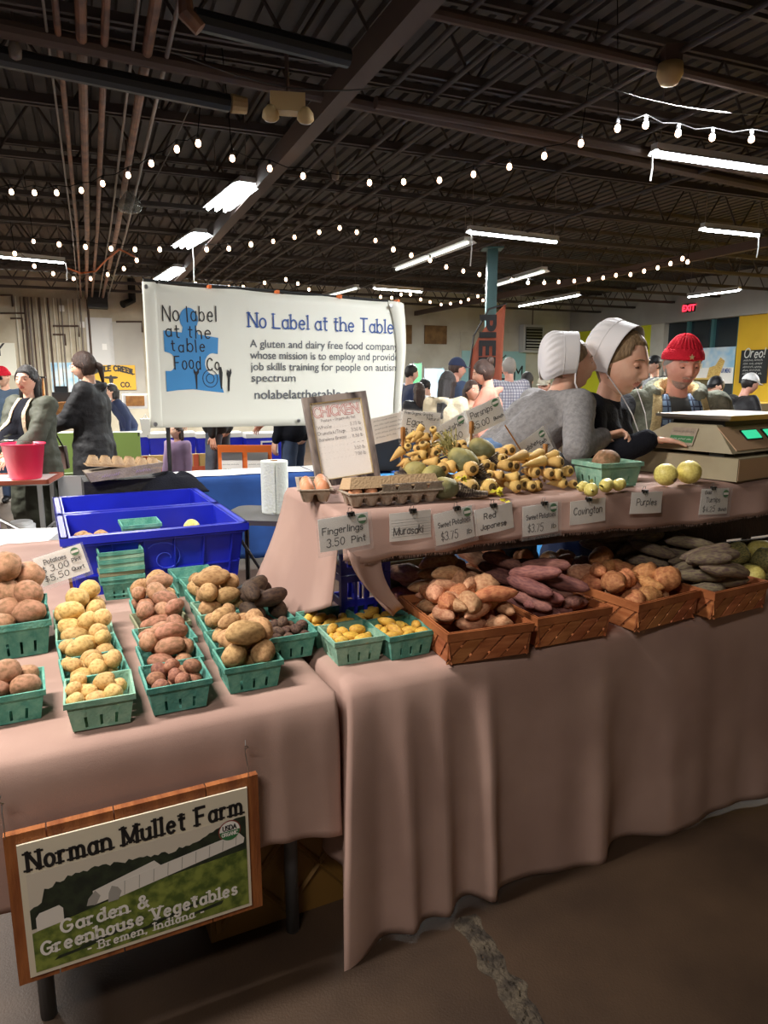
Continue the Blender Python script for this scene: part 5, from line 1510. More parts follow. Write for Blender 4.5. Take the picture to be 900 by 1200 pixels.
for (c, d) in (((w / 2, -.003, .0235), (w - .044, .010, .003)), ((w / 2, -.003, h - .0235), (w - .044, .010, .003)), ((.0235, -.003, h / 2), (.003, .010, h - .044)), ((w - .0235, -.003, h / 2), (.003, .010, h - .044))): mb.box(c, d)
mb.build('inner_bead', M['sherpa'], fr)
MB().box((w / 2, .002, h / 2), (w - .04, .004, h - .04)).build('price_paper', M['paper'], fr)
mb = MB(); lettering(mb, 'CHICKEN', .034, h - .072, .034, .0075, -.0012, fit=w - .072, gap=.18); mb.build('red_heading', mat('red_marker', s2l(206, 90, 78), .7), fr)
mb = MB(); lettering(mb, 'CHICKEN', .034, h - .072, .034, .0028, -.0018, fit=w - .072, gap=.18); mb.build('heading_core', M['paper'], fr)
mb = MB()
lettering(mb, 'Pasture + Organically fed', .055, h - .09, .009, .0012, -.0014, fit=w - .11, jit=.1)
for k, (a, b) in enumerate((('Whole . . . . . .', '5.75 lb'), ('Drumstick/Thigh . .', '3.50 lb'), ('Boneless Breast . .', '11.50 lb'), ('. . . . . . . . .', '- - -'), ('. . . . . . . . .', '3.50 lb'), ('. . . . . . . . .', '7.00 lb'))):
    lettering(mb, a, .036, h - .114 - .0215 * k, .011, .0013, -.0014, fit=.115, jit=.1); lettering(mb, b, .158, h - .114 - .0215 * k, .011, .0013, -.0014, fit=.04, jit=.1)
mb.build('handwriting', M['ink_grey'], fr)
MB().box((w / 2, -.0045, h / 2), (w - .045, .001, h - .045)).build('glass', mat('picture_glass', (1, 1, 1), .03, alpha=.12, spec=1.0), fr)
MB().tube([(w / 2, .01, h * .6), (w / 2, .09, -.0)], .006).build('prop_leg', M['black'], fr)

# ------------------------------------------------------------------ signs clipped to the shelf cloth
P0 = up(0, -.038, ZS)
SNU = Vector((math.sin(UA), -math.cos(UA), 0))
K = dict
price_sign('sleeved card reading Fingerlings 3.50 Pint, clipped at shelf left end', (372, 609), (431, 600), (379, 647), P0, SNU,
           [('Fingerlings', .06, .52, .2, .8, K(rise=0)), ('3.50', .12, .14, .24, .36, K()), ('Pint', .62, .16, .2, .28, K())], clip=.65, seal=(.86, .83, .09))
price_sign('lined index card reading Murasaki, second from the shelf left end', (456, 602), (505, 597), (457, 635), P0, SNU,
           [('Murasaki', .08, .22, .28, .7, K())], sleeve=False, clip=.55, ink='ink_grey', lined=True)
price_sign('card reading Sweet Potatoes 3.75 hung left of the Red Japanese card', (507, 603), (553, 592), (511, 640), P0, SNU,
           [('Sweet Potatoes', .08, .55, .16, .82, K()), ('$3.75', .12, .12, .26, .42, K()), ('lb', .78, .16, .14, .12, K())], clip=.6, seal=(.84, .84, .1), ink='ink_grey')
price_sign('plain card reading Red Japanese, clipped mid shelf', (555, 598), (600, 588), (556, 629), P0, SNU,
           [('Red', .22, .58, .22, .3, K()), ('Japanese', .12, .2, .2, .66, K())], sleeve=False, clip=.5, ink='ink_grey')
price_sign('card reading Sweet Potatoes 3.75 hung left of the Covington card', (612, 594), (654, 588), (613, 629), P0, SNU,
           [('Sweet Potatoes', .08, .55, .16, .82, K()), ('$3.75', .12, .12, .26, .42, K()), ('lb', .78, .16, .14, .12, K())], clip=.6, seal=(.84, .84, .1), ink='ink_grey')
price_sign('plain card reading Covington, below the small pale turnips', (668, 588), (710, 583), (672, 615), P0, SNU,
           [('Covington', .08, .42, .3, .78, K())], sleeve=False, clip=.5, ink='ink_grey')
price_sign('plain card reading Purples, below the basket with one potato', (740, 577), (777, 576), (742, 602), P0, SNU,
           [('Purples', .16, .4, .3, .62, K())], sleeve=False, clip=.4, ink='ink_grey')
price_sign('card reading Gold Turnips 4.25, hung below the scale corner', (822, 573), (855, 572), (822, 603), P0, SNU,
           [('Gold', .1, .8, .13, .22, K()), ('Turnips', .16, .48, .2, .5, K()), ('$4.25', .08, .1, .22, .42, K()), ('Bunch', .64, .12, .12, .28, K())], clip=.4, seal=(.84, .8, .1), ink='ink_grey')
# ------------------------------------------------------------------ signs on stakes
def stake(x0, y0, x1, y1, P0, n, label, r=.0045, zb=None):
    a, b = hit(x0, y0, P0, n), hit(x1, y1, P0, n)
    if zb is not None: b = Vector((b.x, b.y, zb))
    a, b = a + Vector((-n.x * .01, -n.y * .01, 0)) * -1.0, b
    mb = MB(); d = b - a
    mb.tube([a, b], r, 4)
    o = mb.build('wooden_stake', M['stake'], None); tag(o, label, 'stake')
    if r > .0035: MB().box((0, 0, 0), (.010, .016, .04)).build('clothespin', M['stake'], o, loc=a.lerp(b, .10), rot=(0, 0, TA))
    return o
PB = up(0, .30, ZS)
stake(471, 500, 470, 568, PB, SNU, 'wooden stake with clothespin holding the eggs card', zb=ZU)
stake(551, 493, 551, 545, up(0, .27, ZS), SNU, 'wooden stake holding the tilted parsnip card', zb=ZU)
stake(637, 522, 638, 560, up(0, .27, ZS), SNU, 'short wooden stake standing right of the tilted radish card', zb=ZU)
stake(590, 498, 634, 548, up(0, .29, ZS), SNU, 'long thin cane leaning across the tilted radish card', r=.003, zb=ZU)
stake(80, 666, 88, 706, tw(0, .99, ZC), SN, 'wooden clothespin stake holding the potato price card', r=.006, zb=ZC)
price_sign('tilted sleeved card reading Potatoes 3.00 Pint 5.50 Quart', (38, 655), (94, 637), (50, 688), tw(0, .975, ZC), SN,
           [('Potatoes', .18, .70, .15, .45, K()), ('$ 3.00', .08, .42, .2, .55, K()), ('Pint', .72, .5, .12, .18, K()), ('$5.50', .08, .12, .2, .5, K()), ('Quart', .66, .2, .12, .26, K())], seal=(.84, .82, .09))
price_sign('small notes card covered in handwriting, left of eggs card', (434, 491), (472, 482), (438, 521), up(0, .325, ZS), SNU,
           [('~%d' % k, .06, .84 - .16 * k, .07, (.8, .84, .86, .8, .6)[k], K(wt=.001)) for k in range(5)], sleeve=False)
price_sign('sleeved card reading Eggs 8.00 Doz on a stake', (472, 480), (517, 484), (471, 514), up(0, .315, ZS), SNU,
           [('Free Organic Grazing', .04, .86, .1, .72, K(wt=.0015)), ('Natural', .62, .72, .1, .32, K(wt=.0015)), ('Eggs', .12, .5, .22, .4, K()), ('$ 8.00', .08, .12, .24, .5, K()), ('Doz', .74, .14, .14, .2, K())])
price_sign('tilted card reading Radishes 3.00, partly behind the parsnip card', (508, 503), (546, 481), (518, 530), up(0, .318, ZS), SNU,
           [('Radishes', .1, .6, .2, .7, K()), ('$3.00', .05, .14, .24, .6, K())], seal=(.76, .8, .1))
price_sign('tilted sleeved card reading Parsnips 5.00 Bunch', (545, 482), (585, 464), (552, 511), up(0, .302, ZS), SNU,
           [('Parsnips', .08, .62, .22, .62, K()), ('$5.00', .04, .18, .24, .48, K()), ('Bunch', .66, .2, .12, .28, K())], seal=(.82, .84, .1))
price_sign('strongly tilted card reading Radishes 3.00 Bunch before the grey sweater', (602, 524), (637, 499), (618, 547), up(0, .33, ZS), SNU,
           [('Radishes', .1, .56, .18, .55, K()), ('$3.00', .1, .14, .2, .45, K()), ('Each', .68, .44, .14, .2, K()), ('Bunch', .64, .18, .14, .28, K())], seal=(.84, .8, .09))

# ------------------------------------------------------------------ parsnips
def root_mesh(seed, m='parsnip', taper=1.0, crown=True, knob=0.3):
    rnd = random.Random(seed); ph = rnd.uniform(0, 60)
    N, n = 16, 14; L_ = 1.0; vs = []; mb = MB()
    for i in range(N + 1):
        t = i / N
        r = (1 - t) ** .62 * (1 - .2 * t) * min(1, .55 + .45 * math.sin(min(1, t * 7) * math.pi / 2))
        r = max(.03, r) * (1 + .05 * math.sin(t * 40 + ph) * knob + .08 * noise.noise(Vector((t * 4, ph, 0))))
        for k in range(n):
            a = 2 * math.pi * k / n
            vs.append((t * 4.2, math.cos(a) * r + .25 * math.sin(t * 3 + ph) * t, math.sin(a) * r - .1 * t))
    fs = [(i * n + k, (i + 1) * n + k, (i + 1) * n + (k + 1) % n, i * n + (k + 1) % n) for i in range(N) for k in range(n)] + [tuple(range(n)), tuple(N * n + k for k in range(n))[::-1]]
    mb.add(vs, fs)
    me = mb.mesh('parsnip', M[m], True)
    mc = MB(); mc.lathe([(.46, .06), (.42, -.02), (.30, -.05), (.22, -.03), (.2, -.12), (.05, -.15)], 12, closed=False)
    for k in range(5):
        a = k * 1.3; mc.tube([(.12 * math.cos(a), .12 * math.sin(a), 0), (.2 * math.cos(a), .2 * math.sin(a), -.2)], .05, 5)
    cm = mc.mesh('root_crown', M['crown'], True); cm.transform(Matrix.Rotation(R(90), 4, 'Y'))
    return me, cm
PM = [root_mesh(k * 3 + 1) for k in range(6)]
def parsnip(p, yaw, pitch, r, label, group, roll=0, lf=1.0):
    me, cm = random.choice(PM)
    o = link('parsnip', me, None, p, None)
    o.rotation_euler = (Matrix.Rotation(yaw, 4, 'Z') @ Matrix.Rotation(pitch, 4, 'Y') @ Matrix.Rotation(roll, 4, 'X')).to_euler()
    o.scale = (r * lf, r, r)
    c = link('crown', cm, o)
    return tag(o, label, 'parsnip', group)
rp = random.Random(77)
PL = 'golden parsnip in the heap, brown crown facing the aisle'
for (S, D, z, r, lb) in ((.455, .055, .033, .031, 'fat parsnip at heap front, left of the two in front'), (.525, .06, .031, .030, 'fat parsnip at heap front, right of the two in front'),
                     (.47, .09, .088, .028, 'fat parsnip resting on top of the two front ones'), (.63, .065, .024, .023, 'medium parsnip at heap front above the covington card'),
                     (.69, .07, .022, .021, 'orange tinted parsnip at the front right of the heap')):
    parsnip(up(S, D, ZU + z), UA + R(90) + R(rp.uniform(-12, 12)), R(2), r, lb, None, rp.uniform(0, 6))
for row, (D, z, n, s0, s1) in enumerate(((.09, .022, 8, .40, .93), (.10, .058, 9, .40, .92), (.14, .085, 10, .38, .86), (.16, .025, 8, .40, .92), (.18, .105, 9, .36, .80), (.22, .125, 8, .34, .74), (.26, .14, 5, .34, .64))):
    for k in range(n):
        S = s0 + (s1 - s0) * (k + rp.uniform(.2, .8)) / n
        parsnip(up(S, D + rp.uniform(-.02, .02), ZU + z + rp.uniform(-.006, .01)), UA + R(90) + R(rp.uniform(-35, 40)), R(rp.uniform(-2, 10)), rp.uniform(.017, .026), PL, 'parsnips in the heap', rp.uniform(0, 6), .95)
for k in range(20):                                      # upright bunch rising behind the radishes
    S = .30 + .15 * rp.random(); z = .12 + .11 * rp.random() - .3 * abs(S - .36)
    parsnip(up(S, .26 + rp.uniform(-.03, .03), ZU + z), UA + R(90) + R(rp.uniform(-60, 60)), R(rp.uniform(25, 55)), rp.uniform(.013, .019), 'golden parsnip standing steeply in the bunch behind the radishes', 'parsnips in the steep bunch', rp.uniform(0, 6), .8)
for (S, D, z, yaw) in ((.72, .16, .12, 200), (.78, .13, .10, 190), (.80, .18, .12, 205)):
    parsnip(up(S, D, ZU + z), UA + R(yaw), R(6), .022, 'parsnip lying sideways on top of the heap near the grey sleeve', 'sideways parsnips', 0, 1.2)
parsnip(up(.86, .17, ZU + .115), UA + R(185), R(8), .020, 'parsnip lying sideways with its crown pointing right', None, 0, 1.1)

# small pale turnips right of the heap, big turnips, quart with one potato
tv = var('round', 'turnip', 'turnip')
for i, (x, y, r, yw) in enumerate(((733, 570, .021, 10), (718, 571, .023, 30), (700, 576, .022, 60), (708, 562, .024, 80), (690, 573, .018, 20), (716, 560, .02, 45))):
    p = onz(x, y, ZU + r) + Vector((-.008, .045, 0))
    o = link('turnip', tv[i % 5], None, p, (0, 0, UA + R(yw))); o.scale = (r * 1.5, r, r)
    tag(o, 'small pale yellow turnip lying between parsnips and the quart basket', 'turnip', 'small pale turnips')
    MB().tube([(-1.0, 0, 0), (-1.25, .1, .2), (-1.6, .3, .2)], [.16, .12, .05], 6).build('stem_stub', M['leaf_green'], o)
bt = MB().ell((0, 0, 0), (1, 1, .97), 24, 18, fn=lambda q: q * (1 + .02 * noise.noise(q * 2)) * (1 + .06 * max(0, -q.y) ** 8)).mesh('turnip', M['turnip'], True)
for i, (x, y, r, rt_, lb) in enumerate(((785, 571, .041, (R(10), 0, UA + R(10)), 'large round pale yellow turnip, left one, root end forward'), (813, 569, .044, (0, 0, UA + R(95)), 'large round pale yellow turnip, right one beside scale'))):
    p = onz(x, y, ZS + .008); p.y += r * 1.1; p.z = ZU + r * .96
    o = link('turnip', bt, None, p, rt_); o.scale = (r, r, r); tag(o, lb, 'turnip')
    mb = MB(); mb.lathe([(.22, .0), (.2, .05), (.1, .1), (.04, .12)], 10)
    c = mb.build('root_scar', M['crown'], o, loc=(.0, -.98, -.2), rot=(R(100), 0, 0))
p = (onz(712, 560, ZU) + onz(776, 571, ZU)) / 2
p = up(1.045, .125, ZU)
o = quart(0, 0, 'pale_teal', 'large pale green pulp basket on the shelf holding one potato'); o.location = p; o.rotation_euler = (0, 0, UA); o.scale = (1.22, 1.05, 1.15)
o2 = link('potato', var('potato', 'red_pot', 'potato')[1], None, p + Vector((-.005, 0, .088)), (0, R(-14), UA + .2)); o2.scale = (.054, .044, .040); tag(o2, 'single big red skinned potato in the shelf basket', 'potato')

# ------------------------------------------------------------------ green radishes with ringed necks
def radish(x, y, D, r, ln, neck, label, yaw, pitch):
    p = hit(x, y, up(0, D, ZS), SNU); p.z = max(p.z, ZU + r * .8)
    o = thing('winter_radish', p, label, 'radish')
    o.rotation_euler = (0, pitch, yaw)
    MB().ell((0, 0, 0), (ln, r, r), 22, 16, fn=lambda q: Vector((q.x, q.y, q.z)) * (1 + .06 * noise.noise(q * 1.5 + Vector((x, 0, 0)))) ).build('body', M['radish'], o, smooth=True)
    pts, rs = [], []
    N = 22
    for i in range(N + 1):
        t = i / N
        pts.append(Vector((ln * .8 + neck * t, -.02 * t * t * 1.5, -.015 * math.sin(t * 2.4))))
        rs.append(r * (.66 - .42 * t) * (1 + .14 * (1 if i % 2 else -1) * (1 - .4 * t)))
    MB().tube(pts, rs, 14).build('ringed_neck', M['radish_neck'], o, smooth=False)
    return o
radish(543, 540, .17, .040, .058, .085, 'topmost pale winter radish with ringed dark neck pointing right', UA + R(-38), R(28))
radish(565, 526, .21, .034, .050, .075, 'grey green winter radish behind the topmost one', UA + R(-30), R(30))
radish(521, 572, .07, .036, .048, .10, 'front winter radish with long ringed neck along the shelf edge', UA + R(-4), R(4))
radish(508, 557, .16, .034, .046, .05, 'winter radish lying left behind the front one', UA + R(20), R(0))
radish(487, 552, .20, .033, .040, .03, 'leftmost round green winter radish behind the egg carton', UA + R(160), R(0))
radish(548, 568, .13, .030, .045, .06, 'dark green winter radish tucked under the topmost one', UA + R(10), R(5))
mb = MB(); rl = random.Random(4)
p = hit(528, 530, up(0, .2, ZS), SNU)
for k in range(36):
    a = rl.uniform(-.9, .9); q = p + Vector((rl.uniform(-.02, .02), rl.uniform(-.02, .02), rl.uniform(-.02, .03)))
    e = q + Vector((.05 * math.cos(2.4 + a), rl.uniform(-.02, .02), .05 * math.sin(2.4 + a)))
    mb.tube([q, (q + e) / 2 + Vector((0, 0, .008)), e], .0018, 4)
o = mb.build('root_fibres', M['radish'], None); tag(o, 'tuft of pale stalk fibres above the topmost winter radish', 'fibres', kind='stuff')
def leafclump(x, y, D, n, sz, m, label):
    p = hit(x, y, up(0, D, ZS), SNU); mb = MB()
    for k in range(n):
        a, b = rl.uniform(0, 6.28), rl.uniform(-.6, .9)
        d = Vector((math.cos(a), math.sin(a), b)).normalized(); s = d.orthogonal().normalized() * sz * .3
        m1 = p + d * sz * .5; e = p + d * sz + Vector((0, 0, -sz * .2))
        mb.add([p, m1 + s, e, m1 - s], [(0, 1, 2), (0, 2, 3)])
    o = mb.build('wilted_leaf', M[m], None); tag(o, label, 'leaf', kind='stuff')
leafclump(541, 560, .04, 9, .022, 'leaf_yellow', 'small bright yellow wilted leaf among the winter radishes')
leafclump(582, 575, .02, 10, .026, 'leaf_yellow', 'yellow wilted leaves at the tip of the front radish')
leafclump(592, 588, .0, 6, .022, 'leaf_yellow', 'yellow wilted leaf hanging over the shelf edge')
leafclump(700, 566, .1, 9, .035, 'leaf_green', 'limp green turnip leaves beside the quart basket')

# ------------------------------------------------------------------ SCALE
SY = math.atan2(2.85 - 2.65, 1.552 - 1.33)  # placeholder angle of the right face
SY = R(35)
cs = onz(863, 565, ZU)
sc = thing('price_scale', cs, 'beige price computing scale with green display and steel tray', 'scale', rz=SY)
# local: +x along the right face, +y along the left face away from the aisle
mb = MB(); mb.box((.24, .33, .042), (.48, .66, .085)); b_ = mb.build('base_cabinet', M['scale_metal'], sc)
MB().box((.24, .0, .042), (.47, .004, .078)).build('base_front_panel', M['scale_face'], sc)
for x in (.06, .42):
    for y in (.10, .44): MB().box((x, y, .093), (.07, .06, .016)).build('rubber_foot', M['black'], sc)
mb = MB()
L0, L1 = .03, .50
vs = [(.01, L0, .10), (.50, L0, .10), (.50, L1, .10), (.01, L1, .10), (.06, L0 + .10, .20), (.50, L0 + .10, .20), (.50, L1 - .17, .20), (.06, L1 - .17, .20)]
mb.add(vs, [(0, 3, 2, 1), (4, 5, 6, 7), (0, 1, 5, 4), (1, 2, 6, 5), (2, 3, 7, 6), (3, 0, 4, 7)])
hd = mb.build('scale_body', M['scale_metal'], sc)
# front face is the sloped quad 0,1,5,4; left face is 3,0,4,7
nf = Vector((0, -.1, .1)).normalized()
X = Matrix.Translation((.25, L0 + .05 - .002, .15)) @ Matrix.Rotation(R(-45), 4, 'X')
MB().box((0, 0, 0), (.40, .004, .115), X=X).build('face_panel', M['scale_face'], sc)
MB().box((-.02, -.004, .01), (.12, .004, .05), X=X).build('display_bezel', M['black'], sc)
MB().box((-.02, -.007, .01), (.105, .003, .04), X=X).build('display', M['lcd'], sc)
MB().box((.12, -.004, .01), (.08, .004, .05), X=X).build('display_bezel', M['black'], sc)
MB().box((.12, -.007, .01), (.066, .003, .038), X=X).build('display', M['lcd'], sc)
XL = Matrix.Translation((.032, .27, .15)) @ Matrix.Rotation(R(-90), 4, 'Z') @ Matrix.Rotation(R(-27), 4, 'X')
MB().box((.02, -.003, .0), (.11, .003, .075), X=XL).build('rating_label', M['carton'], sc)
MB().box((.02, -.005, -.012), (.10, .002, .028), X=XL).build('green_sticker', M['green_logo'], sc)
mb = MB(); scribble(mb, -.022, .016, .085, .010, .0015, -.0062, 3, X=XL); mb.build('label_lettering', M['ink_grey'], sc)
mb = MB(); scribble(mb, -.022, -.016, .085, .008, .0015, -.0072, 4, X=XL); mb.build('label_lettering', M['paper'], sc)
MB().box((-.13, -.003, -.035), (.034, .003, .028), X=XL).build('small_black_label', M['ink'], sc)
mb = MB()
mb.box((.30, .23, .232), (.50, .32, .012)); mb.box((.30, .23, .222), (.46, .29, .010))
mb.build('weighing_tray', M['tray'], sc, autosm=True)
MB().box((.30, .23, .206), (.40, .22, .022)).build('tray_support', M['black'], sc)
for k, (a, b) in enumerate((((.12, -.003), (.1, .02)),)):
    pass
# counter behind the shelf carrying the back of the scale
fo2 = thing('back_counter', up(1.98, .64, 0), 'dark box stand behind the shelf under the scale rear', 'stand', rz=UA)
MB().box((0, .0, ZS / 2), (.44, .14, ZS - .012)).build('body', M['black'], fo2)

# ------------------------------------------------------------------ paper towel roll and black stool
sp = onz(312, 601, .86)
st = thing('folding_stool', Vector((sp.x, sp.y, 0)), 'small black topped folding side table behind the blue crate', 'table', rz=R(-8))
def rr(s, t): return None
mb = MB(); pts = []
for (cx, cy, a0) in ((.15, .15, 0), (-.15, .15, 90), (-.15, -.15, 180), (.15, -.15, 270)):
    pts += arc(cx, cy, .06, .06, a0, a0 + 90, 6)
n = len(pts)
mb.add([(p[0], p[1], .835) for p in pts] + [(p[0], p[1], .86) for p in pts], [tuple(range(n))[::-1], tuple(range(n, 2 * n))] + [(i, (i + 1) % n, (i + 1) % n + n, i + n) for i in range(n)])
mb.build('tabletop', mat('grey_black_top', s2l(70, 66, 66), .35), st)
for sx in (-1, 1):
    for sy in (-1, 1):
        MB().tube([(sx * .15, sy * .12, .835), (sx * .17, sy * .16, 0)], .013, 8).build('leg', M['black'], st)
    MB().tube([(sx * .16, -.13, .45), (sx * .16, .13, .45)], .008, 6).build('brace', M['black'], st)
MB().tube([(-.15, -.12, .82), (.16, -.14, .35)], .008, 6).build('brace', M['black'], st)
pr_ = thing('paper_towel_roll', Vector((sp.x + .045, sp.y + .02, .86)), 'white paper towel roll standing on the black topped side table', 'paper towel')
MB().lathe([(.022, 0), (.068, 0), (.070, .004), (.070, .266), (.068, .27), (.022, .27), (.020, .268), (.020, .002)], 36, closed=False).build('roll', M['towel'], pr_, smooth=False)
MB().lathe([(.02, .272), (.019, .272), (.019, .0), (.02, .0)], 20, closed=False).build('core', M['cardboard'], pr_)
MB().grid(6, 4, lambda s, t: (.0705 * math.cos(-1.9 + s * .5) * (1 + .1 * s), .0705 * math.sin(-1.9 + s * .5) * (1 + .1 * s), .01 + .25 * t)).build('loose_sheet', M['towel'], pr_)

# ================================================================== PEOPLE
def capsules(caps, ball=True, n=12):
    mb = MB()
    for c in caps:
        p, q, r0, r1 = Vector(c[0]), Vector(c[1]), c[2], c[3]
        flat = c[4] if len(c) > 4 else 1.0
        d = q - p
        if d.length < 1e-6: d = Vector((0, 0, .001)); q = p + d
        dn = d.normalized()
        pts, rs = [], []
        for a in (-80, -50, -20): pts.append(p + dn * r0 * math.sin(R(a))); rs.append(r0 * math.cos(R(a)))
        pts += [p, q]; rs += [r0, r1]
        for a in (20, 50, 80): pts.append(q + dn * r1 * math.sin(R(a))); rs.append(r1 * math.cos(R(a)))
        mb.tube(pts, rs, n)
    return mb
def blob(caps, voxel, m, name, sm=4, disp=0.0, keep=None):
    me = capsules(caps).mesh(name, m)
    out = bake(me, [('REMESH', dict(mode='VOXEL', voxel_size=voxel)), ('SMOOTH', dict(factor=.5, iterations=sm))], name)
    if disp:
        nm = [v.normal.copy() for v in out.vertices]; cs = [v.co.copy() for v in out.vertices]; fl = []
        for c, q_ in zip(cs, nm):
            q = Vector((c.x * 9, c.y * 9, c.z * 16))
            c += q_ * disp * (noise.noise(q) + .5 * noise.noise(q * 2.3)); fl += c[:]
        out.vertices.foreach_set('co', fl)
    out.polygons.foreach_set('use_smooth', [True] * len(out.polygons))
    out.materials.clear(); out.materials.append(m)
    return out
def g3(x, z, cx, cz, sx, sz): return math.exp(-((x - cx) / sx) ** 2 - ((z - cz) / sz) ** 2)
def head_pt(d, fem=True, off=0.0):
    x, y, z = d.x * .076, d.y * .096, d.z * .116
    if z < 0:
        t = min(1, -z / .116)
        x *= 1 - .36 * t ** 1.6
        if y > 0: y *= 1 - .10 * t ** 2
        else: y *= 1 - .40 * t
    else:
        if y > 0: y *= 1 - .06 * (z / .116)
        y -= .006 * (z / .116)
    if y > 0:
        f = min(1, y / .05)
        n = 0
        n += .020 * math.exp(-(x / .0105) ** 2) * (math.exp(-((z + .026) / .013) ** 2) if z < -.026 else math.exp(-((z + .026) / .036) ** 2))
        n += .009 * (g3(x, z, .012, -.028, .007, .008) + g3(x, z, -.012, -.028, .007, .008))
        n += .004 * math.exp(-((z - .030) / .010) ** 2) * math.exp(-(x / .045) ** 2)
        n -= .010 * (g3(x, z, .031, .010, .015, .011) + g3(x, z, -.031, .010, .015, .011))
        n += .005 * (g3(x, z, .042, -.022, .018, .018) + g3(x, z, -.042, -.022, .018, .018))
        n += .0065 * math.exp(-(x / .022) ** 2) * (math.exp(-((z + .051) / .005) ** 2) + 1.1 * math.exp(-((z + .061) / .0055) ** 2))
        n -= .004 * math.exp(-(x / .024) ** 2) * math.exp(-((z + .0562) / .0022) ** 2)
        n -= .004 * math.exp(-(x / .02) ** 2) * math.exp(-((z + .074) / .006) ** 2)
        n += .007 * math.exp(-(x / .022) ** 2) * math.exp(-((z + .094) / .013) ** 2)
        y += n * f
    p = Vector((x, y, z))
    if off: p += Vector((d.x, d.y * .9, d.z)).normalized() * off
    return p
def head_grid(fn, nu=56, nv=56):
    vs, fs = [], []
    for j in range(nv + 1):
        t = math.pi * j / nv
        for i in range(nu):
            u_ = 2 * math.pi * i / nu
            # denser columns at the front (+y)
            a = u_ + .55 * math.sin(u_)
            a = math.pi / 2 + math.pi - a
            d = Vector((math.sin(t) * math.cos(a), math.sin(t) * math.sin(a), math.cos(t)))
            vs.append(fn(d))
    for j in range(nv):
        for i in range(nu):
            fs.append((j * nu + i, (j + 1) * nu + i, (j + 1) * nu + (i + 1) % nu, j * nu + (i + 1) % nu))
    return vs, fs
def build_head(mb, X, res, fem, near):
    vs, fs = head_grid(lambda d: head_pt(d, fem), res, res)
    mi = []
    for f in fs:
        c = sum((vs[i] for i in f), Vector()) / len(f)
        lip = c.y > .05 and abs(c.x) < .024 - abs(c.z + .056) * .9 and -.067 < c.z < -.046
        mi.append(1 if (lip and near) else 0)
    k = len(mb.v); mb.v += [X @ v for v in vs]; mb.f += [tuple(i + k for i in f) for f in fs]; mb.m += mi
    for s in (-1, 1):
        mb.ell((s * .074, -.008, -.005), (.008, .018, .030), 12, 10, X=X, fn=lambda q: Vector((q.x, q.y * (1 - .25 * (q.z < 0) * abs(q.z)), q.z)))
        if near: mb.tube([(s * .078, .004, .018), (s * .083, -.014, .022), (s * .083, -.022, .004), (s * .079, -.014, -.022)], .003, 5, X=X)
def hand_geo(mb, wrist, dirv, palm_n, size, curl, side, near, spread=.12):
    """palm plus five fingers; dirv along the fingers, palm_n out of the palm"""
    d = dirv.normalized(); n = (palm_n - d * palm_n.dot(d)).normalized(); s = d.cross(n) * side
    caps = []
    L_ = .085 * size
    for k, (o, r) in enumerate(((-.028, .011), (-.009, .012), (.010, .012), (.028, .010))):
        caps.append((wrist + s * o * .5 * size + d * .012 * size, wrist + s * o * size + d * L_, .012 * size, r * size * .95))
    fl = [.068, .078, .073, .056]
    for k in range(4):
        o = (-.029, -.010, .010, .028)[k] * size
        p = wrist + s * o + d * L_
        dd = (d + s * (k - 1.5) * spread * .6).normalized(); nf = n.copy(); a = curl * (.7 + .12 * k)
        for seg in range(3):
            ln = fl[k] * size * (.45, .31, .24)[seg]
            dd, nf = (dd * math.cos(a * .8) + nf * math.sin(a * .8)).normalized(), (nf * math.cos(a * .8) - dd * math.sin(a * .8)).normalized()
            q = p + dd * ln; r = (.0088, .0079, .0070)[seg] * size * (1 if k < 3 else .88)
            caps.append((p, q, r, r * .93)); p = q
    p = wrist + s * -.026 * size + d * .022 * size
    dd = (d * .62 - s * .75 + n * .25).normalized()
    for seg in range(3):
        q = p + dd * (.036, .030, .024)[seg] * size; r = (.0125, .0098, .0085)[seg] * size
        caps.append((p, q, r, r * .92)); p = q; dd = (dd + d * .35 + n * curl * .35 + s * .25 * curl).normalized()
    if near:
        me = blob(caps, .0030, M['skin'], 'h', 3)
        k = len(mb.v); mb.v += [v.co.copy() for v in me.vertices]; mb.f += [tuple(i + k for i in p.vertices) for p in me.polygons]; mb.m += [0] * len(me.polygons)
        bpy.data.meshes.remove(me)
    else:
        c = capsules(caps, n=6); k = len(mb.v); mb.v += c.v; mb.f += [tuple(i + k for i in f) for f in c.f]; mb.m += [0] * len(c.f)
def ik(a, t, l1, l2, pole):
    d = t - a; L_ = min(d.length, (l1 + l2) * .995); dn = d.normalized(); t = a + dn * L_
    c = (l1 * l1 + L_ * L_ - l2 * l2) / (2 * L_); h = math.sqrt(max(0, l1 * l1 - c * c))
    pl = (pole - dn * pole.dot(dn)).normalized()
    return a + dn * c + pl * h, t
def hair_mesh(m, style, near):
    def fn(d):
        p = head_pt(d)
        x, y, z = d.x, d.y, d.z
        line = .62 - .35 * abs(x) if y > 0 else -.55
        if y > 0:
            h0 = .64 if style == 'short' else .50
            hl = h0 - 1.1 * max(0, abs(x) - .45)            # forehead hairline falling to the temples
            if y < .45: hl = min(hl, h0 - (.45 - y) * 2.6)
            on = z > hl
        else:
            on = z > (-.62 if style != 'short' else -.35) or y < -.55 and z > -.75
        o = (.011 if style != 'short' else .007) if on else -.012
        o += .0022 * noise.noise(Vector((x * 9, y * 3, z * 14))) if on else 0
        return head_pt(d, True, o)
    vs, fs = head_grid(fn, 40 if near else 20, 34 if near else 18)
    mb = MB(); mb.add(vs, fs)
    return mb.mesh('hair', m, True)
PEOPLE = 0
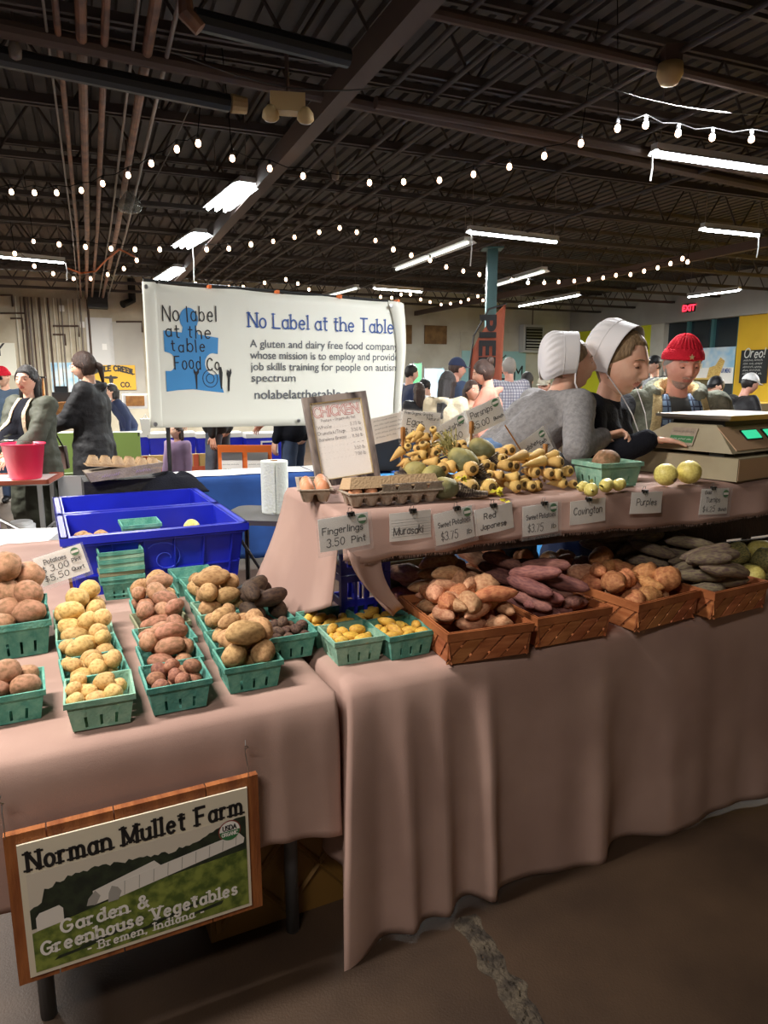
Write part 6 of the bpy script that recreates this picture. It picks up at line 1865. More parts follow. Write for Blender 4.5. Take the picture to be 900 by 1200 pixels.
def person(label, loc, yaw, H=1.7, lean=0, leandir=0, head=(0, 0, 0), hands=None, top='navy', bottom='denim_dark', skin='skin', hair='hair_dark', style='short', near=False, vox=None,
           coat=0.0, hood=None, base=0.0, fem=True, hat=None, group=None, stance=.09, thick=1.0, handcurl=.5, hair_len=.0, skirt=False, topdisp=.004, handn=None, handd=None, under=None, gloves=False, topname='jacket', hs=1.0):
    s = H / 1.7
    o = thing('person', (loc[0], loc[1], base), label, 'person', group, rz=yaw)
    vox = vox or (.011 if near else .020)
    V_ = Vector
    pel = V_((0, 0, .93)); 
    ax = V_((-math.sin(R(leandir)), math.cos(R(leandir)), 0))    # direction of the lean
    def ln(z, fwd=0, lat=0):            # point on the leaning spine
        a = R(lean) * min(1, (z - .93) / .25 * .6 + .4) if z > .93 else 0
        h = z - .93
        return pel + ax * (math.sin(a) * h) + V_((0, 0, math.cos(a) * h)) + V_((lat, fwd, 0))
    neck, chest, waist = ln(1.43), ln(1.27), ln(1.08)
    up_ = (neck - chest).normalized()
    hr = Matrix.Rotation(R(head[1]), 4, 'Z') @ Matrix.Rotation(R(head[0]), 4, 'X') @ Matrix.Rotation(R(head[2]), 4, 'Y')
    hc = neck + up_ * .045 + V_((0, .012, .0)) + (hr @ V_((0, .01, .105)))
    T = thick
    sh = {-1: ln(1.385, 0, -.175 * (1 if fem else 1.1)), 1: ln(1.385, 0, .175 * (1 if fem else 1.1))}
    lg = []
    for k in (-1, 1):
        hip, kn, an = V_((k * .085, 0, .90)), V_((k * stance, .03, .49)), V_((k * (stance + .01), -.02, .085))
        toe = V_((k * (stance + .03), .13, .03))
        lg.append((hip, kn, an, toe, k))
    body = [(waist + V_((k * .05, 0, 0)), chest + V_((k * .06, 0, 0)), .095 * T, .105 * T) for k in (-1, 1)] + [(pel + V_((k * .06, 0, 0)), waist + V_((k * .05, 0, 0)), .105 * T, .092 * T) for k in (-1, 1)]
    body += [(chest, neck - up_ * .02, .09, .06), (neck - up_ * .04, hc + V_((0, 0, 0)) - (hr @ V_((0, .02, .055))), .055, .050)]
    arms = {}
    hn = hands or {}
    for k in (-1, 1):
        t = V_(hn.get(k, (k * .24, .08, .86)))
        pole = V_((k * .6, -.6, -.5))
        e, w = ik(sh[k], t, .285, .25, pole)
        arms[k] = (e, w)
        body += [(sh[k], e, .048, .038), (e, w, .037, .025)]
    body += [(V_((x * .07, 0, 0)) + chest + up_ * .07, sh[x], .06, .052) for x in (-1, 1)]
    for hip, kn, an, toe, k in lg:
        body += [(hip, kn, .078, .055), (kn, an, .052, .036), (an - V_((0, .02, .03)), toe, .036, .028)]
    bm_ = blob(body, vox, M[skin], 'body', 3)
    mb = MB(); mb.v = [v.co.copy() for v in bm_.vertices]; mb.f = [tuple(p.vertices) for p in bm_.polygons]; mb.m = [0] * len(mb.f)
    bpy.data.meshes.remove(bm_)
    HX = Matrix.Translation(hc) @ hr @ Matrix.Scale(hs, 4)
    build_head(mb, HX, 72 if near else 26, fem, near)
    for k in (-1, 1):
        e, w = arms[k]; d = (w - e).normalized()
        if handd and k in handd: d = V_(handd[k])
        n = V_((-k * .5, 0, -.8)) if not (handn and k in handn) else V_(handn[k])
        hand_geo(mb, w, d, n, 1.0 if not fem else .93, handcurl[k] if isinstance(handcurl, dict) else handcurl, -k, near)
    mb.v = [v * s for v in mb.v]
    bo = mb.build('body', [M[skin], M['lips']], o, smooth=True)
    S4 = Matrix.Scale(s, 4)
    def put(me, name):
        me.transform(S4); return link(name, me, o)
    # clothes
    tp = []
    g = .014 + .012 * (coat > 0)
    tp += [(pel + V_((k * .06, 0, .04)), waist + V_((k * .052, 0, 0)), (.112 + g) * T, (.098 + g) * T) for k in (-1, 1)] + [(waist + V_((k * .05, 0, 0)), chest + V_((k * .062, 0, 0)), (.098 + g) * T, (.108 + g) * T) for k in (-1, 1)]
    tp += [(V_((x * .07, 0, 0)) + chest + up_ * .07, sh[x], .075 + g, .058 + g) for x in (-1, 1)] + [(chest, neck - up_ * .035, .10 + g, .060 + g * .3)]
    for k in (-1, 1):
        e, w = arms[k]; d = (w - e).normalized()
        tp += [(sh[k], e, .056 + g, .046 + g), (e, w - d * .015, .045 + g, .032 + g)]
    if coat:
        for k in (-1, 1):
            tp += [(pel + V_((k * .05, 0, 0)), V_((k * .075, 0, .93 - coat)), .125 * T + g, .135 * T + g)]
    if hood:
        b = neck - up_ * .02
        for a in range(-90, 91, 22):
            q = b + V_((math.sin(R(a)) * .075, -math.cos(R(a)) * .075 - .03, -.01 + .015 * math.cos(R(a))))
            tp.append((q, q + V_((0, -.01, .015)), .030, .024))
    jm = blob(tp, vox, M[top], topname, 3, disp=topdisp if near else topdisp * 1.2)
    put(jm, topname)
    if skirt:
        put(blob([(V_((k * .05, 0, .98)), V_((k * .12, .0, .30)), .13, .19) for k in (-1, 0, 1)], vox, M[bottom], 'skirt', 3, disp=.008), 'skirt')
    else:
        put(blob([(V_((k * .06, 0, .93)), V_((k * .06, 0, .99)), .118, .11) for k in (-1, 1)] + [c for hip, kn, an, toe, k in lg for c in ((hip, kn, .094, .070), (kn, an, .068, .056))], vox, M[bottom], 'trousers', 2, disp=.004), 'trousers')
    put(blob([c for hip, kn, an, toe, k in lg for c in ((an - V_((0, .03, .03)), toe, .046, .038), (an - V_((0, .03, .03)), an + V_((0, -.01, .03)), .046, .042))], vox, M['black'], 'shoes', 2), 'shoes')
    # hair and eyes in the head's own space
    Hs = S4 @ HX
    if style != 'bald':
        hm = hair_mesh(M[hair], style, near); hm.transform(Hs); link('hair', hm, o)
        cps = []
        if style == 'long':
            for x in (-1, 1):
                cps += [((x * .058, -.02, .03), (x * .066, -.015, -.12 - hair_len), .028, .020), ((x * .035, -.07, .0), (x * .038, -.075, -.16 - hair_len), .042, .026)]
            cps += [((0, -.08, .0), (0, -.085, -.19 - hair_len), .05, .026)]
        elif style == 'pony':
            cps += [((0, -.10, .0), (0, -.13, -.02), .03, .026), ((0, -.13, -.02), (0, -.125, -.16), .027, .012)]
        elif style == 'bun':
            cps += [((0, -.08, .08), (0, -.09, .095), .04, .036)]
        if cps:
            lm = blob(cps, .009 if near else .016, M[hair], 'hair_length', 3, disp=.003); lm.transform(Hs); link('hair_length', lm, o)
    em = MB()
    for k in (-1, 1):
        ey = V_((k * .031, .0735, .009))
        em.ell(ey, (.0125, .0115, .0105), 14, 10, 0)
        em.ell(ey + V_((k * .0, .0085, -.0035 if near else 0)), (.0055, .004, .0055), 10, 8, 1)
    e_ = em.mesh('eyes', [M['eye'], M['iris']], True); e_.transform(Hs); link('eyes', e_, o)
    if near:
        em = MB()
        for k in (-1, 1):
            ey = V_((k * .031, .0735, .009))
            # upper lid lowered over the eye, lower lid below
            em.ell(ey + V_((0, .0006, .0018)), (.0150, .0128, .0108), 16, 12, 0)
            em.ell(ey + V_((0, -.001, -.0085)), (.0145, .0105, .005), 16, 8, 0)
        l_ = em.mesh('eyelids', M[skin], True); l_.transform(Hs); link('eyelids', l_, o)
        em = MB()
        for k in (-1, 1):
            pts = [V_((k * .031 + math.sin(R(a)) * .0145, .0735 + math.cos(R(a)) * .0122 + .0006, .0035 - .0015 * math.cos(R(a)))) for a in range(-65, 66, 13)]
            em.tube(pts, .0010, 5)
        l_ = em.mesh('lashes', M['iris'], True); l_.transform(Hs); link('lashes', l_, o)
    em = MB()
    for k in (-1, 1):
        pts = []
        for a in range(6):
            x = k * (.016 + .0062 * a); z = .029 + .004 * math.sin(a / 5 * math.pi) - .001 * a
            v = head_pt(V_((x / .076, math.sqrt(max(.05, 1 - (x / .076) ** 2 - (z / .116) ** 2)), z / .116)))
            pts.append(v + V_((0, .0015, 0)))
        em.tube(pts, [.0015, .0022, .0024, .0022, .0018, .001], 5)
    l_ = em.mesh('eyebrows', M[hair if style != 'bald' else 'hair_dark'], True); l_.transform(Hs); link('eyebrows', l_, o)
    o['hx'] = 0; del o['hx']
    return o, Hs, dict(neck=neck * s, arms=arms, s=s, chest=chest * s)
def add_part(me, name, o, X=None):
    if X is not None: me.transform(X)
    return link(name, me, o)

def beanie(o, Hs, m='red_knit', badge=True):
    def fn(d):
        on = d.z > .18 + .12 * d.y
        oo = .012 + .004 * math.sin(math.atan2(d.y, d.x) * 24) if on else -.014
        p = head_pt(d, True, oo)
        if on: p.z += .016 * max(0, d.z)
        return p
    vs, fs = head_grid(fn, 72, 40)
    add_part(MB().add(vs, fs).mesh('knit_hat', M[m], True), 'knit_hat', o, Hs)
    def br(s, t):
        a = 2 * math.pi * s
        d = Vector((math.cos(a), math.sin(a), 0)); z = .19 + .12 * d.y + .38 * t
        q = Vector((d.x * math.sqrt(1 - z * z), d.y * math.sqrt(1 - z * z), z))
        return head_pt(q, True, .017 + .004 * math.sin(math.pi * t) + .0012 * math.sin(a * 60))
    me = bake(MB().grid(120, 8, br).mesh('turned_brim', M[m], True), [('SOLIDIFY', dict(thickness=.006, offset=-1))], 'turned_brim')
    add_part(me, 'turned_brim', o, Hs)
    if badge:
        mb = MB(); P = [((.014 if i % 2 == 0 else .006) * math.sin(i * math.pi / 5), (.014 if i % 2 == 0 else .006) * math.cos(i * math.pi / 5)) for i in range(10)]
        mb.poly([(p[0], p[1]) for p in P], .002)
        add_part(mb.mesh('star_badge', M['sherpa']), 'star_badge', o, Hs @ Matrix.Translation((.012, .112, .056)) @ Matrix.Rotation(R(180), 4, 'Z') @ Matrix.Rotation(R(-14), 4, 'X'))
def cap_hat(o, Hs, m='navy'):
    vs, fs = head_grid(lambda d: head_pt(d, True, .013 if d.z > .28 else -.014), 28, 22)
    mb = MB().add(vs, fs)
    me = mb.mesh('cap_crown', M[m], True); add_part(me, 'cap_crown', o, Hs)
    def vz(s, t):
        a = R(-65 + 130 * s); r = .082 + .07 * t * math.cos(a * .9)
        return (math.sin(a) * (.078 + .01 * t), math.cos(a) * .094 + .065 * t * math.cos(a) , .040 - .012 * t - .012 * abs(math.sin(a)))
    me = bake(MB().grid(14, 5, vz).mesh('cap_visor', M[m], True), [('SOLIDIFY', dict(thickness=.004, offset=0))], 'cap_visor')
    add_part(me, 'cap_visor', o, Hs)
def bonnet(o, Hs, scale=1.0, strings=None):
    def fn(s, t):
        k0 = max(0, (t - .38) / .62); hw_ = 118 + 62 * k0 ** 1.5; a = R(-hw_ + 2 * hw_ * s)
        # t: 0 front opening, .35 seam, 1 back
        if t < .38:
            k = t / .38; r = 1.0 + .05 * k; y = .006 - .062 * k
        else:
            k = (t - .38) / .62; r = 1.05 * max(0.0, math.cos(k * math.pi / 2)) ** .55 * (1 + .06 * math.sin(k * math.pi)); y = -.056 - .085 * math.sin(k * math.pi / 2)
        x = .094 * math.sin(a) * r; z = .122 * math.cos(a) * r
        if t > .38:
            k = (t - .38) / .62
            pl = .0028 * math.sin(s * 2 * math.pi * 17) * math.sin(math.pi * min(1, k * 1.3)) * (1 if abs(a) < 1.2 else .4)
            x += pl * math.sin(a); z += pl * math.cos(a) + .010 * k
        z = z + .018
        y += .16 * z * (1 - t * .8)                     # the opening leans forward at the top
        if z < -.02: z = -.02 + (z + .02) * .92; x *= 1 - .20 * min(1, (-.02 - z) / .09)
        return (x * scale, y * scale, z * scale)
    me = bake(MB().grid(140, 36, fn).mesh('bonnet', M['bonnet'], True), [('SOLIDIFY', dict(thickness=.0014, offset=0))], 'bonnet')
    add_part(me, 'bonnet', o, Hs)
    # seam piping between the brim band and the pleated crown
    pts = [fn(i / 50, .38) for i in range(51)]
    add_part(MB().tube([(p[0] * 1.012, p[1], p[2] * 1.01) for p in pts], .0014, 5).mesh('seam', M['bonnet'], True), 'seam', o, Hs)
    pts = [fn(i / 50, 0) for i in range(51)]
    add_part(MB().tube(pts, .0013, 5).mesh('brim_edge', M['bonnet'], True), 'brim_edge', o, Hs)
    return fn
def ribbon3(o, pts, w, m='bonnet', name='bonnet_string'):
    mb = MB(); vs = []
    for i, p in enumerate(pts):
        p = Vector(p); d = (Vector(pts[min(i + 1, len(pts) - 1)]) - Vector(pts[max(i - 1, 0)])).normalized()
        s_ = d.cross(Vector((0, -1, 0))); s_ = s_.normalized() if s_.length > .1 else Vector((1, 0, 0))
        vs += [p + s_ * w / 2, p - s_ * w / 2]
    mb.add(vs, [(2 * i, 2 * i + 1, 2 * i + 3, 2 * i + 2) for i in range(len(pts) - 1)])
    me = bake(mb.mesh(name, M[m]), [('SOLIDIFY', dict(thickness=.0012, offset=0))], name)
    return link(name, me, o)

def toloc(o, p):                    # world point into the person's own frame
    return (Matrix.Translation(o.location) @ Matrix.Rotation(o.rotation_euler.z, 4, 'Z')).inverted() @ p
def lp(loc, yaw, base, p, s):       # world point to unscaled person space
    q = Matrix.Rotation(-yaw, 4, 'Z') @ (Vector(p) - Vector((loc[0], loc[1], base)))
    return q / s

# --- woman with the bonnet behind the shelf
def place(headpx, Y, H, lean, leandir, yaw, base=0.0):
    """body position so that the head centre lands where the photo shows it"""
    s = H / 1.7; hw = ony(*headpx, Y)
    a = R(lean); h = .5
    off = Vector((-math.sin(R(leandir)), math.cos(R(leandir)), 0)) * (math.sin(a) * (h + .02))
    off += Vector((0, .025, 0))
    off = Matrix.Rotation(yaw, 3, 'Z') @ (off * s)
    zc = .93 + math.cos(a) * h + .15
    return (hw.x - off.x, hw.y - off.y), hw.z, zc * s

W_yaw = R(-128)
loc, hz, zz = place((722, 424), 3.14, 1.74, 9, 0, W_yaw)
handR = ony(762, 514, 2.83)
s_ = 1.74 / 1.7
hR = lp(loc, W_yaw, hz - zz, handR, s_)
hL = lp(loc, W_yaw, hz - zz, ony(735, 560, 2.95), s_)
wo, Hs, inf = person('woman in white bonnet and black fleece looking down behind the scale', loc, W_yaw, 1.74, lean=9, head=(-14, -10, 0), hands={1: hL, -1: hR} if False else {-1: hL, 1: hR}, top='black_knit', bottom='navy', hair='hair_blond', style='short',
                     near=True, skirt=True, base=max(0, hz - zz), topname='fleece', handcurl={1: .18, -1: .5}, handd={1: Matrix.Rotation(-W_yaw, 3, 'Z') @ Vector((.97, -.2, -.08))}, handn={1: (0, 0, -1)}, hs=1.18)
fnb = bonnet(wo, Hs, .97)
for sgn, ex in ((1, .0), (0, .03)):
    p = Hs @ Vector(fnb(sgn, 0.02)); s = inf['s']
    pts = [p]; n_ = inf['chest'] + Vector((.05 * (1 if sgn else -1), .165 * s, .0))
    for t in (.25, .5, .75, 1.0): pts.append(p.lerp(n_, min(1, t * 1.3)) + Vector((0, .035 * math.sin(t * 3), -.10 * t if t > .75 else 0)))
    ribbon3(wo, pts, .010)
# --- girl in grey leaning over
G_yaw = R(-68)
loc, hz, zz = place((668, 424), 3.04, 1.58, 44, 0, G_yaw)
gb = hz - zz
s_ = 1.58 / 1.7
g1 = lp(loc, G_yaw, gb, ony(706, 512, 2.84), s_)      # right fist
g2 = lp(loc, G_yaw, gb, ony(694, 549, 2.98), s_)
gi, Hs, inf = person('girl in white bonnet and grey sweatshirt leaning to the right', loc, G_yaw, 1.58, lean=44, head=(4, -22, 0), hands={1: g1, -1: g2}, top='grey_knit', bottom='denim', hair='hair_blond', style='short',
                     near=True, skirt=True, base=gb, topname='sweatshirt', handcurl={1: 1.0, -1: .6}, handd={1: Matrix.Rotation(-G_yaw, 3, 'Z') @ Vector((.95, -.1, .2))}, handn={1: Matrix.Rotation(-G_yaw, 3, 'Z') @ Vector((0, -.5, -.8))})
fnb = bonnet(gi, Hs, 1.02)
p = Hs @ Vector(fnb(1, .02)); ribbon3(gi, [p, p + Vector((.0, .0, -.04)), p + Vector((.01, .02, -.09))], .009)
if gb > .05:
    stl = thing('step_box', (loc[0], loc[1], 0), 'wooden step box under the girl leaning over the shelf', 'box', rz=G_yaw)
    MB().box((0, .02, gb / 2), (.5, .4, gb)).build('body', M['board'], stl)

# --- man in red hat
loc, hz, zz = place((797, 423), 3.72, 1.745, 6, 0, R(172))
mn, Hs, inf = person('older man in red knit hat and grey green hooded jacket looking down', loc, R(172), 1.745, lean=6, head=(-12, 10, 0), hands={-1: (-.28, .22, 1.02), 1: (.26, .22, 1.0)}, top='olive_fleece', bottom='denim_dark',
                     skin='skin_b', hair='hair_grey', style='short', near=True, fem=False, base=max(0, hz - zz) * 0, thick=1.22, topname='jacket', hood=None, topdisp=.010, hs=1.06)
beanie(mn, Hs)
s = inf['s']; nk = inf['neck']
from mathutils.bvhtree import BVHTree
def projector(person_obj, child):
    me = [c for c in person_obj.children if c.name.startswith(child)][0].data
    bv = BVHTree.FromPolygons([v.co.copy() for v in me.vertices], [tuple(p.vertices) for p in me.polygons])
    last = {}
    def f(x, z, off):
        zz_ = z
        for _ in range(14):
            h, n, i, d = bv.ray_cast(Vector((x, 1.5, zz_)), Vector((0, -1, 0)))
            if h is not None and h.y > -.05: return Vector((x, h.y + off, z))
            zz_ -= .012
        return Vector((x, .05, z))
    return f
def strip(o, pj, name, m, xa, xb, zt, zb, off, thick=.006, nx=10, nz=20):
    def f(u_, t):
        z = zt + (zb - zt) * t; x = xa(t) + (xb(t) - xa(t)) * u_
        return pj(x, z, off)
    me = bake(MB().grid(nx, nz, f).mesh(name, M[m], True), [('SOLIDIFY', dict(thickness=thick, offset=1)), ('SMOOTH', dict(factor=.4, iterations=2))], name)
    return link(name, me, o)
zt, zb = 1.43 * s, .98 * s
pj = projector(mn, 'jacket')
strip(mn, pj, 'tee_shirt', 'tee', lambda t: -.07 - .02 * t, lambda t: .07 + .01 * t, zt - .02, zb, .004)
strip(mn, pj, 'open_shirt', 'plaid_blue', lambda t: -.105 - .03 * t, lambda t: -.045 - .035 * t, zt, zb, .010)
strip(mn, pj, 'open_shirt', 'plaid_blue', lambda t: .045 + .02 * t, lambda t: .095 + .03 * t, zt, zb, .010)
strip(mn, pj, 'sherpa_lining', 'sherpa', lambda t: .085 + .035 * t, lambda t: .13 + .035 * t, zt, zb, .016, .010)
strip(mn, pj, 'sherpa_lining', 'sherpa', lambda t: -.13 - .05 * t, lambda t: -.10 - .04 * t, zt, zb, .016, .010)
tx = font_obj('WAY', .075, M['paper'], mn, pj(.075, 1.21 * s, .014), bold=.003)
tx.rotation_euler = (R(-4), 0, math.pi)
hb = blob([(nk + Vector((math.sin(R(a)) * .135, -math.cos(R(a)) * .10 - .02, -.03 + .05 * math.cos(R(a)))), nk + Vector((math.sin(R(a)) * .125, -math.cos(R(a)) * .12 - .02, .02 + .04 * math.cos(R(a)))), .045, .035) for a in range(-125, 126, 20)], .010, M['olive_fleece'], 'hood', 3, .004)
link('hood', hb, mn)
hb = blob([(nk + Vector((math.sin(R(a)) * .105, -math.cos(R(a)) * .075 - .01, .0 + .045 * math.cos(R(a)))), nk + Vector((math.sin(R(a)) * .10, -math.cos(R(a)) * .08 - .01, .03 + .04 * math.cos(R(a)))), .028, .022) for a in range(-120, 121, 20)], .009, M['sherpa'], 'hood_lining', 2, .006)
link('hood_lining', hb, mn)
# stubble beard and moustache
def beard(d):
    p = head_pt(d)
    on = p.y > .02 and (-.116 < p.z < -.066 or (-.050 < p.z < -.036 and abs(p.x) < .026)) 
    return head_pt(d, True, .0009 if on else -.01)
vs, fs = head_grid(beard, 72, 72); add_part(MB().add(vs, fs).mesh('stubble', mat('stubble', s2l(176, 140, 124), .8, col2=s2l(150, 128, 116), scale=90), True), 'stubble', mn, Hs)

# --- people further back
def simple(label, headpx, Y, yaw, H=1.7, **kw):
    lean, ld = kw.get('lean', 0), kw.get('leandir', 0)
    loc, hz, zz = place(headpx, Y, H, lean, ld, R(yaw))
    base = 0.0
    # scale the height so the head meets the photo with the feet on the floor
    H2 = H * hz / zz if hz / zz > .55 else H
    H2 = min(max(H2, 1.05), 1.95)
    loc, hz, zz = place(headpx, Y, H2, lean, ld, R(yaw))
    return person(label, loc, R(yaw), H2, **kw)
o, Hs, inf = simple('woman in open olive parka turning to look at the camera', (31, 446), 5.7, 158, near=True, vox=.013, top='parka', bottom='black', hair='hair_dark', style='long', hair_len=.02, coat=.42, topname='parka',
                    head=(2, 16, 0), hands={1: (.0, .34, 1.02), -1: (-.12, .34, 1.0)}, hood=True, topdisp=.010, thick=1.1, hs=1.02)
s = inf['s']
pj = projector(o, 'parka')
strip(o, pj, 'black_sweater', 'black_knit', lambda t: -.07 - .01 * t, lambda t: .05 + .03 * t, 1.44 * s, 1.0 * s, .006)
strip(o, pj, 'tan_lapel', 'cream', lambda t: -.085 - .02 * t, lambda t: -.055 - .02 * t, 1.44 * s, 1.02 * s, .014)
strip(o, pj, 'tan_lapel', 'cream', lambda t: .04 + .04 * t, lambda t: .065 + .04 * t, 1.44 * s, 1.02 * s, .014)
o, Hs, inf = simple('woman in long black quilted coat and glasses seen from the side', (100, 429), 6.3, 96, near=True, vox=.014, top='black_coat', bottom='denim_dark', hair='hair_brown', style='pony', coat=.42, topname='coat',
                    head=(-8, 0, 0), hands={1: (.06, .36, 1.08), -1: (-.06, .36, 1.06)}, hood=True, topdisp=.008, thick=1.08)
mb = MB()
for k in (-1, 1):
    mb.tube([(k * .031 + .017 * math.cos(a), .098, .009 + .013 * math.sin(a)) for a in [i * math.pi / 6 for i in range(13)]], .0018, 5)
    mb.tube([(k * .048, .096, .012), (k * .078, .0, .012)], .0018, 5)
mb.tube([(-.014, .1, .011), (.014, .1, .011)], .0018, 5)
add_part(mb.mesh('glasses', M['white_pl'], True), 'glasses', o, Hs)
cq = o.matrix_basis @ (Vector((.0, .40, 1.12)) * inf['s'])
hh = thing('wallet', cq, 'brown leather wallet held by the woman in black coat', 'wallet', rz=R(96))
MB().box((0, 0, 0), (.09, .02, .16), X=Matrix.Rotation(R(-30), 4, 'X')).build('cover', M['pennant'], hh)
MB().box((0, .012, 0), (.084, .006, .15), X=Matrix.Rotation(R(-30), 4, 'X')).build('flap', M['cardboard'], hh)
cq = o.matrix_basis @ (Vector((.02, .36, .82)) * inf['s'])
hh = thing('handbag', cq, 'brown quilted handbag hanging from the black coat woman', 'handbag', rz=R(96))
MB().box((0, 0, 0), (.09, .24, .20), taper=1.1).build('pouch', mat('taupe_leather', s2l(122, 96, 88), .7), hh)
MB().tube([(0, -.1, .1), (0, -.03, .25), (0, .03, .25), (0, .1, .1)], .008, 6).build('strap', M['black'], hh)

o, Hs, inf = simple('vendor in red beanie and blue jacket at the left picture edge', (5, 442), 9.0, 200, top='blue_grey', style='bald', fem=False, head=(-12, -30, 0)); beanie(o, Hs, badge=False)
mb = MB(); mb.box((0, .098, .012), (.13, .02, .034)); add_part(mb.mesh('sunglasses', M['black']), 'sunglasses', o, Hs)
simple('person in dark blue bending behind the black coat woman', (131, 458), 10.5, 120, top='navy', hair='hair_dark', style='long', lean=25)
simple('small child in lilac jacket behind the banner pole', (206, 505), 6.95, 150, H=1.1, top='lilac', bottom='black', hair='hair_brown', style='long')
simple('person in black jacket and grey jeans walking behind the banner', (250, 430), 8.2, 75, top='black_coat', bottom='denim_grey', hair='hair_dark', fem=False, stance=.13, thick=1.15, hands={1: (.1, .38, 1.0), -1: (-.22, -.05, .86)})
simple('person in black jacket and blue jeans behind the banner, at right', (340, 432), 7.6, 70, top='black_knit', bottom='denim_dark', hair='hair_brown', fem=False, thick=1.25, hands={1: (.05, .42, .98), -1: (-.2, .1, .86)})
simple('dark haired man in navy at the left of the distant group', (481, 437), 10.0, -60, top='navy', hair='hair_dark', fem=False, head=(-10, 0, 0))
simple('long haired person with dark backpack in the distant group', (491, 458), 9.2, 10, top='black_coat', hair='hair_brown', style='long', hair_len=.04)
o, Hs, inf = simple('person in a pale jacket and dark cap in distant group', (500, 452), 10.4, 60, top='bonnet', hair='hair_dark', style='short', head=(-20, 0, 0)); cap_hat(o, Hs, 'chalk')
o, Hs, inf = simple('man in navy baseball cap behind the cream hoodie woman', (535, 432), 8.4, -70, top='denim_dark', hair='hair_brown', style='short', fem=False, head=(-5, 0, 0), skin='skin_b'); cap_hat(o, Hs, 'navy')
simple('woman with long dark hair and cream hooded fleece from behind', (524, 449), 6.75, -35, top='cream', bottom='denim_dark', hair='hair_dark', style='long', hair_len=.16, hood=True, head=(-14, 14, 0), near=True, vox=.015, thick=1.12)
simple('woman in salmon hoodie with hair tied back looking left', (570, 436), 6.9, 78, top='salmon', bottom='denim_dark', hair='hair_brown', style='bun', hood=True, head=(-16, 0, 0), near=True, vox=.015, thick=1.1, hands={1: (.1, .34, 1.08), -1: (-.08, .34, 1.05)})
simple('child with brown hair between cream and salmon hoodies', (553, 458), 7.4, -150, H=1.45, top='cream', hair='hair_brown', style='long', head=(0, 0, 0))
simple('bald man in checked shirt seen from behind', (596, 431), 8.9, 15, top='plaid_shirt', bottom='denim_dark', hair='hair_grey', style='short', fem=False, thick=1.2, hands={1: (.2, .3, 1.1), -1: (-.2, .3, 1.1)}, skin='skin_b')
simple('dark haired person in black behind the checked shirt man', (618, 446), 9.8, -40, top='black_coat', hair='hair_dark', style='long')
o, Hs, inf = simple('bearded man in tan cap and dark coat by the right stall', (638, 451), 9.0, 150, top='black_coat', hair='hair_brown', style='short', fem=False, skin='skin_b', lean=10, head=(-10, 0, 0)); cap_hat(o, Hs, 'wall_tan')
simple('short haired boy far off beside the lime wall', (749, 440), 11.5, 170, H=1.6, top='black_coat', hair='hair_dark', style='short', fem=False)
o, Hs, inf = simple('person in black cap beside the hooded jacket of the red hat man', (766, 428), 10.2, 100, top='black_coat', hair='hair_dark', style='short', fem=False); cap_hat(o, Hs, 'black')
simple('person in maroon coat half hidden behind the black fleece woman', (742, 452), 7.2, -60, top='dark_wood', hair='hair_dark', style='long', lean=20)
o, Hs, inf = simple('cook in wide black hat and black hoodie bending at the stall', (842, 452), 8.2, 100, top='black_coat', hair='hair_dark', style='short', lean=22, head=(-15, 0, 0), hands={1: (.1, .4, 1.05), -1: (-.1, .4, 1.05)})
cap_hat(o, Hs, 'black')
o, Hs, inf = simple('cook in black with white visor leaning right by the chalkboard', (876, 449), 8.0, -80, top='black_coat', hair='hair_dark', style='short', lean=18, head=(-15, 0, 0), skin='skin_b', hands={1: (.12, .42, 1.05), -1: (-.1, .42, 1.05)})
cap_hat(o, Hs, 'white_pl')

# ================================================================== BIG BANNER
BL, BRt = ony(166, 333, 6.1), ony(470, 360, 7.15)
bz = 2.335
ex = Vector((BRt.x - BL.x, BRt.y - BL.y, 0)); bwid = ex.length; ex.normalize(); byaw = math.atan2(ex.y, ex.x)
bn = thing('vinyl_banner', Vector((BL.x, BL.y, 0)), 'large white vinyl banner for a food company on a black stand', 'banner', rz=byaw)
bh = 1.20
def bf(s, t):
    x = bwid * s
    yv = -.016 - .004 * math.sin(s * 9) * t
    zz_ = bz - .055 * s - bh * t * (1.0 - .02 * s) - .012 * abs(math.sin(s * math.pi * 3)) * (1 - t)
    return (x, yv, zz_)
link('vinyl_sheet', bake(MB().grid(50, 16, bf).mesh('vinyl_sheet', M['banner'], True), [('SOLIDIFY', dict(thickness=.002, offset=0))], 'vinyl_sheet'), bn)
def foldr(s, t):                      # right hand end folded back on itself
    k = s
    return (bwid - .06 + .07 * k + .03 * math.sin(t * 5) - .16 * (1 - k) * (1 - t) ** 2 * .6, -.03 - .05 * math.sin(k * 3.1) , bz - .05 - .02 * s - (bh - .02) * t)
fd = link('folded_end', bake(MB().grid(12, 24, foldr).mesh('folded_end', M['banner'], True), [('SOLIDIFY', dict(thickness=.002, offset=0))], 'folded_end'), bn); fd['label'] = 'creased end of the banner folded forward'
def foldl(s, t): return (.0 + .11 * s - .005 * t, -.016 - .006 * math.sin(s * 3), bz - .0 - bh * t * 1.0)
link('folded_edge', bake(MB().grid(6, 12, foldl).mesh('folded_edge', M['banner'], True), [('SOLIDIFY', dict(thickness=.002, offset=0))], 'folded_edge'), bn)
mb = MB()
for (x, z) in ((.03, bz - .04), (bwid - .05, bz - .10), (bwid - .14, bz - .10), (.04, bz - bh + .03), (bwid * .55, bz - bh + .03)):
    mb = MB(); mb.lathe([(.014, 0), (.018, .002), (.018, .004), (.013, .005)], 14); mb.build('eyelet', M['steel'], bn, loc=(x, -.028 - (.03 if x > bwid - .2 else 0), z), rot=(R(90), 0, 0))
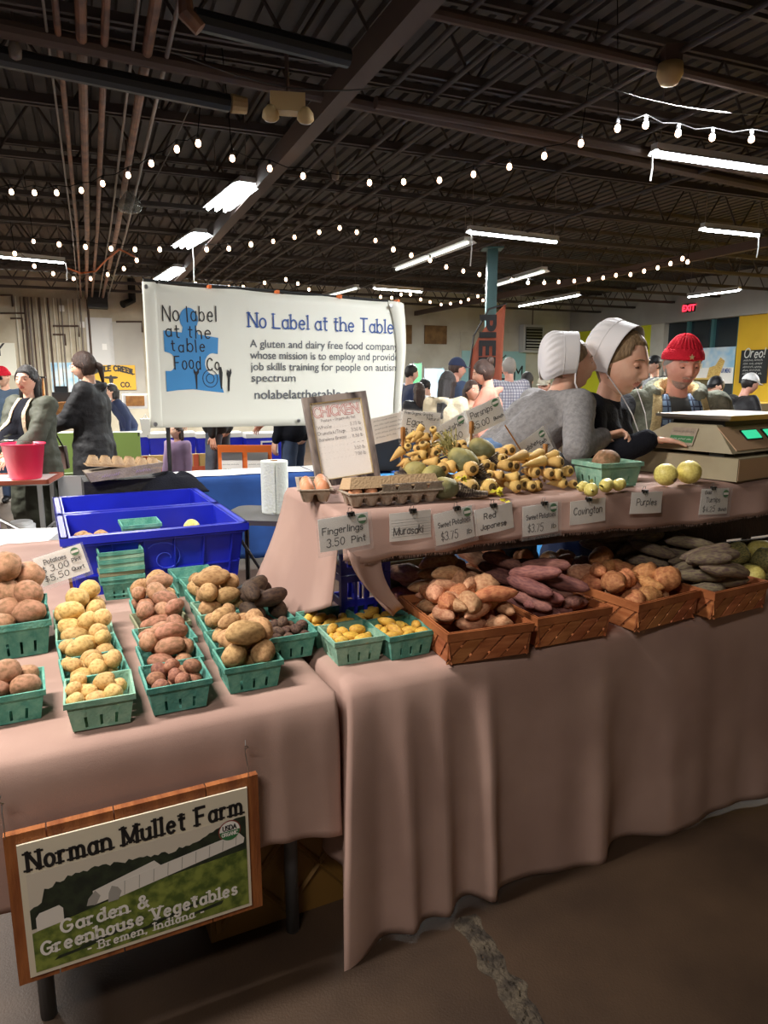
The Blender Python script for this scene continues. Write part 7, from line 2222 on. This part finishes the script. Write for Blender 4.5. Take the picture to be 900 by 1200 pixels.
# puzzle piece emblem
def pz_arc(cx, cz, r, a0, a1, n=12): return arc(cx, cz, r, r, a0, a1, n)
S_ = .30
def PZ(x, z): return (.15 + x * .50, 1.44 + z * .62)
P = [(0, 0), (.0, .28)] + pz_arc(.04, .40, .13, -70, 70, 8) + [(.0, .54), (0, .82), (.3, .80)] + pz_arc(.43, .98, .155, 225, -45, 14)
P += [(.58, .78), (.92, .74), (.90, .52)] + pz_arc(.82, .38, .15, 70, 290, 10)[::1] + [(.90, .24), (.98, -.02)] + [(.75, .0), (.45, .03), (.2, .02)]
mb = MB(); mb.poly([PZ(*p) for p in P], .001); mb.build('puzzle_emblem', M['banner_blue'], bn, loc=(0, -.0215, 0))
mb = MB()
for s_, x, z, sz, ft in (('No label', .15, 2.03, .12, .45), ('at the', .17, 1.895, .10, .37), ('table', .21, 1.775, .10, .28), ('Food Co', .23, 1.63, .11, .38)):
    lettering(mb, s_, x, z, sz, .010, -.0245, jit=.16, gap=.34, fit=ft)
mb.build('handwritten_lettering', M['ink'], bn)
mb = MB()
ribbon(mb, [Vector(p) for p in arc(.60, 1.55, .065, .075, 0, 360, 20)], .006, -.0245); ribbon(mb, [Vector(p) for p in arc(.60, 1.55, .035, .04, 0, 360, 16)], .006, -.0245)
mb.poly([(.475, 1.46), (.485, 1.46), (.49, 1.58), (.505, 1.60), (.505, 1.64), (.485, 1.61), (.475, 1.61), (.46, 1.64), (.46, 1.60), (.47, 1.58)], .001, X=Matrix.Translation((0, -.024, 0)))
mb.poly([(.69, 1.46), (.70, 1.46), (.71, 1.60), (.70, 1.65), (.68, 1.65), (.68, 1.58)], .001, X=Matrix.Translation((0, -.024, 0)))
mb.poly([(.75, 1.44), (.765, 1.44), (.775, 1.56), (.79, 1.60), (.785, 1.64), (.77, 1.61), (.755, 1.63), (.745, 1.59), (.755, 1.56)], .001, X=Matrix.Translation((0, -.024, 0)))
mb.build('cutlery_drawing', M['ink'], bn, loc=(-.075, 0, 0))
mb = MB(); lettering(mb, 'No Label at the Table', 0.885, 2.0, .125, .014, -.0235, serif=.016, fit=bwid - .885 - .10, gap=.24, rise=-.012); mb.build('title_lettering', M['navy_text'], bn)
for k, (s_, wd) in enumerate((('A gluten and dairy free food company', 1.5), ('whose mission is to employ and provide', 1.52), ('job skills training for people on autism', 1.52), ('spectrum', .36))):
    me = font_mesh(s_, .098, 'body_lettering', .0006); me.materials.clear(); me.materials.append(M['grey_text'])
    wv = max(v.co.x for v in me.vertices); me.transform(Matrix.Diagonal((min(wd, bwid - .93) / wv if k < 3 else .42 / wv, 1, 1, 1)))
    link('body_lettering', me, bn, (.89, -.0225, 1.825 - .100 * k))
font_obj('nolabelatthetable.com', .115, M['grey_text'], bn, (.91, -.0225, 1.37), fitw=1.08, bold=.001, name='web_lettering')
stand = thing('banner_stand', Vector((BL.x, BL.y, 0)), 'black telescopic stand carrying the white vinyl banner', 'stand', rz=byaw)
MB().tube([(0.02, .05, bz + .02), (bwid * .5, .05, bz - .012), (bwid - .0, .05, bz - .05)], .014, 8).build('crossbar', M['black'], stand)
for x, zt in ((.15, bz), (bwid - .02, bz - .06)):
    MB().tube([(x, .03, 0), (x, .03, 1.25)], .018, 10).build('lower_pole', M['black'], stand)
    MB().tube([(x, .03, 1.2), (x, .03, zt + .03)], .013, 10).build('upper_pole', M['black'], stand)
    c = MB().box((x, .03, 1.25), (.055, .05, .09)).build('clamp', M['black'], stand); MB().box((x + .045, .03, 1.25), (.04, .02, .03)).build('clamp_knob', M['black'], c)
    for a in (0, 120, 240):
        MB().tube([(x, .03, .45), (x + .14 * math.cos(R(a + 30)), .03 + .14 * math.sin(R(a + 30)), .01)], .010, 6).build('foot_leg', M['black'], stand)
for k in range(4):
    x = bwid * (.23 + .25 * k); mb = MB(); mb.box((x, -.0, bz - .012 - .02 * k * .6), (.025, .09, .03)); mb.build('orange_clip', M['orange_b'], stand)

# ================================================================== MIDDLE TABLES AND STALLS
def cloth_table(name, p, q, depth, z, m, label, drop=.7, top=None, tlabel=None):
    """table whose front edge runs p to q, with a cloth falling nearly to the floor"""
    d = Vector((q.x - p.x, q.y - p.y, 0)); L_ = d.length; yaw = math.atan2(d.y, d.x)
    t = thing('folding_table', Vector((p.x, p.y, 0)), tlabel or (label + ' (table)'), 'table', rz=yaw)
    MB().box((L_ / 2, depth / 2, z - .025), (L_ - .02, depth - .02, .03)).build('tabletop', M['white_pl'], t)
    for x in (.12, L_ - .12):
        for y in (.06, depth - .06): MB().tube([(x, y, z - .04), (x, y, 0)], .015, 8).build('leg', M['leg_grey'], t)
    mb = MB()
    def f(s, t_):
        U = L_ * s
        if t_ < .4: return (U, depth - depth * t_ / .4, z + .004)
        k = (t_ - .4) / .6
        return (U, -.008 - .035 * k * (1 + math.sin(U * 16)) * .5 - .01 * k, z - drop * k)
    mb.grid(int(L_ * 24), 22, f)
    for U, sg in ((0, -1), (L_, 1)):
        mb.grid(20, 8, lambda s, t_, U=U, sg=sg: (U + sg * (.008 + .02 * t_ * (1 + math.sin(s * 30)) * .5), depth * s, z + .003 - drop * t_))
    o = link('tablecloth', bake(mb.mesh('tablecloth', M[m], True), [('SOLIDIFY', dict(thickness=.003, offset=0))], 'tablecloth'), None, Vector((p.x, p.y, 0)), (0, 0, yaw))
    tag(o, label, 'tablecloth')
    if top:
        o2 = link('table_runner', MB().grid(20, 4, lambda s, t_: (L_ * (.01 + .98 * s), .02 + (depth - .04) * t_, z + .008 + .003 * math.sin(s * 40))).mesh('table_runner', M[top[0]], True), None, Vector((p.x, p.y, 0)), (0, 0, yaw)); tag(o2, top[1], 'runner')
    return t, yaw, L_
a_, b_ = onz(170, 563, .76), onz(470, 556, .76)
b_ = a_ + Vector((math.cos(R(22)), math.sin(R(22)), 0)) * 2.3
cloth_table('x', a_, b_, .42, .76, 'blue_cloth', 'dark blue cloth on the table in front of the big banner', top=('paper', 'crinkled white paper runner on the dark blue cloth table'), tlabel='folding table in front of the big banner under dark blue cloth')
p1 = onz(452, 566, .76); p2 = p1 + Vector((math.cos(R(18)), math.sin(R(18)), 0)) * 1.9
cloth_table('x', p1, p2, .5, .76, 'banner_blue', 'light blue cloth on the table behind the raised shelf', tlabel='folding table behind the raised shelf under light blue cloth')
# black laptop-like panels and chalk card behind the price frame
o = thing('chalk_card', onz(474, 553, .775), 'small black chalk card standing on the light blue cloth', 'sign', rz=R(5)); o.scale = (1.35,) * 3; MB().box((.06, 0, .085), (.19, .01, .17)).build('board', M['chalk'], o)
mb = MB(); [scribble(mb, -.02, .135 - .028 * k, .15, .012, .0022, -.0065, k) for k in range(4)]; mb.build('lettering', M['chalk_w'], o)
MB().tube([(.06, .005, .12), (.06, .07, .0)], .006).build('prop', M['stake'], o)
o = thing('storage_box', onz(425, 552, .765), 'black case standing behind the stake on light blue cloth', 'case', rz=R(5)); o.location.z = .766
MB().box((0, .1, .19), (.62, .3, .37)).build('body', M['black'], o); MB().box((0, .1, .385), (.64, .32, .02)).build('lid', M['black'], o)

# left stall: steel folding tray table with the pink bucket
tp_ = onz(5, 566, .80)
tt = thing('tray_table', Vector((tp_.x - .15, tp_.y + .2, 0)), 'steel legged tray table holding the pink bucket at left edge', 'table', rz=R(12))
MB().box((0, 0, .785), (.80, .46, .02)).build('tray_top', M['steel'], tt)
mb = MB()
for y in (-.23, .23): mb.box((0, y, .80), (.82, .02, .03))
for x in (-.40, .40): mb.box((x, 0, .80), (.02, .48, .03))
mb.build('tray_lip', M['pennant'], tt)
for x in (-.33, .33):
    for y in (-.18, .18): MB().box((x, y, .39), (.03, .03, .78)).build('leg', M['steel'], tt)
    MB().tube([(x, -.18, .42), (x, .18, .42)], .012).build('brace', M['steel'], tt)
MB().tube([(-.30, -.20, .74), (.30, -.20, .36)], .014).build('brace', M['steel'], tt)
MB().box((0, 0, .33), (.7, .38, .015)).build('lower_shelf', M['steel'], tt)
doil = link('paper_doily', MB().grid(40, 6, lambda s, t: (-.38 + .76 * s, -.21 + .42 * t + (.008 * math.sin(s * 120) if t in (0, 1) else 0), .806)).mesh('paper_doily', M['paper']), None, tt.location, (0, 0, R(12))); tag(doil, 'white scalloped paper lining the tray under pink bucket', 'paper')
bk_p = onz(21, 563, .81); bk_ = thing('plastic_bucket', bk_p + Vector((0, .12, 0)), 'bright pink red plastic bucket on the steel tray table', 'bucket')
MB().lathe([(.105, 0), (.112, .01), (.147, .25), (.158, .255), (.158, .265), (.142, .265), (.105, .012), (.0, .01)], 36, closed=False).build('tub', M['red_pl'], bk_, smooth=True)
MB().tube([(.15 * math.cos(R(a)), .15 * math.sin(R(a)) - .02, .25 - .05 * math.sin(R(a))) for a in range(180, 361, 12)], .003, 6).build('bail_handle', M['steel'], bk_)
o = thing('white_board', tp_ + Vector((.30, .55, -.80)), 'white panel hanging beside the steel tray table', 'panel', rz=R(12)); MB().box((.0, 0, .39), (.30, .03, .78)).build('panel', M['lamp_white'], o)
for i, (x, y, m_, w_, h_, lb) in enumerate(((8, 600, 'lilac', .18, .15, 'purple bag of produce on the lower tray shelf'), (6, 612, 'white_pl', .2, .12, 'white printed tub on the lower tray shelf'))):
    p = Vector((tt.location.x - .12 + .26 * i, tt.location.y, .34)); o = thing('packet' if i == 0 else 'printed_tub', p, lb, 'packet' if i == 0 else 'tub')
    MB().lathe([(w_ * .42, 0), (w_ * .5, h_ * .1), (w_ * .5, h_ * .9), (w_ * .4, h_)], 18).build('body', M[m_], o, smooth=True)
    MB().lathe([(w_ * .42, h_), (w_ * .42, h_ + .012), (w_ * .36, h_ + .02)], 18).build('lid', M['white_pl'] if i else M['lilac'], o)
# white foam lid boxes at the left edge low
p = onz(20, 636, .62); o = thing('foam_cooler', Vector((p.x - .2, p.y + .15, 0)), 'white foam cooler at the left edge behind the potato table', 'cooler', rz=R(10))
MB().box((0, 0, .28), (.62, .42, .56), taper=.95).build('body', M['white_pl'], o); MB().box((0, 0, .59), (.66, .46, .06)).build('lid', M['white_pl'], o)

# stall of coolers and crates on the left
def ctable(px0, px1, y, z, depth, label, m='white_pl'):
    p, q = onz(px0, y, z), onz(px1, y, z); q = p + Vector((math.cos(BA), math.sin(BA), 0)) * (q - p).length
    L_ = (q - p).length
    o = thing('trestle_table', Vector((p.x, p.y, 0)), label, 'table', rz=BA)
    MB().box((L_ / 2, depth / 2, z - .02), (L_, depth, .04)).build('tabletop', M[m], o)
    for x in (.1, L_ - .1):
        for yy in (.08, depth - .08): MB().tube([(x, yy, z - .04), (x, yy, 0)], .018, 8).build('leg', M['leg_grey'], o)
    return o
def boxthing(name, px, y, z, w, d, h, m, label, cat, parts=(), rz=None, taper=1.0):
    p = onz(px, y, z); o = thing(name, p, label, cat, rz=BA if rz is None else rz)
    MB().box((0, d / 2, h / 2), (w, d, h), taper=taper).build('body', M[m], o)
    for (nm, c, dd, mm) in parts: MB().box(c, dd).build(nm, M[mm], o)
    return o
def cooler(px, y, z, label, w=.62):
    o = boxthing('cooler', px, y, z, w, .38, .34, 'crate', label, 'cooler', taper=.92)
    MB().box((0, .19, .365), (w + .03, .41, .06)).build('lid', M['white_pl'], o)
    mb = MB(); mb.box((0, -.012, .28), (.24, .02, .02)); mb.box((-.11, -.012, .2), (.02, .02, .16)); mb.box((.11, -.012, .2), (.02, .02, .16)); mb.build('handle', M['white_pl'], o)
    return o
ctable(-30, 110, 487, .95, .6, 'long trestle table behind the parka woman', 'cardboard')
o = boxthing('wooden_counter', 42, 487, .95, 1.5, .5, .22, 'stake', 'low wooden display crate on the table behind the parka woman', 'crate')
for k in range(4): MB().box((0, -.008, .03 + .055 * k), (1.5, .016, .045)).build('slat', M['stake'], o)
rg_ = boxthing('cash_register', 54, 487, .95, .30, .3, .16, 'black', 'black card reader box on the wooden display crate', 'register', (('screen', (0, .06, .20), (.2, .02, .12), 'chalk'),)); rg_.location = o.location + Vector((.35, .25, .222))
ds_ = boxthing('display_stand', 42, 487, .95, .16, .16, .26, 'stake', 'small wooden stand behind the black reader box', 'stand', (('top', (0, .08, .27), (.24, .24, .02), 'black'),)); ds_.location = o.location + Vector((.0, .18, .225)); ds_.scale = (1, 1, 1.5)
for i, (x, y, r, h, m_, lb) in enumerate(((72, 478, .05, .3, 'cream', 'tall cream bottle on the left stall table'), (80, 482, .06, .2, 'white_pl', 'white jar on the left stall table'), (66, 482, .05, .16, 'sherpa', 'small tan jar on the left stall table'))):
    o = thing('bottle' if i == 0 else 'jar', onz(x, y, .95), lb, 'bottle' if i == 0 else 'jar')
    MB().lathe([(r * .9, 0), (r, .02), (r, h * .7), (r * .5, h * .85), (r * .5, h)], 14).build('body', M[m_], o, smooth=True); MB().lathe([(r * .55, h), (r * .55, h + .03)], 12).build('cap', M['white_pl'], o)
ctable(60, 200, 541, .42, .6, 'low trestle bench carrying blue coolers', 'white_pl')
for x, lb in ((92, 'blue cooler half hidden behind the black coat woman'), (150, 'blue cooler with white lid and handle left of the banner'), (204, 'blue cooler partly behind the left banner pole')):
    cooler(x, 541, .42, lb)
cooler(260, 541, .42, 'blue cooler seen under the banner, left one'); cooler(316, 541, .42, 'blue cooler seen under the banner beside orange boards'); ctable(200, 320, 541, .42, .6, 'low bench under coolers behind the banner')
# honey display box, plaid cloth, green chair, paper bag
o = boxthing('display_box', 159, 479, 1.02, .42, .22, .26, 'white_pl', 'white framed display box with tan inside on cooler lid', 'box', (('tan_inset', (0, -.006, .14), (.32, .012, .18), 'stake'),))
pl = boxthing('plaid_blanket', 203, 592, .02, .95, .06, .62, 'plaid_cloth', 'tan plaid blanket with orange red bands over the low bench', 'blanket')
for k in range(3): MB().box((-.3 + .3 * k, -.006, .31), (.06, .012, .62)).build('red_band', M['plaid_red'], pl)
for k in range(2): MB().box((0, -.009, .16 + .28 * k), (.95, .014, .06)).build('red_band', M['plaid_red'], pl)
def chair(px, y, label, m, rz):
    p = onz(px, y, 0); o = thing('camp_chair', p, label, 'chair', rz=rz)
    MB().box((0, 0, .42), (.46, .44, .05)).build('seat', M[m], o); MB().box((0, .24, .70), (.46, .05, .46)).build('backrest', M[m], o)
    for sx in (-1, 1):
        for sy in (-1, 1): MB().tube([(sx * .21, sy * .2, .42), (sx * .24, sy * .24, 0)], .012, 6).build('leg', M['black'], o)
        MB().tube([(sx * .21, .2, .42), (sx * .22, .26, .93)], .012, 6).build('back_post', M['black'], o)
chair(76, 596, 'moss green camp chair left of the black coat woman', 'green_fab', R(200)); chair(150, 594, 'moss green camp chair right of the black coat woman', 'green_fab', R(190))
o = boxthing('shopping_bag', 64, 590, .0, .34, .2, .34, 'white_pl', 'white plastic bags on floor beside the parka woman', 'bag', taper=.8); MB().tube([(-.08, .1, .34), (-.04, .1, .42), (.04, .1, .42), (.08, .1, .34)], .006).build('handle', M['white_pl'], o)
o = boxthing('white_jug', 172, 510, .8, .14, .12, .22, 'white_pl', 'white plastic jug hanging before the left banner pole', 'jug', taper=.7); MB().tube([(-.03, .06, .22), (0, .06, .28), (.03, .06, .22)], .008).build('handle', M['white_pl'], o)
# orange A-frame boards
for i, (x, lb) in enumerate(((272, 'orange framed sandwich board, left one below the banner'), (302, 'orange framed sandwich board, right one below the banner'))):
    p = ony(x, 548, 7.6); o = thing('sandwich_board', Vector((p.x, p.y, .28)), lb, 'sign', rz=R(4))
    MB().box((0, 0, .26), (.30, .03, .62), X=Matrix.Rotation(R(-6), 4, 'X')).build('frame', M['orange_b'], o)
    MB().box((0, -.02, .24), (.22, .01, .50), X=Matrix.Rotation(R(-6), 4, 'X')).build('notice', M['paper'], o)
    MB().box((0, -.028, .45), (.22, .01, .08), X=Matrix.Rotation(R(-6), 4, 'X')).build('header_strip', M['steel'], o)
    mb = MB(); [scribble(mb, -.09, .36 - .05 * k, .17, .016, .004, -.045, k) for k in range(6)]; mb.build('lettering', M['ink_grey'], o)
    MB().box((0, .10, .26), (.30, .02, .60), X=Matrix.Rotation(R(8), 4, 'X')).build('rear_leg_frame', M['orange_b'], o)
o = ctable(255, 345, 556, .28, .4, 'low bench carrying the two orange sandwich boards'); o.location.z = 0
# pennant flag
pp_ = ony(575, 520, 10.3)
fl = thing('feather_flag', Vector((pp_.x + .35 * 0, pp_.y, 0)), 'tall rust orange feather flag with dark vertical lettering', 'flag', rz=0)
topz, botz = ony(585, 357, 10.3).z, ony(575, 500, 10.3).z
def ff(s, t):
    z = botz + (topz - botz) * t
    xr = .11 + .05 * t; xl = -.32 + .0 * t + (.0 if t < .55 else .46 * ((t - .55) / .45) ** 1.7)
    return (xl + (xr - xl) * s, .03 * math.sin(s * 4 + t * 5), z)
link('sail', bake(MB().grid(10, 30, ff).mesh('sail', M['pennant'], True), [('SOLIDIFY', dict(thickness=.004, offset=0))], 'sail'), fl)
pl_ = MB().tube([(-.33, .0, 0), (-.33, 0, botz + (topz - botz) * .5), (-.28, 0, botz + (topz - botz) * .75), (-.08, 0, topz - .06), (.17, 0, topz + .01)], .014, 6).build('pole', M['black'], fl)
MB().lathe([(.25, 0), (.25, .03), (.03, .05)], 18, c=(-.33, 0, 0)).build('base', M['black'], fl)
me = font_mesh('PIERCE', .32, 'lettering', .012); me.materials.clear(); me.materials.append(M['ink'])
me.transform(Matrix.Rotation(R(90), 4, 'Y')); wz = [v.co.z for v in me.vertices]
sc_ = (topz - botz) * .82 / (max(wz) - min(wz)); me.transform(Matrix.Diagonal((1.0, 1, sc_, 1)))
zmx = max(v.co.z for v in me.vertices)
link('lettering', me, fl, (-.20, -.05, topz - .14 - zmx))

# white and blue exhibitor booth panels, tables and goods behind the group
for i, (x0, x1, y0, y1, Y, m_, lb) in enumerate(((497, 520, 432, 500, 12.5, 'sky_print', 'tall blue white printed display panel behind distant group'), (484, 494, 426, 490, 13.0, 'green_logo', 'narrow green topped display panel behind distant group'), (521, 530, 434, 500, 12.0, 'white_pl', 'narrow white rack panel behind the cream hoodie'))):
    a_, b_ = ony(x0, y1, Y), ony(x1, y0, Y); o = thing('exhibition_screen', Vector((a_.x, Y, 0)), lb, 'panel')
    MB().box(((b_.x - a_.x) / 2, 0, b_.z / 2), (b_.x - a_.x, .04, b_.z)).build('panel', M[m_], o)
    for x in (0, b_.x - a_.x): MB().tube([(x, 0, 0), (x, 0, b_.z + .03)], .02, 8).build('post', M['steel'], o)
ctable(590, 680, 503, .85, .6, 'white market table beside the checked shirt man', 'salmon')
for i, (x, y, w_, h_, m_, lb) in enumerate(((622, 500, .4, .34, 'paper', 'tilted white sign board on the market table'), (640, 503, .3, .12, 'salmon', 'pink box of goods on the market table'), (610, 503, .2, .2, 'white_pl', 'white carton on the market table'), (603, 503, .14, .12, 'red', 'small red packet on the market table'))):
    boxthing('sign_board' if i == 0 else 'goods_box', x, y, .85, w_, .12, h_, m_, lb, 'sign' if i == 0 else 'box', (('trim_strip', (0, -.006, h_ * .85), (w_ * .8, .01, .02), 'steel'),))
# food stall on the right
ctable(800, 960, 482, .98, .7, 'food stall counter at the right edge behind scale', 'black')
boxthing('cardboard_box', 842, 479, .98, .32, .25, .24, 'cardboard', 'brown cardboard box of utensils on the food counter', 'box', (('flap', (0, -.004, .2), (.32, .01, .04), 'board'),))
for k in range(5):
    p = onz(837 + 2.5 * k, 479, .98); o = MB().tube([p + Vector((0, .12, .235)), p + Vector((.01 * (k - 2), .12, .31 + .02 * (k % 3)))], .009, 6).build('spoon_handle', M['white_pl']); tag(o, 'white utensil handle standing in brown cardboard box', 'utensil', 'utensils in the cardboard box')
o = boxthing('sauce_warmer', 862, 480, .98, .50, .3, .16, 'red', 'red topped warming tray on the food counter', 'warmer', (('steel_rim', (0, .15, .17), (.52, .32, .02), 'white_pl'),))
o = boxthing('pan_stand', 893, 482, .98, .60, .3, .14, 'black', 'black griddle at the right edge of food counter', 'griddle', (('lid', (0, .15, .15), (.4, .3, .03), 'steel'),))
ss_ = boxthing('serving_shelf', 842, 480, .98, 1.3, .05, 1.55, 'glass_dark', 'glass fronted shelf behind the food counter', 'shelf', (('mustard_panel', (.2, -.01, 1.2), (.3, .02, .5), 'mustard'), ('top_rail', (0, 0, 1.56), (1.34, .08, .03), 'steel'))); ss_.location.y += 1.6; ss_.location.z = 0

bpy.data.scenes.remove(WORK)
